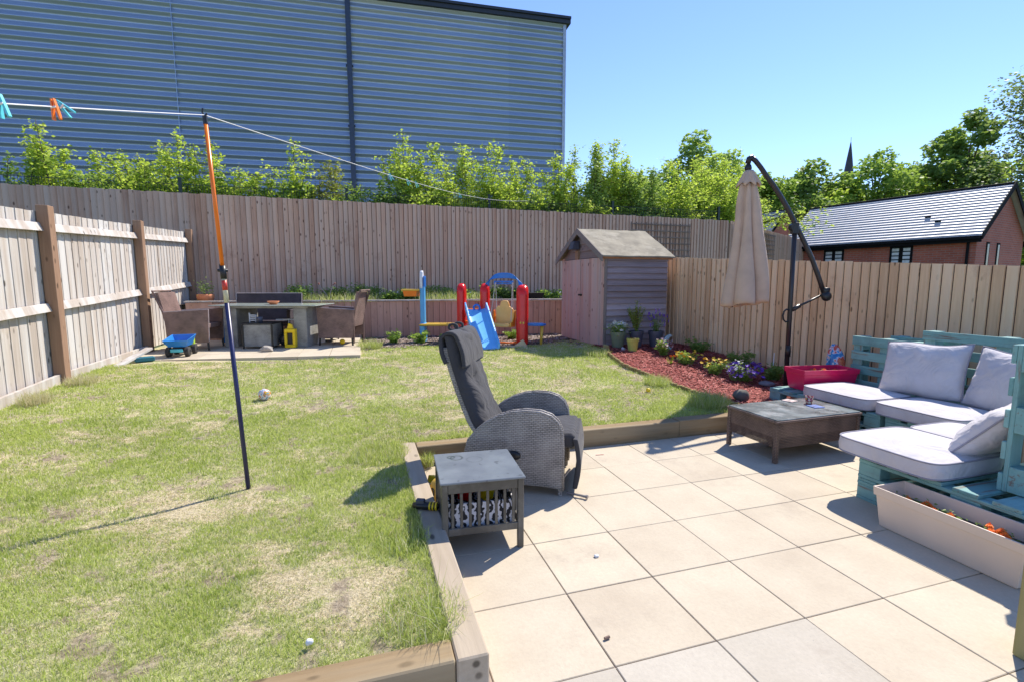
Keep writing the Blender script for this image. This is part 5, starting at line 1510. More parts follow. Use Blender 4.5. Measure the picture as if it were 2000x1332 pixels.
tag(mb.build('toy_bucket', P_BLACK, smooth=True), 'tipped black bucket beside the yellow lantern toy', 'toy')
mb = MB(); mb.M = T(-1.15, 9.0, TZ); mb.tube([(0, 0, 0.02), (0, 0, .40)], .012, 8); mb.cham(-.2, .10, -.02, .02, .40, .425, .004); mb.lathe([(.06, 0), (.05, .02)], 12)
tag(mb.build('folding_stand', P_WHITE), 'thin white T shaped stand under the table', 'stand')
mb = MB(); mb.M = T(-0.66, 8.98, TZ) @ RZ(radians(60)) @ Matrix.Rotation(radians(-7), 4, 'X'); mb.cham(-.12, .12, -.012, .0, 0, .48, .003)
tag(mb.build('white_board', P_WHITE), 'thin white board leaning on the right pillar of the table', 'board')
mb = MB(); mb.ball((-0.30, 8.70, TZ+.045), .045, 14)
tag(mb.build('ball', P_BYEL, smooth=True), 'small yellow ball under the right rattan armchair', 'ball')
bm_ = bmesh.new(); bmesh.ops.create_icosphere(bm_, subdivisions=2, radius=.085)
for v in bm_.verts: v.co = Vector((v.co.x*1.1, v.co.y*.6, v.co.z*.65))*(1+.15*sin(v.co.x*60+v.co.z*40))
me = bpy.data.meshes.new('stone'); bm_.to_mesh(me); bm_.free(); me.materials.append(STONEM)
o = bpy.data.objects.new('stone', me); COL.objects.link(o); o.location = (-1.36, 8.12, TZ+.04); tag(o, 'rough triangular stone on the terrace in front of the stool', 'stone')
def cushion_small():
    mb = MB(); mb.cham(-.10, .10, -.09, .09, 0, .10, .02); mb.M = T(0, 0, .1)
    mb.M = Matrix.Identity(4)
    o = mb.build('folded_cushion', F_LILAC, bevel=.01); o.location = (-0.66, 9.35, TZ+.37); tag(o, 'folded pale cushion on the low chair between table and right armchair', 'cushion')
    t = thing('low_stool', 'low dark rattan stool half hidden behind the right armchair', 'stool', (-0.62, 9.38, TZ), radians(-17))
    mb = MB(); mb.cham(-.20, .20, -.2, .2, .05, .37, .01); mb.build('body', R_DARK, t)
    for x in (-.18, .18):
        for y in (-.18, .18): mb = MB(); mb.cham(x-.012, x+.012, y-.012, y+.012, 0, .05, .002); mb.build('foot', BLACKM, t)
cushion_small()
# toy dump truck
def truck():
    t = thing('toy_dump_truck', 'blue toy dump truck with black wheels and green cab on the terrace edge', 'toy truck', (-2.46, 8.05, TZ), radians(90))
    # local +x = forward (cab end), tailgate at -x faces the camera
    P = plain('truck_blue_plastic', (0.03, 0.22, 0.62), .3, bmp=.02)
    mb = MB()
    def tub(z0, z1, bx0, bx1, tx0, tx1, bw, tw, th=.012):
        vs = [(bx0, -bw, z0), (bx1, -bw, z0), (bx1, bw, z0), (bx0, bw, z0), (tx0, -tw, z1), (tx1, -tw, z1+.05), (tx1, tw, z1+.05), (tx0, tw, z1),
              (bx0+th, -bw+th, z0+th), (bx1-th, -bw+th, z0+th), (bx1-th, bw-th, z0+th), (bx0+th, bw-th, z0+th), (tx0+th, -tw+th, z1), (tx1-th, -tw+th, z1+.05), (tx1-th, tw-th, z1+.05), (tx0+th, tw-th, z1)]
        fs = [(3, 2, 1, 0), (0, 1, 5, 4), (1, 2, 6, 5), (2, 3, 7, 6), (3, 0, 4, 7), (8, 9, 10, 11), (9, 8, 12, 13), (10, 9, 13, 14), (11, 10, 14, 15), (8, 11, 15, 12), (4, 5, 13, 12), (5, 6, 14, 13), (6, 7, 15, 14), (7, 4, 12, 15)]
        mb.add(vs, fs)
    tub(.14, .235, -.17, .14, -.235, .17, .105, .155)
    mb.build('tipper_body', P, t, bevel=.004)
    mb = MB(); mb.cham(-.17, .20, -.06, .06, .075, .135, .008); mb.build('chassis', P_BLACK, t)
    mb = MB(); mb.cham(-.20, -.172, -.075, .075, .07, .115, .006); mb.build('rear_bumper', P_CYAN, t)
    mb = MB(); mb.cham(.17, .27, -.11, .11, .08, .25, .02); mb.build('cab', plain('lime_green_plastic', (.40, .60, .06), .3, bmp=.02), t)
    for x in (-.12, .19):
        for s in (-1, 1):
            mb = MB(); mb.M = T(x, s*.115, .07) @ Matrix.Rotation(pi/2, 4, 'X'); mb.lathe([(.0, -.032), (.055, -.032), (.07, -.022), (.07, .022), (.055, .032), (0, .032)], 18, capb=False)
            w_ = mb.build('wheel', plain('dusty_black_rubber', (.05, .045, .042), .8, var=.3, scale=30), t, smooth=True, auto=True)
            mb = MB(); mb.M = T(x, s*.115, .07) @ Matrix.Rotation(pi/2, 4, 'X'); mb.lathe([(0, -.036), (.03, -.034), (.03, .034), (0, .036)], 12, capb=False); mb.build('hub', P_BLACK, w_)
truck()
# blue bits by the second fence post
mb = MB(); mb.M = T(-2.83, 7.55, LZ(-2.8, 7.5)+.0) @ RZ(.5); mb.cham(-.02, .20, -.05, .05, 0.01, .07, .01)
tag(mb.build('toy_tray', plain('teal_blue_plastic', (.02, .16, .22), .4)), 'dark blue tray lying under the loose board by the second fence post', 'toy')
mb = MB(); mb.M = T(-2.90, 7.42, LZ(-2.9, 7.5)+.02) @ RZ(radians(68)) @ Matrix.Rotation(radians(-17), 4, 'Y'); mb.cham(-.15, .42, -.05, .05, 0, .03, .003)
tag(mb.build('loose_board', W_FENCE2), 'loose pale board propped up against the foot of the left fence', 'board')
# pots on the retaining wall bed
def tpot():
    t = thing('plant_pot', 'round terracotta bowl pot on the raised bed by the left fence corner', 'plant pot', (-2.78, 10.62, 1.03))
    mb = MB(); mb.lathe([(.10, 0), (.135, .06), (.15, .12), (.145, .165), (.13, .165), (.13, .14)], 24, capb=True); mb.build('pot', TERRA, t, smooth=True)
    mb = MB(); mb.lathe([(0, .14), (.13, .14)], 20, capb=False); mb.build('soil', SOILM, t)
    P = rng.normal(0, .07, (260, 3))*np.array([1, 1, 1.2])+np.array([0, 0, .26]); V, F = leafquads(P, .04, aspect=.4); fast_mesh('foliage', V, F, L_DARK, t)
tpot()
mb = MB(); mb.hexa([(3.70, 10.55, 1.02), (3.98, 10.55, 1.02), (3.98, 10.75, 1.02), (3.70, 10.75, 1.02), (3.66, 10.5, 1.18), (4.02, 10.5, 1.18), (4.02, 10.8, 1.18), (3.66, 10.8, 1.18)])
tag(mb.build('plant_pot', P_BLACK), 'black tray pot on the raised bed left of the shed', 'plant pot')

# ------------------------------------------------------------------ pots by the shed
def pot(label, x, y, r, h, m, fol):
    z = MZ(x, y)
    t = thing('plant_pot', label, 'plant pot', (x, y, z), 0, 'pots standing by the shed')
    mb = MB(); mb.lathe([(r*.72, 0), (r*.92, h*.78), (r*1.0, h*.78), (r*1.04, h), (r*.96, h), (r*.92, h*.86)], 28, capb=True); mb.build('pot', m, t, smooth=True, auto=True)
    mb = MB(); mb.lathe([(0, h*.88), (r*.93, h*.86)], 20, capb=False); mb.build('soil', SOILM, t)
    fol(t, r, h)
def daisies(t, r, h):
    P = rng.normal(0, 1, (900, 3))*np.array([r*.62, r*.5, .045])+np.array([0, 0, h+.055]); V, F = leafquads(P, .028, aspect=.4); fast_mesh('foliage', V, F, L_MID, t)
    mb = MB(); mc = MB(); q = random.Random(4)
    for i in range(34):
        a = q.random()*6.28; d = sqrt(q.random())*r*1.45
        c = (d*cos(a), d*sin(a)*.8, h+.16-.10*(d/r/1.4)**2+q.uniform(-.02, .02))
        M = T(*c) @ Euler((q.uniform(.1, .9), q.uniform(-.5, .5), q.random()*6)).to_matrix().to_4x4()
        mb.M = M; mc.M = M
        for k in range(9):
            b = 2*pi*k/9; mb.add([(0, 0, 0), (.026*cos(b-.22), .026*sin(b-.22), .003), (.030*cos(b), .030*sin(b), .001), (.026*cos(b+.22), .026*sin(b+.22), .003)], [(0, 1, 2, 3)])
        mc.lathe([(.007, .002), (.004, .006)], 8, capt=True)
        st = Vector(c); mb.M = Matrix.Identity(4)
        mc.M = Matrix.Identity(4)
    mb.build('daisy_flowers', FW, t); mc.build('daisy_centres', FY, t)
    mb = MB()
    for i in range(20): a = i*.9; mb.tube([(0, 0, h*.85), (r*.7*cos(a), r*.6*sin(a), h+.1)], .002, 4)
    mb.build('stems', L_MID, t)
pot('sage green pot of white daisies against the shed', 4.02, 7.13, .125, .26, P_SAGE, daisies)
def lowred(t, r, h):
    P = rng.normal(0, 1, (240, 3))*np.array([r*.45, r*.45, .012])+np.array([0, 0, h*.93]); V, F = leafquads(P, .022, aspect=.5); fast_mesh('foliage', V, F, leafmat('plum_leaf', (.12, .03, .04), (.25, .08, .08)), t)
pot('small lime yellow pot in front of the other pots', 4.10, 6.80, .095, .20, P_LIME, lowred)
def euph(t, r, h):
    q = random.Random(9); mb = MB(); P = []
    for i in range(15):
        a = q.random()*6.28; d = q.random()**.7*.15; hh = .22+.22*q.random() if i else .50
        top = np.array([d*cos(a) if i else 0.0, d*sin(a)*.7 if i else 0, h+hh])
        mb.tube([(0, 0, h*.85), tuple(top)], .005, 5)
        s_ = np.array([q.random()**.6 for _ in range(95)])[:, None]
        P.append(np.array([0, 0, h])*(1-s_)+top*s_+rng.normal(0, .020, (95, 3)))
    mb.build('stems', L_MID, t)
    V, F = leafquads(np.concatenate(P), .032, aspect=.35); fast_mesh('foliage', V, F, L_GOLD, t)
pot('slate blue pot holding a tall olive green upright plant', 4.36, 7.13, .12, .27, P_SLATE, euph)
def lav(t, r, h):
    mb = MB(); q = random.Random(3); P = []; fp = MB()
    for i in range(26):
        a = q.random()*6.28; d = .06+.16*q.random(); hh = .12+.26*q.random()
        top = (d*cos(a), d*sin(a)*.8, h+hh); mb.tube([(0, 0, h*.85), (top[0]*.4, top[1]*.4, h+hh*.6), top], .0022, 4)
        for k in range(4): fp.ball((top[0]+q.uniform(-.012, .012), top[1], top[2]-.012*k), .008, 5)
        s_ = np.array([q.random() for _ in range(14)])[:, None]; P.append(np.array([0, 0, h*.9])*(1-s_)+np.array([top[0]*.6, top[1]*.6, h+hh*.5])*s_+rng.normal(0, .02, (14, 3)))
    mb.build('stems', L_DARK, t); fp.build('violet_spikes', FP, t)
    V, F = leafquads(np.concatenate(P), .03, aspect=.3); fast_mesh('foliage', V, F, L_DARK, t)
pot('dark slate blue pot with thin stems of purple flowers, rightmost by the shed', 4.70, 7.08, .125, .27, P_SLATE, lav)

clump('flowering_plant', 'plant with pale pink and white flowers beside the half moon ornament', 4.42, 6.42, MZ(4.4, 6.4), .13, .24, L_MID, 700, .035, flowers=(FPK, 60, .014, .55), group='flowering plants in the red mulch', seed=11, cat='flower')
clump('flowering_plant', 'orange and yellow flowered plant, furthest left of the two yellow ones', 4.42, 5.86, MZ(4.4, 5.9), .19, .17, L_MID, 650, .035, flowers=(FY, 26, .022, .6), group='flowering plants in the red mulch', seed=12, cat='flower')
clump('flowering_plant', 'bright yellow flowered plant left of the violet one', 4.46, 5.36, MZ(4.4, 5.3), .17, .20, L_MID, 650, .035, flowers=(FY, 30, .022, .6), group='flowering plants in the red mulch', seed=13, cat='flower')
clump('flowering_plant', 'mound of violet and white flowers nearest the parasol pole', 4.60, 4.95, MZ(4.6, 4.9), .20, .23, L_MID, 700, .035, flowers=(FP, 120, .022, .3), group='flowering plants in the red mulch', seed=14, cat='flower')
clump('flowering_plant', 'single orange flower leaning on a bent stem in the mulch', 4.18, 5.92, MZ(4.2, 5.9), .06, .12, L_YG, 30, .03, flowers=(FO, 4, .02, .8), group='flowering plants in the red mulch', seed=15, cat='flower')
for i, (x, y, lb) in enumerate([(5.15, 6.6, 'dark leafy plant between the half moon ornament and the fence'), (5.2, 5.7, 'low dark leaves at the fence foot behind the yellow flowers'), (5.05, 4.95, 'leafy plant at the fence foot behind the violet flowers')]):
    clump('border_plant', lb, x, y, MZ(x, y)-.01, .2, .22, L_DARK, 600, .05, group='leafy plants at the foot of the right fence', seed=160+i)
# pale violet sprinkles on the purple mound
clump('flowering_plant', 'white flower sprig growing out of the violet mound', 4.50, 5.02, MZ(4.5, 5), .12, .25, L_PALE, 200, .02, flowers=(FW, 40, .011, .5), group='flowering plants in the red mulch', seed=16, cat='flower')
def moon():
    t = thing('moon_ornament', 'pale blue half moon garden ornament standing in the mulch', 'ornament', (4.80, 6.78, MZ(4.8, 6.8)), radians(-20))
    mb = MB(); out = []
    for i in range(13): a = radians(100+160*i/12); out.append((.13*cos(a), .13+.13*sin(a)))
    for i in range(13): a = radians(250-140*i/12); out.append((.045+.11*cos(a), .13+.105*sin(a)))
    mb.prism(out, -.02, .02, 'XZ'); mb.build('crescent', plain('pale_blue_glaze', (.32, .45, .50), .3, bmp=.02), t, bevel=.006)
    mb = MB(); mb.ball((-.075, -.022, .15), .012, 8); mb.ball((-.06, -.022, .10), .010, 8); mb.build('face_details', plain('rust_glaze', (.4, .15, .08), .4), t)
moon()
def gstone(label, x, y, z, s, col, seed):
    bm_ = bmesh.new(); bmesh.ops.create_icosphere(bm_, subdivisions=2, radius=1)
    q = random.Random(seed)
    for v in bm_.verts:
        k = 1+.16*sin(v.co.x*4+seed)+.12*cos(v.co.y*5+seed*2)+q.uniform(-.03, .03); v.co = Vector((v.co.x*s[0]*k, v.co.y*s[1]*k, v.co.z*s[2]*k))
    me = bpy.data.meshes.new('stone'); bm_.to_mesh(me); bm_.free(); me.materials.append(col)
    for p in me.polygons: p.use_smooth = True
    o = bpy.data.objects.new('stone', me); COL.objects.link(o); o.location = (x, y, z); tag(o, label, 'stone')
gstone('dark mossy stone at the patio end of the log edging', 3.86, 4.20, .22, (.10, .08, .065), plain('dark_stone', (.13, .12, .10), .85, scale=15), 1)
gstone('flat grey stone in the mulch behind the parasol foot', 4.72, 4.72, .195, (.12, .08, .03), plain('slate_stone', (.2, .2, .22), .8, scale=15), 2)
gstone('small painted stone by the stakes at the shed corner', 3.98, 6.88, .36, (.04, .03, .04), plain('painted_stone', (.5, .45, .5), .6, scale=15), 3)
gstone('white shell like pebble on the near lawn above the front sleeper', -.212, 1.745, .155, (.012, .012, .012), P_WHITE, 4)
gstone('small white pebble on the patio slabs', 1.133, 2.174, .006, (.012, .010, .008), P_WHITE, 5)
mb = MB(); mb.tube([(5.10, 5.02, .17), (5.09, 5.0, .52)], .006, 6)
tag(mb.build('plant_marker', P_WHITE), 'thin white stick in the mulch left of the parasol pole', 'marker')

# ------------------------------------------------------------------ parasol
def parasol():
    bx, by = C(3.275, 5.78)
    t = thing('cantilever_parasol', 'closed beige cantilever parasol on a dark curved arm in front of the right fence', 'parasol', (bx, by, 0), -TH)
    o = 3.275
    dk = plain('dark_bronze_metal', (0.028, 0.024, 0.026), 0.35, bmp=0.02)
    mb = MB(); mb.tube([(0.0, 0, .08), (-.008, 0, 1.2), (-.014, 0, 2.03)], .026, 12); pole = mb.build('pole', dk, t, smooth=True)
    mb = MB(); mb.tube([(0, 0, .55), (0, 0, .68)], .031, 12); mb.build('pole_sleeve', P_BLACK, pole, smooth=True)
    pts = [(3.66, 1.27), (3.584, 1.46), (3.478, 1.70), (3.375, 1.89), (3.262, 2.085), (3.175, 2.24), (3.076, 2.39), (2.985, 2.515), (2.898, 2.62), (2.83, 2.71), (2.765, 2.785), (2.72, 2.82)]
    mb = MB(); mb.tube([(x-o, -.0, z) for x, z in pts], .027, 10); mb.build('arm', dk, t, smooth=True)
    mb = MB(); mb.tube([(-.03, -.03, 2.05), (-.03, .03, 2.05)], .045, 14); mb.cham(-.05, .02, -.034, .034, 1.97, 2.10, .006); mb.build('pivot_joint', P_BLACK, t)
    mb = MB(); mb.M = T(3.665-o, -.03, 1.255); mb.ball((0, 0, 0), .058, 16, (1, .8, 1)); mb.cham(-.04, .03, -.02, .05, .03, .10, .008); h = mb.build('crank_housing', P_BLACK, t, smooth=True)
    mb = MB(); mb.tube([(3.64-o, -.0, 1.275), (3.32-o, 0, 1.115)], .013, 8); mb.tube([(3.38-o, 0, 1.145), (3.29-o, 0, 1.095)], .024, 10); mb.build('brace', dk, t, smooth=True)
    mb = MB(); mb.tube([(-.05+.045*cos(a), -.015, 1.03+.075*sin(a)) for a in [radians(60+40*i) for i in range(7)]], .010, 6); mb.build('crank_handle', P_BLACK, t)
    mb = MB(); mb.tube([(2.73-o, 0, 2.83), (2.69-o, 0, 2.81), (2.68-o, 0, 2.76)], .030, 10); mb.lathe([(.032, 0), (.040, .02), (.034, .05), (.022, .07)], 14, (2.685-o, 0, 2.68), capt=True); mb.build('hub', P_BLACK, t, smooth=True)
    # folded cloth: pleated tube
    cx0, z0, cx1, z1 = 2.70-o, 2.66, 2.735-o, 1.17
    n, m_ = 96, 30
    q = random.Random(6)
    ph = [q.uniform(-.25, .25) for _ in range(8)]; am = [q.uniform(.8, 1.15) for _ in range(8)]
    vs = []; fs = []
    for i in range(m_+1):
        s_ = i/m_; z = z0-.12+(z1-z0+.12)*s_; cx = cx0+(cx1-cx0)*s_
        R = float(np.interp(s_, [0, .15, .5, .8, 1.0], [.100, .145, .20, .245, .265]))
        for k in range(n):
            a = 2*pi*k/n
            p = a*6/(2*pi)+.35; pi_ = int(p) % 6; fr = p-int(p)
            pl = abs(sin(pi*fr))**0.40
            sk = 0.30*sin(3.2*s_+ph[pi_]*6)*(fr-.5)
            r_ = R*(0.36+0.68*pl*am[pi_]*(0.9+0.2*sin(s_*4+pi_)))*(1.0-.08*s_*sin(a*3))
            zz = z
            zz += (.012*sin(a*6+1)+.035*cos(a+1.0)-.02*pl)*max(0, (s_-.7)/.3)
            vs.append((cx+r_*cos(a+sk), r_*sin(a+sk)*.85, zz))
    for i in range(m_):
        for k in range(n): fs.append((i*n+k, i*n+(k+1) % n, (i+1)*n+(k+1) % n, (i+1)*n+k))
    mb = MB(); mb.add(vs, fs)
    c = mb.build('canopy', F_PARA, t, smooth=True)
    sol = c.modifiers.new('cloth', 'SOLIDIFY'); sol.thickness = .004
    vs = []; fs = []; m2 = 8
    for i in range(m2+1):
        s_ = i/m2; z = z0+.02-(.16)*s_; R = .045+.078*s_**.8
        for k in range(n):
            a = 2*pi*k/n; r_ = R*(1+.16*s_*sin(a*8+.6)); zz = z-(.022*sin(a*8+.6) if i == m2 else 0)
            vs.append((cx0+r_*cos(a), r_*sin(a)*.9, zz))
    for i in range(m2):
        for k in range(n): fs.append((i*n+k, i*n+(k+1) % n, (i+1)*n+(k+1) % n, (i+1)*n+k))
    mb = MB(); mb.add(vs, fs); v = mb.build('vent_cap', F_PARA, t, smooth=True)
    sol = v.modifiers.new('cloth', 'SOLIDIFY'); sol.thickness = .004
    mb = MB(); mb.tube([(cx0, 0, 2.6), (cx1, 0, 1.25)], .012, 8); mb.build('inner_rod', dk, t)
parasol()

# ------------------------------------------------------------------ pallet sofa
def pallet(label, Lx, Ly, nb, loc, rot=(0, 0, 0), axes=('X', 'Y'), gap=None, group='teal painted pallets of the corner sofa', mats=None, end_boards=False):
    """deck boards run along local y, stringers along local x; thickness along z (0.144)"""
    t = thing('pallet', label, 'pallet', loc, 0, group); t.rotation_euler = rot
    mD, mS, mB = mats or (W_TY, W_TX, W_TX)
    q = random.Random(hash(label) % 1000 if False else len(label))
    pitch = Lx/nb; bw = pitch*(0.78 if gap is None else gap)
    mb = MB()
    for i in range(nb):
        x0 = i*(Lx-bw)/(nb-1)+q.uniform(-.003, .003); mb.cham(x0, x0+bw, q.uniform(-.006, .004), Ly+q.uniform(-.004, .006), .123, .144, .003)
    mb.build('deck_boards', mD, t)
    for k in range(3):
        y = k*(Ly-.10)/2
        mb = MB(); mb.cham(0, Lx, y+.001, y+.099, .101, .1225, .003); mb.build('stringer', mS, t)
        mb = MB(); mb.cham(0, Lx, y+.001, y+.099, .0, .0215, .003); mb.build('runner', mS, t)
        for j in range(3):
            x = j*(Lx-.145)/2
            mb = MB(); mb.cham(x+.002, x+.143, y+.002, y+.098, .022, .1005, .003); mb.build('block', mB, t)
    return t
# stack under the near seat: long axis away from the house
for z, lb in ((0.0, 'lower teal pallet on the slabs under the near seat cushion'), (0.1455, 'upper teal pallet directly under the near seat cushion')):
    pallet(lb, 1.20, 1.0, 7, (4.12, 1.12, z), (0, 0, pi/2), mats=(W_TX, W_TY, W_TY), gap=.72)
for z, lb in ((0.0, 'lower teal pallet of the far seat nearest the pink trough'), (0.1455, 'upper teal pallet of the far seat carrying the pink trough')):
    pallet(lb, 1.20, 0.80, 7, (5.04, 3.00, z+.001), (0, 0, pi/2), mats=(W_TX, W_TY, W_TY), gap=.72)
for z, lb in ((0.0, 'lower teal pallet in the corner of the sofa'), (0.1455, 'upper teal pallet in the corner of the sofa')):
    pallet(lb, 1.20, 0.80, 7, (5.04, 1.76, z+.001), (0, 0, pi/2), mats=(W_TX, W_TY, W_TY), gap=.72)
# standing back pallets: slats horizontal (along y), facing -x
def back(label, y0, Ly, H, x, nb, gap):
    # local x -> up, local y -> garden y, local z -> -x
    t = pallet(label, H, Ly, nb, (x+.144, y0, 0.0), mats=(W_TY, W_TZ, W_TZ), gap=gap)
    M = Matrix(((0, 0, -1, 0), (0, 1, 0, 0), (1, 0, 0, 0), (0, 0, 0, 1)))
    M = Matrix(((0, 0, -1), (0, 1, 0), (1, 0, 0)))
    t.rotation_euler = M.to_euler()
    return t
back('low teal pallet standing as backrest behind the far left pillow', 3.28, .66, .85, 5.06, 6, .64)
back('tall teal pallet standing as backrest behind the right pillow', 2.05, 1.22, .965, 5.075, 7, .60)
back('short teal pallet end standing behind the other two backrests', 3.05, .62, .87, 5.235, 5, .6)
# standing pallet at the near side: slats facing +y (away), underside to the camera
def side_rest():
    t = pallet('tall teal pallet standing on the near end as an armrest, bare wood inside', .80, 1.0, 5, (3.31, 1.545, .292), mats=(W_TX, W_TZ, W_TX), gap=.62)
    mb = MB(); mb.cham(.15, .65, .105, .44, .100, .1225, .003); mb.build('inner_board', W_PALIN, t)
    M = Matrix(((0, 1, 0), (0, 0, 1), (1, 0, 0)))      # local x -> z, local y -> x, local z -> y
    t.rotation_euler = M.to_euler()
    # painted end blocks facing out at the top and the bottom
    for x, in ((.0,), (.655,)):
        mb = MB(); mb.cham(x+.001, x+.144, .10, .98, -.004, .0205, .003); mb.build('face_board', W_TX, t)
    return t
side_rest()
# box cushion and scatter pillow
def boxcushion(label, x0, x1, y0, y1, z, h, seed=1, group='pale box seat cushions'):
    t = thing('seat_cushion', label, 'cushion', ((x0+x1)/2, (y0+y1)/2, z), 0, group)
    hx, hy = (x1-x0)/2, (y1-y0)/2; n = 18; q = np.random.default_rng(seed)
    vs = []; fs = []
    def pt(u, v, top):
        r = .045
        x = u*hx; y = v*hy
        # rounded plan corners
        e = 7.0
        k = (abs(u)**e+abs(v)**e)**(1/e) if (u or v) else 0
        if k > 0: m_ = max(abs(u), abs(v))/k; x *= m_; y *= m_
        puff = (1-abs(u)**4)*(1-abs(v)**4)
        wr = .006*sin(u*7+seed)*cos(v*5+seed*2)*puff
        return (x, y, (h-.012+.020*puff+wr) if top else (.0+.008*(1-puff)))
    for top in (1, 0):
        for i in range(n+1):
            for j in range(n+1): vs.append(pt(-1+2*i/n, -1+2*j/n, top))
    N1 = (n+1)**2; id_ = lambda i, j, t_: (0 if t_ else N1)+i*(n+1)+j
    for i in range(n):
        for j in range(n):
            fs.append((id_(i, j, 1), id_(i+1, j, 1), id_(i+1, j+1, 1), id_(i, j+1, 1))); fs.append((id_(i, j, 0), id_(i, j+1, 0), id_(i+1, j+1, 0), id_(i+1, j, 0)))
    ring = [(i, 0) for i in range(n)]+[(n, j) for j in range(n)]+[(i, n) for i in range(n, 0, -1)]+[(0, j) for j in range(n, 0, -1)]
    # side walls with one bulging mid ring
    base = len(vs)
    for (i, j) in ring:
        a = vs[id_(i, j, 1)]; b_ = vs[id_(i, j, 0)]; vs.append((a[0]*1.02, a[1]*1.02, (a[2]+b_[2])/2))
    m_ = len(ring)
    for k in range(m_):
        k2 = (k+1) % m_
        fs.append((id_(*ring[k], 1), id_(*ring[k2], 1), base+k2, base+k)); fs.append((base+k, base+k2, id_(*ring[k2], 0), id_(*ring[k], 0)))
    mb = MB(); mb.add(vs, fs); mb.build('cover', F_LILAC, t, smooth=True, auto=True)
    mb = MB(); mb.tube([Vector(vs[id_(*r_, 1)])*1.0+Vector((0, 0, .001)) for r_ in ring], .0055, 6, close=True); mb.tube([Vector(vs[id_(*r_, 0)])+Vector((0, 0, .004)) for r_ in ring], .0055, 6, close=True); mb.build('piping', F_PIPE, t, smooth=True)
Zc = .2925
boxcushion('seat cushion at the near end of the sofa, nearest the camera', 3.05, 3.70, 1.83, 2.46, Zc, .115, 1)
boxcushion('seat cushion half hidden behind the leaning near pillow', 3.715, 4.22, 1.84, 2.45, Zc, .108, 2)
boxcushion('seat cushion beside the pink trough at the far end', 4.19, 4.80, 3.09, 3.78, Zc, .115, 3)
boxcushion('seat cushion under the two upright pillows, right of the far one', 4.20, 4.82, 2.40, 3.06, Zc, .115, 4)
def pillow(label, loc, rot, w_, h_, th, seed, group='large pale scatter pillows'):
    t = thing('pillow', label, 'pillow', loc, 0, group); t.rotation_euler = rot
    n = 28; vs = []; fs = []; q = random.Random(seed)
    a1, a2, a3 = q.uniform(0, 6), q.uniform(0, 6), q.uniform(0, 6)
    for s_ in (1, -1):
        for i in range(n+1):
            for j in range(n+1):
                u = -1+2*i/n; v = -1+2*j/n
                x = u*w_/2*(1-.055*(1-v*v)*abs(u)); y = v*h_/2*(1-.055*(1-u*u)*abs(v))
                e = max(0, (1-abs(u)**2.6))**.55*max(0, (1-abs(v)**2.6))**.55
                sag = .012*sin(3.2*u+a1)*cos(2.1*v+a2)*e
                folds = .020*e**.7*((1-abs(sin(4.5*u+3*v+a1)))**1.5*max(0, v)*1.4+.8*(1-abs(sin(6*v-3*u+a3)))**2*abs(u)**1.5)+.006*sin(17*u*v+a2)*(1-e)*min(1, 5*e)
                vs.append((x, y+.01*sin(4*u+a2)*abs(v), s_*(th/2*e+folds*.9)+sag))
    N1 = (n+1)**2
    for i in range(n):
        for j in range(n):
            a = i*(n+1)+j; fs.append((a, a+n+1, a+n+2, a+1)); fs.append((a+N1, a+1+N1, a+n+2+N1, a+n+1+N1))
    mb = MB(); mb.add(vs, fs)
    me_ = mb.build('cover', F_LILAC, t, smooth=True)
    bm = bmesh.new(); bm.from_mesh(me_.data); bmesh.ops.remove_doubles(bm, verts=bm.verts, dist=.0012); bmesh.ops.recalc_face_normals(bm, faces=bm.faces); bm.to_mesh(me_.data); bm.free()
    ring = [(i, 0) for i in range(n)]+[(n, j) for j in range(n)]+[(i, n) for i in range(n, 0, -1)]+[(0, j) for j in range(n, 0, -1)]
    mb = MB(); mb.tube([vs[i*(n+1)+j] for i, j in ring], .0055, 6, close=True); mb.build('piping', F_PIPE, t, smooth=True)
# local frame of a pillow: x width, y height, z thickness; upright facing -x and leaning back
def pil_rot(lean, yaw, roll=0):
    # columns: where local x, y, z go
    M = Matrix(((0, 0, -1), (-1, 0, 0), (0, 1, 0)))     # x->-y, y->z, z->-x
    return (Matrix.Rotation(yaw, 3, 'Z') @ Matrix.Rotation(lean, 3, 'Y') @ M @ Matrix.Rotation(roll, 3, 'Z')).to_euler()
pillow('upright pillow leaning on the backrest at the join of the two back pallets', (4.86, 3.10, .635), pil_rot(.33, .10, .06), .66, .50, .19, 3)
pillow('upright pillow on the right, its edge cut by the near armrest pallet', (4.84, 2.42, .635), pil_rot(.30, -.12, -.03), .64, .50, .19, 8)
pillow('tilted pillow resting against the near armrest pallet', (3.62, 1.86, .545), (radians(50), radians(4), radians(-176)), .56, .44, .20, 5)

# troughs
def trough(name, label, x, y, z, rz, L, W, H, m, taper=.80, rim=.05, extra=None, cat='planter'):
    t = thing(name, label, cat, (x, y, z), rz)
    mb = MB()
    def ring(k, zz): a, b_ = L/2*k[0], W/2*k[1]; return [(-a, -b_, zz), (a, -b_, zz), (a, b_, zz), (-a, b_, zz)]
    kx = 1-(1-taper)*W/L*1.2
    lv = [ring((kx-.03, taper-.03), 0), ring((kx, taper), .005), ring((.975, .93), H-rim), ring((1.0, 1.0), H-rim), ring((1.012, 1.03), H), ring((.985, .95), H), ring((.95, .86), H-rim*1.2), ring((kx-.05, taper-.1), .03)]
    vs = [p for r_ in lv for p in r_]; fs = [(3, 2, 1, 0)]
    for i in range(len(lv)-1):
        for k in range(4): fs.append((i*4+k, i*4+(k+1) % 4, (i+1)*4+(k+1) % 4, (i+1)*4+k))
    o_ = (len(lv)-1)*4; fs.append((o_, o_+1, o_+2, o_+3))
    mb.add(vs, fs); mb.build('trough', m, t, bevel=.007, seg=3)
    mb = MB(); mb.box(-L/2*.90, L/2*.90, -W/2*.80, W/2*.80, H*.5, H*.66); mb.build('compost', SOILM, t)
    if extra: extra(t, L, W, H)
    return t
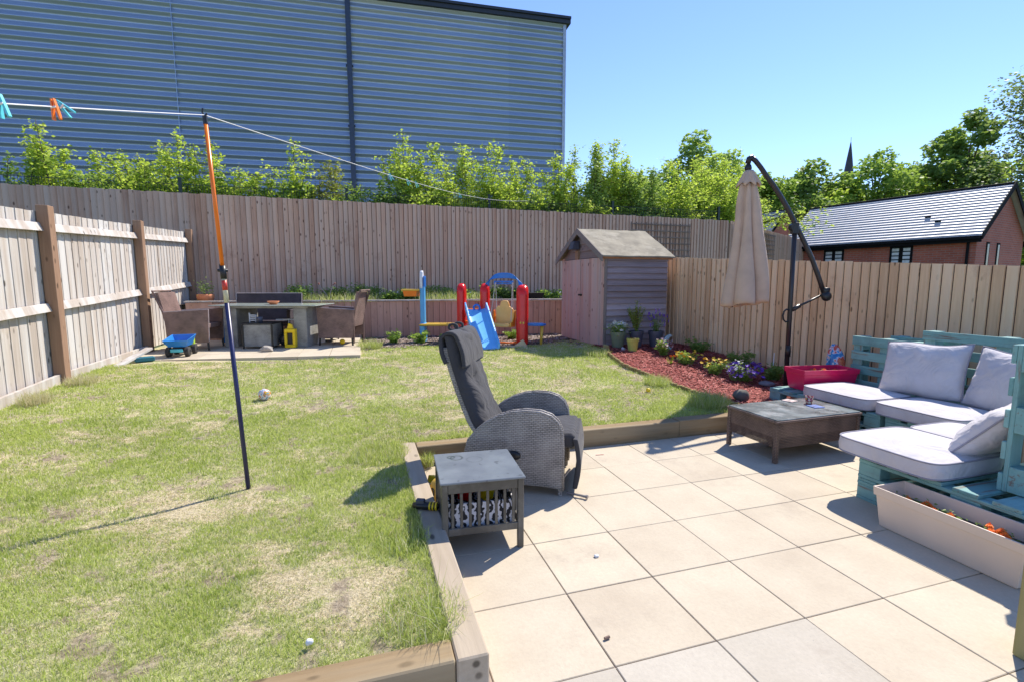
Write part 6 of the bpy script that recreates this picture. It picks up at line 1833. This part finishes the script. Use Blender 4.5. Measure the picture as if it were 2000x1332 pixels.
def marig(xs, zoff=0.0, col=None, n=9, h=.07):
    def f(t, L, W, H):
        P = []; q = random.Random(4)
        for x, y, r in xs:
            mb = MB()
            z = H*.66+h+q.uniform(-.012, .012)
            for ring in range(4):
                rr = r*(1-.23*ring); nn = n-ring
                for k in range(nn):
                    b = 2*pi*k/nn+ring*.5; c_, s_ = cos(b), sin(b)
                    mb.add([(x, y, z+.004*ring), (x+rr*.9*cos(b-.35), y+rr*.9*sin(b-.35), z+.006*ring+.004), (x+rr*c_, y+rr*s_, z-.004+.009*ring), (x+rr*.9*cos(b+.35), y+rr*.9*sin(b+.35), z+.006*ring+.004)], [(0, 1, 2, 3)])
            mb.tube([(x, y, H*.6), (x, y, z)], .0025, 5)
            mb.build('marigold_flower', FO, t)
            pp = rng.normal(0, 1, (60, 3))*np.array([.03, .025, .014])+np.array([x, y, H*.66+h*.5]); P.append(pp)
        V, F = leafquads(np.concatenate(P), .022, aspect=.4); fast_mesh('foliage', V, F, L_DARK, t)
    return f
trough('trough_planter', 'long beige trough planter with orange marigolds on the slabs', 2.975, 1.665, 0, pi/2, .70, .25, .235, P_BEIGE, extra=marig([(.22, .03, .030), (.245, .0, .018), (.15, -.01, .030), (.09, .03, .026), (.03, .0, .024), (-.16, .02, .028), (-.19, .0, .026), (-.22, .03, .025), (-.13, -.02, .018)], h=.035))
trough('trough_planter', 'bright pink trough planter standing on the end of the pallet seat', 4.70, 3.98, .292, radians(-9), .64, .30, .225, P_PINK, extra=marig([(.05, .02, .03), (.16, .0, .026), (-.05, .04, .02)], h=.05))
def bag():
    t = thing('compost_bag', 'crumpled blue and red printed plastic bag against the fence beside the pink trough', 'bag', (5.25, 4.25, .30), radians(70))
    m, nt, b = nmat('printed_plastic'); oc = objc(nt)
    lnk(nt, ramp(nt, noise(nt, oc, 9, 3), [(0.40, (.03, .18, .50)), (.47, (.05, .35, .70)), (.50, (.75, .75, .8)), (.56, (.62, .05, .04)), (.64, (.7, .25, .1))]), b.inputs['Base Color']); b.inputs['Roughness'].default_value = .25
    n = 16; vs = []; fs = []
    for s_ in (1, -1):
        for i in range(n+1):
            for j in range(n+1):
                u = -1+2*i/n; v = j/n
                wd = .17*(1-.75*v**1.6)
                e = (1-abs(u)**2)**.5*(1-abs(2*v-1)**3)**.6
                vs.append((u*wd+.07*v, s_*(.07*e)+.012*sin(u*9+v*7)*e, v*.40+.012*sin(u*8)))
    N1 = (n+1)**2
    for i in range(n):
        for j in range(n): a = i*(n+1)+j; fs.append((a, a+1, a+n+2, a+n+1)); fs.append((a+N1, a+n+1+N1, a+n+2+N1, a+1+N1))
    mb = MB(); mb.add(vs, fs); mb.build('bag_body', m, t, smooth=True)
bag()
mb = MB(); q = []
for i in range(40): a = i*.55; q.append((4.10+.12*cos(a)*(1+.1*sin(i)), 4.22+.09*sin(a), .11+.008*(i//11)))
mb.tube(q, .006, 6); tag(mb.build('garden_hose', plain('mint_hose', (.08, .42, .33), .4)), 'coil of thin mint green hose on the mulch behind the coffee table', 'hose')

# ------------------------------------------------------------------ coffee table
def ctable():
    t = thing('coffee_table', 'low brown rattan coffee table with dusty glass top in front of the sofa', 'table', (3.52, 3.225, 0), radians(1))
    hx, hy, H = .455, .275, .352
    # pierced weave: real gaps near the bottom of the skirt
    glass = plain('dusty_table_glass', (0.20, 0.23, 0.235), 0.2, var=.45, scale=5, bmp=0.02, dirt=(.46, .48, .48))
    mb = MB(); mb.cham(-hx+.012, hx-.012, -hy+.012, hy-.012, H-.008, H, .002); mb.build('glass_top', glass, t)
    mb = MB(); mb.cham(-hx, hx, -hy, -hy+.03, H-.03, H-.009, .004); mb.cham(-hx, hx, hy-.03, hy, H-.03, H-.009, .004); mb.cham(-hx, -hx+.03, -hy+.031, hy-.031, H-.03, H-.009, .004); mb.cham(hx-.03, hx, -hy+.031, hy-.031, H-.03, H-.009, .004); mb.build('top_frame', R_BROWN, t)
    for sx in (-1, 1):
        for sy in (-1, 1):
            mb = MB(); mb.cham(sx*(hx-.025)-.017, sx*(hx-.025)+.017, sy*(hy-.025)-.017, sy*(hy-.025)+.017, 0, H-.031, .004); mb.build('leg', R_BROWN, t)
    def skirt(L, M, solid_z):
        mb = MB(); mb.M = M; q = random.Random(int(L*100))
        # solid upper weave with a shallow arch; open weave below near the corners
        n = 40
        up = [(-L+2*L*i/n, solid_z-.055*abs(-1+2*i/n)**2.2*0) for i in range(n+1)]
        mb.prism([(-L, H-.032), (L, H-.032), (L, .205), (-L, .205)], -.006, .006, 'XZ')
        s = mb.build('skirt_panel', R_BROWN, t)
        mb = MB(); mb.M = M
        # open lattice strips
        k = int(2*L/.0125)
        for i in range(k+1):
            x = -L+2*L*i/k; bot = .125
            top = .207
            mb.box(x-.003, x+.003, -.0025, .0025, bot, top)
        z = .126
        while z < .207:
            # each horizontal strand only where the skirt is open
            xs = [x for x in np.linspace(-L, L, 41)]
            for a, b_ in zip(xs[:-1], xs[1:]):
                if b_-a < 2*L/40*1.5: mb.box(a, b_, -.0062, -.0028, z-.0032, z+.0032)
            z += .0115
        mb.build('open_weave', R_BROWN, s)
    skirt(hx-.045, T(0, -hy+.022, 0), .2); skirt(hx-.045, T(0, hy-.022, 0), .2)
    skirt(hy-.045, T(-hx+.022, 0, 0) @ RZ(pi/2), .2); skirt(hy-.045, T(hx-.022, 0, 0) @ RZ(pi/2), .2)
    # slatted lower shelf casting the lattice shadow
    mb = MB()
    for i in range(34): x = -hx+.05+(2*hx-.1)*i/33; mb.box(x-.006, x+.006, -hy+.05, hy-.05, .150, .154)
    for i in range(18): y = -hy+.05+(2*hy-.1)*i/17; mb.box(-hx+.05, hx-.05, y-.006, y+.006, .1545, .158)
    mb.build('lattice_shelf', R_BROWN, t)
    tz = H+.001
    g = thing('candle_holder', 'mosaic glass candle holder on the coffee table', 'candle holder', (3.78, 3.30, tz))
    m, nt, b = nmat('mosaic_glass'); oc = objc(nt); vo = N(nt, 'ShaderNodeTexVoronoi'); vo.inputs['Scale'].default_value = 75; lnk(nt, oc, vo.inputs['Vector'])
    sp = N(nt, 'ShaderNodeSeparateColor'); lnk(nt, vo.outputs['Color'], sp.inputs[0])
    lnk(nt, ramp(nt, sp.outputs[0], [(0, (.12, .02, .04)), (.4, (.55, .10, .14)), (.6, (.62, .55, .45)), (.8, (.6, .35, .04)), (1, (.75, .72, .6))]), b.inputs['Base Color']); b.inputs['Roughness'].default_value = .15
    mb = MB(); mb.lathe([(.024, 0), (.026, .01), (.032, .07), (.029, .07), (.023, .012)], 20, capb=True); mb.build('cup', m, g, smooth=True)
    mb = MB(); mb.lathe([(0, .014), (.021, .014), (.021, .03), (0, .031)], 16, capb=False); mb.build('candle', plain('yellow_wax', (.75, .55, .12), .4), g)
    for lb, x, y, r, c in (('pale pink coaster near the far edge of the coffee table', 3.70, 3.43, .25, (.62, .50, .47)), ('blue patterned coaster in front of the candle holder', 3.74, 3.20, -.1, (.12, .20, .50))):
        mb = MB(); mb.cham(-.05, .05, -.05, .05, 0, .006, .001); o = mb.build('coaster', plain('coaster_'+lb[:4], c, .35, var=.4, scale=25), bevel=0)
        o.location = (x, y, tz); o.rotation_euler = (0, 0, r); tag(o, lb, 'coaster')
ctable()

# ------------------------------------------------------------------ recliner
def recliner():
    fx, fy = C(0.335, 3.13)
    t = thing('reclining_chair', 'grey rattan reclining armchair with charcoal cushions, facing right on the patio', 'armchair', (fx, fy, 0), radians(-17-10.5))
    # local: +x forward, near side at y=0, far side at y=.64
    out = [(0.0, .045), (0.0, .33), (-.010, .445), (-.035, .505), (-.08, .545), (-.15, .568), (-.25, .572), (-.34, .560), (-.43, .530), (-.52, .480), (-.59, .420), (-.645, .355), (-.665, .28), (-.655, .20), (-.63, .12), (-.60, .05), (-.45, .055), (-.3, .06), (-.15, .058)]
    for y in (0.0, .575):
        mb = MB(); mb.prism(out, y, y+.065, 'XZ'); s = mb.build('side_panel', R_GREY, t, bevel=.014, seg=3)
        top = [(u, v) for u, v in out[1:14]]
        mb = MB(); mb.tube([(u, y+.008, v) for u, v in out[0:16]], .010, 6); mb.tube([(u, y+.057, v) for u, v in out[0:16]], .010, 6); mb.build('braided_rim', R_GREY, s, smooth=True)
        for x in (-.018, -.57):
            mb = MB(); mb.cham(x-.014, x+.014, y+.012, y+.052, -.0, .06, .003); mb.build('leg', R_GREY, t)
    mb = MB(); mb.lathe([(0, 0), (.05, 0), (.05, .012), (.035, .02), (0, .02)], 18); mb.v = [(x-.33, -z-.001, y*.6+.27) for x, y, z in mb.v]; mb.build('recline_handle', P_BLACK, t, smooth=True)
    mb = MB(); mb.box(-.60, -.02, .066, .574, .20, .30); mb.build('seat_frame', BLACKM, t)
    # backrest shell, curved
    def curve(s_):  # (x, z) centreline of the back from seat to top
        return (float(np.interp(s_, [0, .1, .19, .25, .51, .75, .9, 1.0], [-.485, -.535, -.582, -.615, -.695, -.755, -.785, -.800])), .26+.765*s_)
    n = 16; vs = []; fs = []
    for i in range(n+1):
        x, z = curve(i/n*.93)
        w_ = .255-.02*(i/n)
        for (dx, yy) in ((-.035, .32-w_), (-.055, .32-w_*.6), (-.06, .32), (-.055, .32+w_*.6), (-.035, .32+w_), (.0, .32+w_), (.0, .32-w_)): vs.append((x+dx-.02, yy, z))
    k = 7
    for i in range(n):
        for j in range(k): fs.append((i*k+j, i*k+(j+1) % k, (i+1)*k+(j+1) % k, (i+1)*k+j))
    fs.append(tuple(range(k))); fs.append(tuple(n*k+j for j in range(k))[::-1])
    mb = MB(); mb.add(vs, fs); mb.build('backrest', R_GREY, t, bevel=.006)
    # back cushion with wrap-over head part and seams
    n, m_ = 44, 24; vs = []; fs = []
    for i in range(n+1):
        s_ = i/n
        if s_ < .90: x, z = curve(s_/.90*1.0); dx0, thk = 0, .072
        else:
            q = (s_-.90)/.10; x, z = curve(1.0); 
            x -= .02*q; z += .03*sin(q*pi/2); dx0, thk = -.0, .072*(1-q*.55)
        seam = min(abs(s_-c) for c in (.30, .56, .80))
        puff = 1-.14*math.exp(-(seam/.022)**2)
        for j in range(m_+1):
            v = -1+2*j/m_
            e = (1-abs(v)**4)**.5
            col = 1-.10*math.exp(-((abs(v)-.42)/.05)**2)
            w_ = .250
            wr = .005*sin(s_*23+v*3)+.004*sin(v*7+s_*15)
            vs.append((x+.012+thk*e*puff*col+wr*e, .32+v*w_, z+thk*.25*e))
    base = len(vs)
    for i in range(n+1):
        s_ = i/n; x, z = curve(min(1, s_/.90))
        if s_ >= .90: x -= .02*(s_-.9)/.1; z += .03*sin((s_-.9)/.1*pi/2)
        for j in range(m_+1): v = -1+2*j/m_; vs.append((x-.018, .32+v*.250, z))
    W1 = m_+1
    for i in range(n):
        for j in range(m_):
            a = i*W1+j; fs.append((a, a+1, a+W1+1, a+W1)); a += base; fs.append((a, a+W1, a+W1+1, a+1))
    for i in range(n):
        for j in (0, m_): a = i*W1+j; fs.append((a, a+W1, a+W1+base, a+base))
    for i in (0, n):
        for j in range(m_): a = i*W1+j; fs.append((a, a+1, a+1+base, a+base))
    mb = MB(); mb.add(vs, fs); mb.build('back_cushion', F_BLACK, t, smooth=True, auto=True)
    # head cushion wrapping over the top and down the rear
    n, m_ = 30, 20; vs = []; fs = []
    xt, zt_ = curve(1.0)
    dx_, dz_ = curve(1.0)[0]-curve(.7)[0], curve(1.0)[1]-curve(.7)[1]; l = math.hypot(dx_, dz_); ux, uz = dx_/l, dz_/l
    px_, pz_ = -uz, ux  # rearwards normal
    path = []
    for i in range(n+1):
        q = i/n
        if q < .42: s_ = q/.42; d, f = -.20+.20*s_, .072+.012*sin(s_*pi)
        elif q < .68: a = (q-.42)/.26*pi; d, f = .055*sin(a), .006+(.066)*cos(a)
        else: s_ = (q-.68)/.32; d, f = -.15*s_, -.060-.010*sin(s_*pi)
        path.append((xt+ux*d-px_*f, zt_+uz*d-pz_*f))
    for (x, z), i in zip(path, range(n+1)):
        for j in range(m_+1):
            v = -1+2*j/m_; e = 1-abs(v)**5*.35
            cx_, cz_ = xt-px_*.01, zt_-pz_*.01
            wr = 1+.05*sin(v*11+i*.5)+.03*sin(i*1.3)
            q_ = .012*e*wr
            gap = -.035*math.exp(-(v/.10)**2) if .44 < i/n < .64 else 0
            vs.append((x+(x-cx_)*(.10*wr*e)+0, .32+v*.268*(1-.03*abs(sin(i/n*pi))), z+(z-cz_)*.05*wr*e+gap))
    W1 = m_+1
    for i in range(n):
        for j in range(m_): a = i*W1+j; fs.append((a, a+1, a+W1+1, a+W1))
    mb = MB(); mb.add(vs, fs); hc = mb.build('head_cushion', F_BLACK, t, smooth=True)
    so = hc.modifiers.new('thick', 'SOLIDIFY'); so.thickness = .022; so.offset = -1
    for v in (-.26, .30):
        mb = MB()
        cx_, cz_ = xt+ux*.075, zt_+uz*.075
        mb.tube([(cx_+.032*cos(a), .32+v*.25, cz_+.022*sin(a)) for a in [2*pi*i/14 for i in range(14)]], .010, 6, close=True)
        mb.build('strap_loop', F_BLACK, hc, smooth=True)
    # seat cushion
    mb = MB(); mb.cham(-.47, .075, .072, .57, .31, .415, .02); mb.build('seat_cushion', F_BLACK, t, bevel=.018, seg=3, smooth=False)
    # footrest folded down, gently curved
    vs = []; fs = []; n = 12
    for i in range(n+1):
        s_ = i/n; z = .385-.345*s_; x = .062+.030*sin(s_*pi*.9)-.01*s_
        for (dx, yy) in ((0, .05), (.032, .045), (.032, .595), (0, .59)): vs.append((x+dx, yy, z))
    for i in range(n):
        for j in range(4): fs.append((i*4+j, i*4+(j+1) % 4, (i+1)*4+(j+1) % 4, (i+1)*4+j))
    fs += [(0, 1, 2, 3), (n*4+3, n*4+2, n*4+1, n*4)]
    mb = MB(); mb.add(vs, fs); mb.build('footrest', F_BLACK, t, bevel=.008, seg=2)
    mb = MB(); mb.tube([(.045, .05, .18), (-.01, .05, .10)], .008, 6); mb.tube([(.03, .04, .018), (.155, .0, .018)], .008, 8); mb.tube([(.155, .0, .018), (.168, -.005, .018)], .013, 8); mb.build('linkage_bar', plain('grey_steel', (.32, .3, .3), .4, metal=.6, bmp=0), t)
recliner()

# ------------------------------------------------------------------ slatted side table
def sidetable():
    t = thing('side_table', 'square dark slatted metal side table with stained top in the foreground', 'table', (.60, 2.61, 0), radians(-4))
    h, H = .218, .40
    DM = plain('dusty_dark_metal', (0.085, 0.078, 0.065), 0.45, var=.25, scale=7, bmp=.05, dirt=(.16, .15, .13))
    m, nt, b = nmat('stained_blue_grey_top'); oc = objc(nt)
    base = ramp(nt, noise(nt, oc, 7, 6), [(.35, (.145, .165, .19)), (.65, (.20, .225, .25))])
    sub = None
    for cx, cy, r in ((-.10, .135, .034), (.0, .09, .045), (-.13, .15, .02)):
        v = N(nt, 'ShaderNodeVectorMath', operation='DISTANCE'); lnk(nt, oc, v.inputs[0]); v.inputs[1].default_value = (cx, cy, H)
        k = math_(nt, 'ABSOLUTE', math_(nt, 'SUBTRACT', v.outputs['Value'], r))
        k = ramp(nt, k, [(0.0, (1, 1, 1)), (.005, (.4, .4, .4)), (.008, (0, 0, 0))])
        base = mix(nt, math_(nt, 'MULTIPLY', k, .8 if cx else .3), base, (.03, .045, .04))
    sp = noise(nt, oc, 22, 3); base = mix(nt, ramp(nt, sp, [(.66, (0, 0, 0)), (.71, (.6, .6, .6))]), base, (.06, .065, .08))
    lnk(nt, base, b.inputs['Base Color']); b.inputs['Roughness'].default_value = .3
    mb = MB(); mb.cham(-h-.008, h+.008, -h-.008, h+.008, H-.012, H, .003); mb.build('top', m, t)
    for sx in (-1, 1):
        for sy in (-1, 1):
            x, y = sx*(h-.016), sy*(h-.016); mb = MB(); mb.cham(x-.016, x+.016, y-.016, y+.016, 0, H-.0125, .003); mb.build('leg', DM, t)
    for k in range(4):
        M = RZ(k*pi/2)
        mb = MB(); mb.M = M; mb.cham(-h+.033, h-.033, -h+.004, -h+.018, H-.065, H-.013, .002); f = mb.build('apron', DM, t)
        mb = MB(); mb.M = M; mb.cham(-h+.033, h-.033, -h+.004, -h+.018, .105, .145, .002); mb.build('lower_rail', DM, t)
        mb = MB(); mb.M = M
        for i in range(8): x = -h+.033+(2*h-.066)*(i+.5)/8; mb.cham(x-.0075, x+.0075, -h+.007, -h+.014, .1455, H-.0655, .001)
        mb.build('slats', DM, t)
    mb = MB(); mb.cham(-h+.02, h-.02, -h+.02, h-.02, .118, .126, .001); mb.build('shelf', DM, t)
    # patterned cloth bin and toys on the shelf
    g = thing('fabric_bin', 'black and white zebra patterned fabric bin inside the side table', 'bin', (.60, 2.61, .127), radians(-4))
    m, nt, b = nmat('zebra_print'); oc = objc(nt)
    wv = N(nt, 'ShaderNodeTexWave'); wv.inputs['Scale'].default_value = 9; wv.inputs['Distortion'].default_value = 9; wv.inputs['Detail'].default_value = 2; wv.inputs['Detail Scale'].default_value = 2.2; lnk(nt, oc, wv.inputs['Vector'])
    lnk(nt, ramp(nt, wv.outputs['Fac'], [(.48, (.02, .02, .025)), (.54, (.72, .7, .74))]), b.inputs['Base Color']); b.inputs['Roughness'].default_value = .8
    for k in range(4):
        mb = MB(); mb.M = RZ(k*pi/2); mb.cham(-.165, .165, -.178, -.168, 0, .135, .002); mb.build('wall', m, g)
    mb = MB(); mb.box(-.16, .16, -.16, .16, 0, .01); mb.build('base', m, g)
    for lb, x, y, c, s in (('yellow toy block in the fabric bin', .05, .02, P_BYEL, .035), ('red toy block in the fabric bin', -.06, .05, P_RED, .035), ('white toy block in the fabric bin', .10, .06, P_WHITE, .03)):
        mb = MB(); mb.cham(-s, s, -s, s, 0, s*2, .005); o = mb.build('toy_block', c); o.location = (.60+x, 2.61+y, .145+.05); o.rotation_euler = (.2, .1, x*9); tag(o, lb, 'toy')
sidetable()
def toys_left():
    t = thing('toy_vehicle', 'orange yellow plastic toy with a dark rim lying behind the side table', 'toy', (.44, 3.06, 0), .3)
    mb = MB(); mb.ball((0, 0, .085), .075, 16, (.8, .5, 1.1)); mb.build('body', P_YEL, t, smooth=True)
    mb = MB(); mb.tube([(0, -.02+.035*cos(a), .085+.035*sin(a)) for a in [2*pi*i/12 for i in range(12)]], .006, 6, close=True); mb.M = T(-.045, 0, 0); mb.tube([(0, -.01+.03*cos(a), .085+.03*sin(a)) for a in [2*pi*i/12 for i in range(12)]], .005, 6, close=True); mb.build('dark_rings', P_BLACK, t)
    t = thing('toy_shovel', 'yellow toy scoop on the slabs by the inner sleeper corner', 'toy', (.47, 3.42, .0), .8)
    mb = MB(); mb.prism([(-.05, 0), (.05, 0), (.03, .03), (-.03, .05)], -.03, .03, 'XZ'); mb.build('scoop', P_BYEL, t, bevel=.006)
    t = thing('toy_torch', 'black toy with yellow stripes lying on the sleeper beside the side table', 'toy', (.33, 2.66, .15), radians(-25))
    mb = MB(); mb.M = T(0, 0, .022) @ Matrix.Rotation(pi/2, 4, 'Y'); mb.lathe([(.014, -.09), (.022, -.06), (.022, .05), (.012, .06)], 14, capt=True); mb.build('barrel', P_BLACK, t, smooth=True)
    mb = MB()
    for x in (.012, .03, .048): mb.M = T(x, 0, .022) @ Matrix.Rotation(pi/2, 4, 'Y'); mb.lathe([(.023, -.005), (.0235, 0), (.023, .005)], 14, capt=True)
    mb.build('yellow_stripes', P_BYEL, t, smooth=True)
    mb = MB(); mb.cham(-.07, -.02, -.015, .015, .035, .06, .004); mb.build('switch', P_SLATE, t)
toys_left()

# ------------------------------------------------------------------ balls on the lawn
m, nt, b = nmat('printed_ball'); oc = objc(nt)
lnk(nt, ramp(nt, noise(nt, oc, 16, 2), [(.36, (.05, .25, .55)), (.43, (.65, .65, .68)), (.50, (.7, .7, .7)), (.54, (.6, .06, .04)), (.60, (.65, .45, .05)), (.66, (.1, .35, .5))]), b.inputs['Base Color']); b.inputs['Roughness'].default_value = .25
def ball(label, x, y, r, m_):
    mb = MB(); mb.ball((0, 0, 0), r, 24); o = mb.build('ball', m_, smooth=True); o.location = (x, y, LZ(x, y)+r*.95); tag(o, label, 'ball')
ball('multicoloured printed ball on the lawn right of the clothes prop', -.96, 5.44, .060, m)
ball('small yellow ball on the lawn below the mulch bed', 3.10, 4.78, .026, P_BYEL)
mb = MB(); mb.tube([(.035*cos(a), .03*sin(a), .015) for a in [2*pi*i/14 for i in range(14)]], .010, 6, close=True)
o = mb.build('toy_ring', P_ORANGE, smooth=True); o.location = (3.40, 5.20, LZ(3.4, 5.2)+.012); tag(o, 'small orange toy ring in the grass by the log edging', 'toy')
mb = MB(); mb.box(-.035, .035, -.002, .002, 0, .003); o = mb.build('twig', plain('pink_straw', (.6, .2, .2), .5)); o.location = (1.86, 3.55, .001); o.rotation_euler = (0, 0, -.1); tag(o, 'tiny pinkish straw on the slabs near the back sleeper', 'litter')
mb = MB(); mb.tube([(-.012, 0, .006), (.012, .004, .006)], .006, 6); o = mb.build('cork', plain('brown_cork', (.2, .13, .1), .8)); o.location = (.90, 1.62, .001); tag(o, 'small brown butt in the joint between the near slabs', 'litter')

# ------------------------------------------------------------------ clothes prop and line
def prop():
    b0 = Vector((-.708, 3.32, .12)); tp = Vector((-.826, 3.396, 2.40))
    t = thing('clothes_prop', 'tall clothes prop, orange above and navy below, standing on the lawn', 'clothes prop', b0)
    d = tp-b0
    P = lambda q: tuple(d*q)
    mb = MB(); mb.tube([P(0), P(.515)], .0135, 12); mb.tube([P(-.03), P(0.0)], [.004, .013], 8); mb.build('lower_pole', P_NAVY, t, smooth=True)
    mb = MB(); mb.tube([P(.515), P(.578)], .0139, 12); lab = mb.build('label_sleeve', plain('cream_label', (.62, .58, .40), .4, bmp=0), t, smooth=True)
    mb = MB(); mb.tube([P(.548), P(.574)], .0143, 12); mb.build('red_label_band', plain('red_print', (.6, .05, .03), .4, bmp=0), lab, smooth=True)
    mb = MB(); mb.tube([P(.578), P(.612)], .018, 12); mb.tube([(d*.60)+Vector((-.028, 0, 0)), (d*.60)+Vector((.026, 0, 0))], .009, 8); mb.build('clamp', P_BLACK, t, smooth=True)
    mb = MB(); mb.tube([P(.612), P(.975)], .0115, 12); mb.build('upper_pole', P_ORANGE, t, smooth=True)
    mb = MB(); mb.tube([P(.97), P(.992)], .013, 8); top = d*.99; mb.tube([top+Vector((0, 0, 0)), top+Vector((-.012, 0, .022)), top+Vector((-.008, 0, .045))], .005, 6); mb.tube([top, top+Vector((.012, 0, .018))], .005, 6); mb.build('line_hook', P_BLACK, t)
    # washing line
    near = Vector((-1.45, .55, 1.72)); a = Vector((-1.108, 2.122, 2.012)); far_ = Vector((4.285, 12.40, 3.52))
    hk = b0+top+Vector((0, 0, .008))
    pts = [near+(hk-near)*(i/10)+Vector((0, 0, -.02*sin(pi*i/10))) for i in range(10)]
    m_ = 24
    L2 = [hk+(far_-hk)*(i/m_)+Vector((0, 0, -.34*sin(pi*i/m_)*.5)) for i in range(m_+1)]
    return hk, near, far_, L2, pts
hk, near, far_, L2, _p = prop()
nearp = Vector((-1.29, 1.20, 1.80))
dirn = Vector((-1.108, 2.122, 2.012))-hk
L1 = [hk+dirn*(i/10*2.1)+Vector((0, 0, -.010*sin(pi*i/10))) for i in range(11)][::-1]
mb = MB(); mb.tube(L1[:-1]+L2, .0026, 6)
tag(mb.build('washing_line', WHITECORD, smooth=True), 'thin white washing line over the prop and across to the back fence', 'line')
def peg(label, p, ang, m, yaw=0):
    t = thing('clothes_peg', label, 'peg', p, 0, 'pegs on the washing line'); t.rotation_euler = (0, ang, yaw)
    for s in (-1, 1):
        mb = MB(); mb.prism([(s*.002, .018), (s*.006, .020), (s*.012, -.02), (s*.016, -.055), (s*.010, -.058), (s*.003, -.01)], -.006, .006, 'XZ'); mb.build('prong', m, t, bevel=.001)
    mb = MB(); mb.tube([(-.010, -.004, -.012), (.010, -.004, -.012)], .004, 6); mb.build('spring', WHITECORD, t)
def on1(q): return hk+dirn*q
peg('bright orange clothes peg left of the prop', on1(.832), radians(-8), P_ORANGE, -TH)
peg('pale blue clothes peg hanging askew beside the orange one', on1(.808), radians(-48), P_CYAN, -TH)
peg('cyan clothes peg at the very left edge of the photo', on1(.998), radians(-12), P_CYAN, -TH)
def on2(px):  # point of the far line by fraction
    i = px*24; k = int(i); return L2[k].lerp(L2[k+1], i-k)
for q, lb in ((.230, 'pale blue peg on the far line, furthest left of the four over the hedge'), (.272, 'pale blue peg on the far line, second from the left over the hedge'), (.295, 'pale blue peg on the far line, third from the left over the hedge'), (.452, 'pale blue peg on the far line, furthest right over the hedge')):
    peg(lb, on2(q), radians(-25), P_CYAN, -TH)
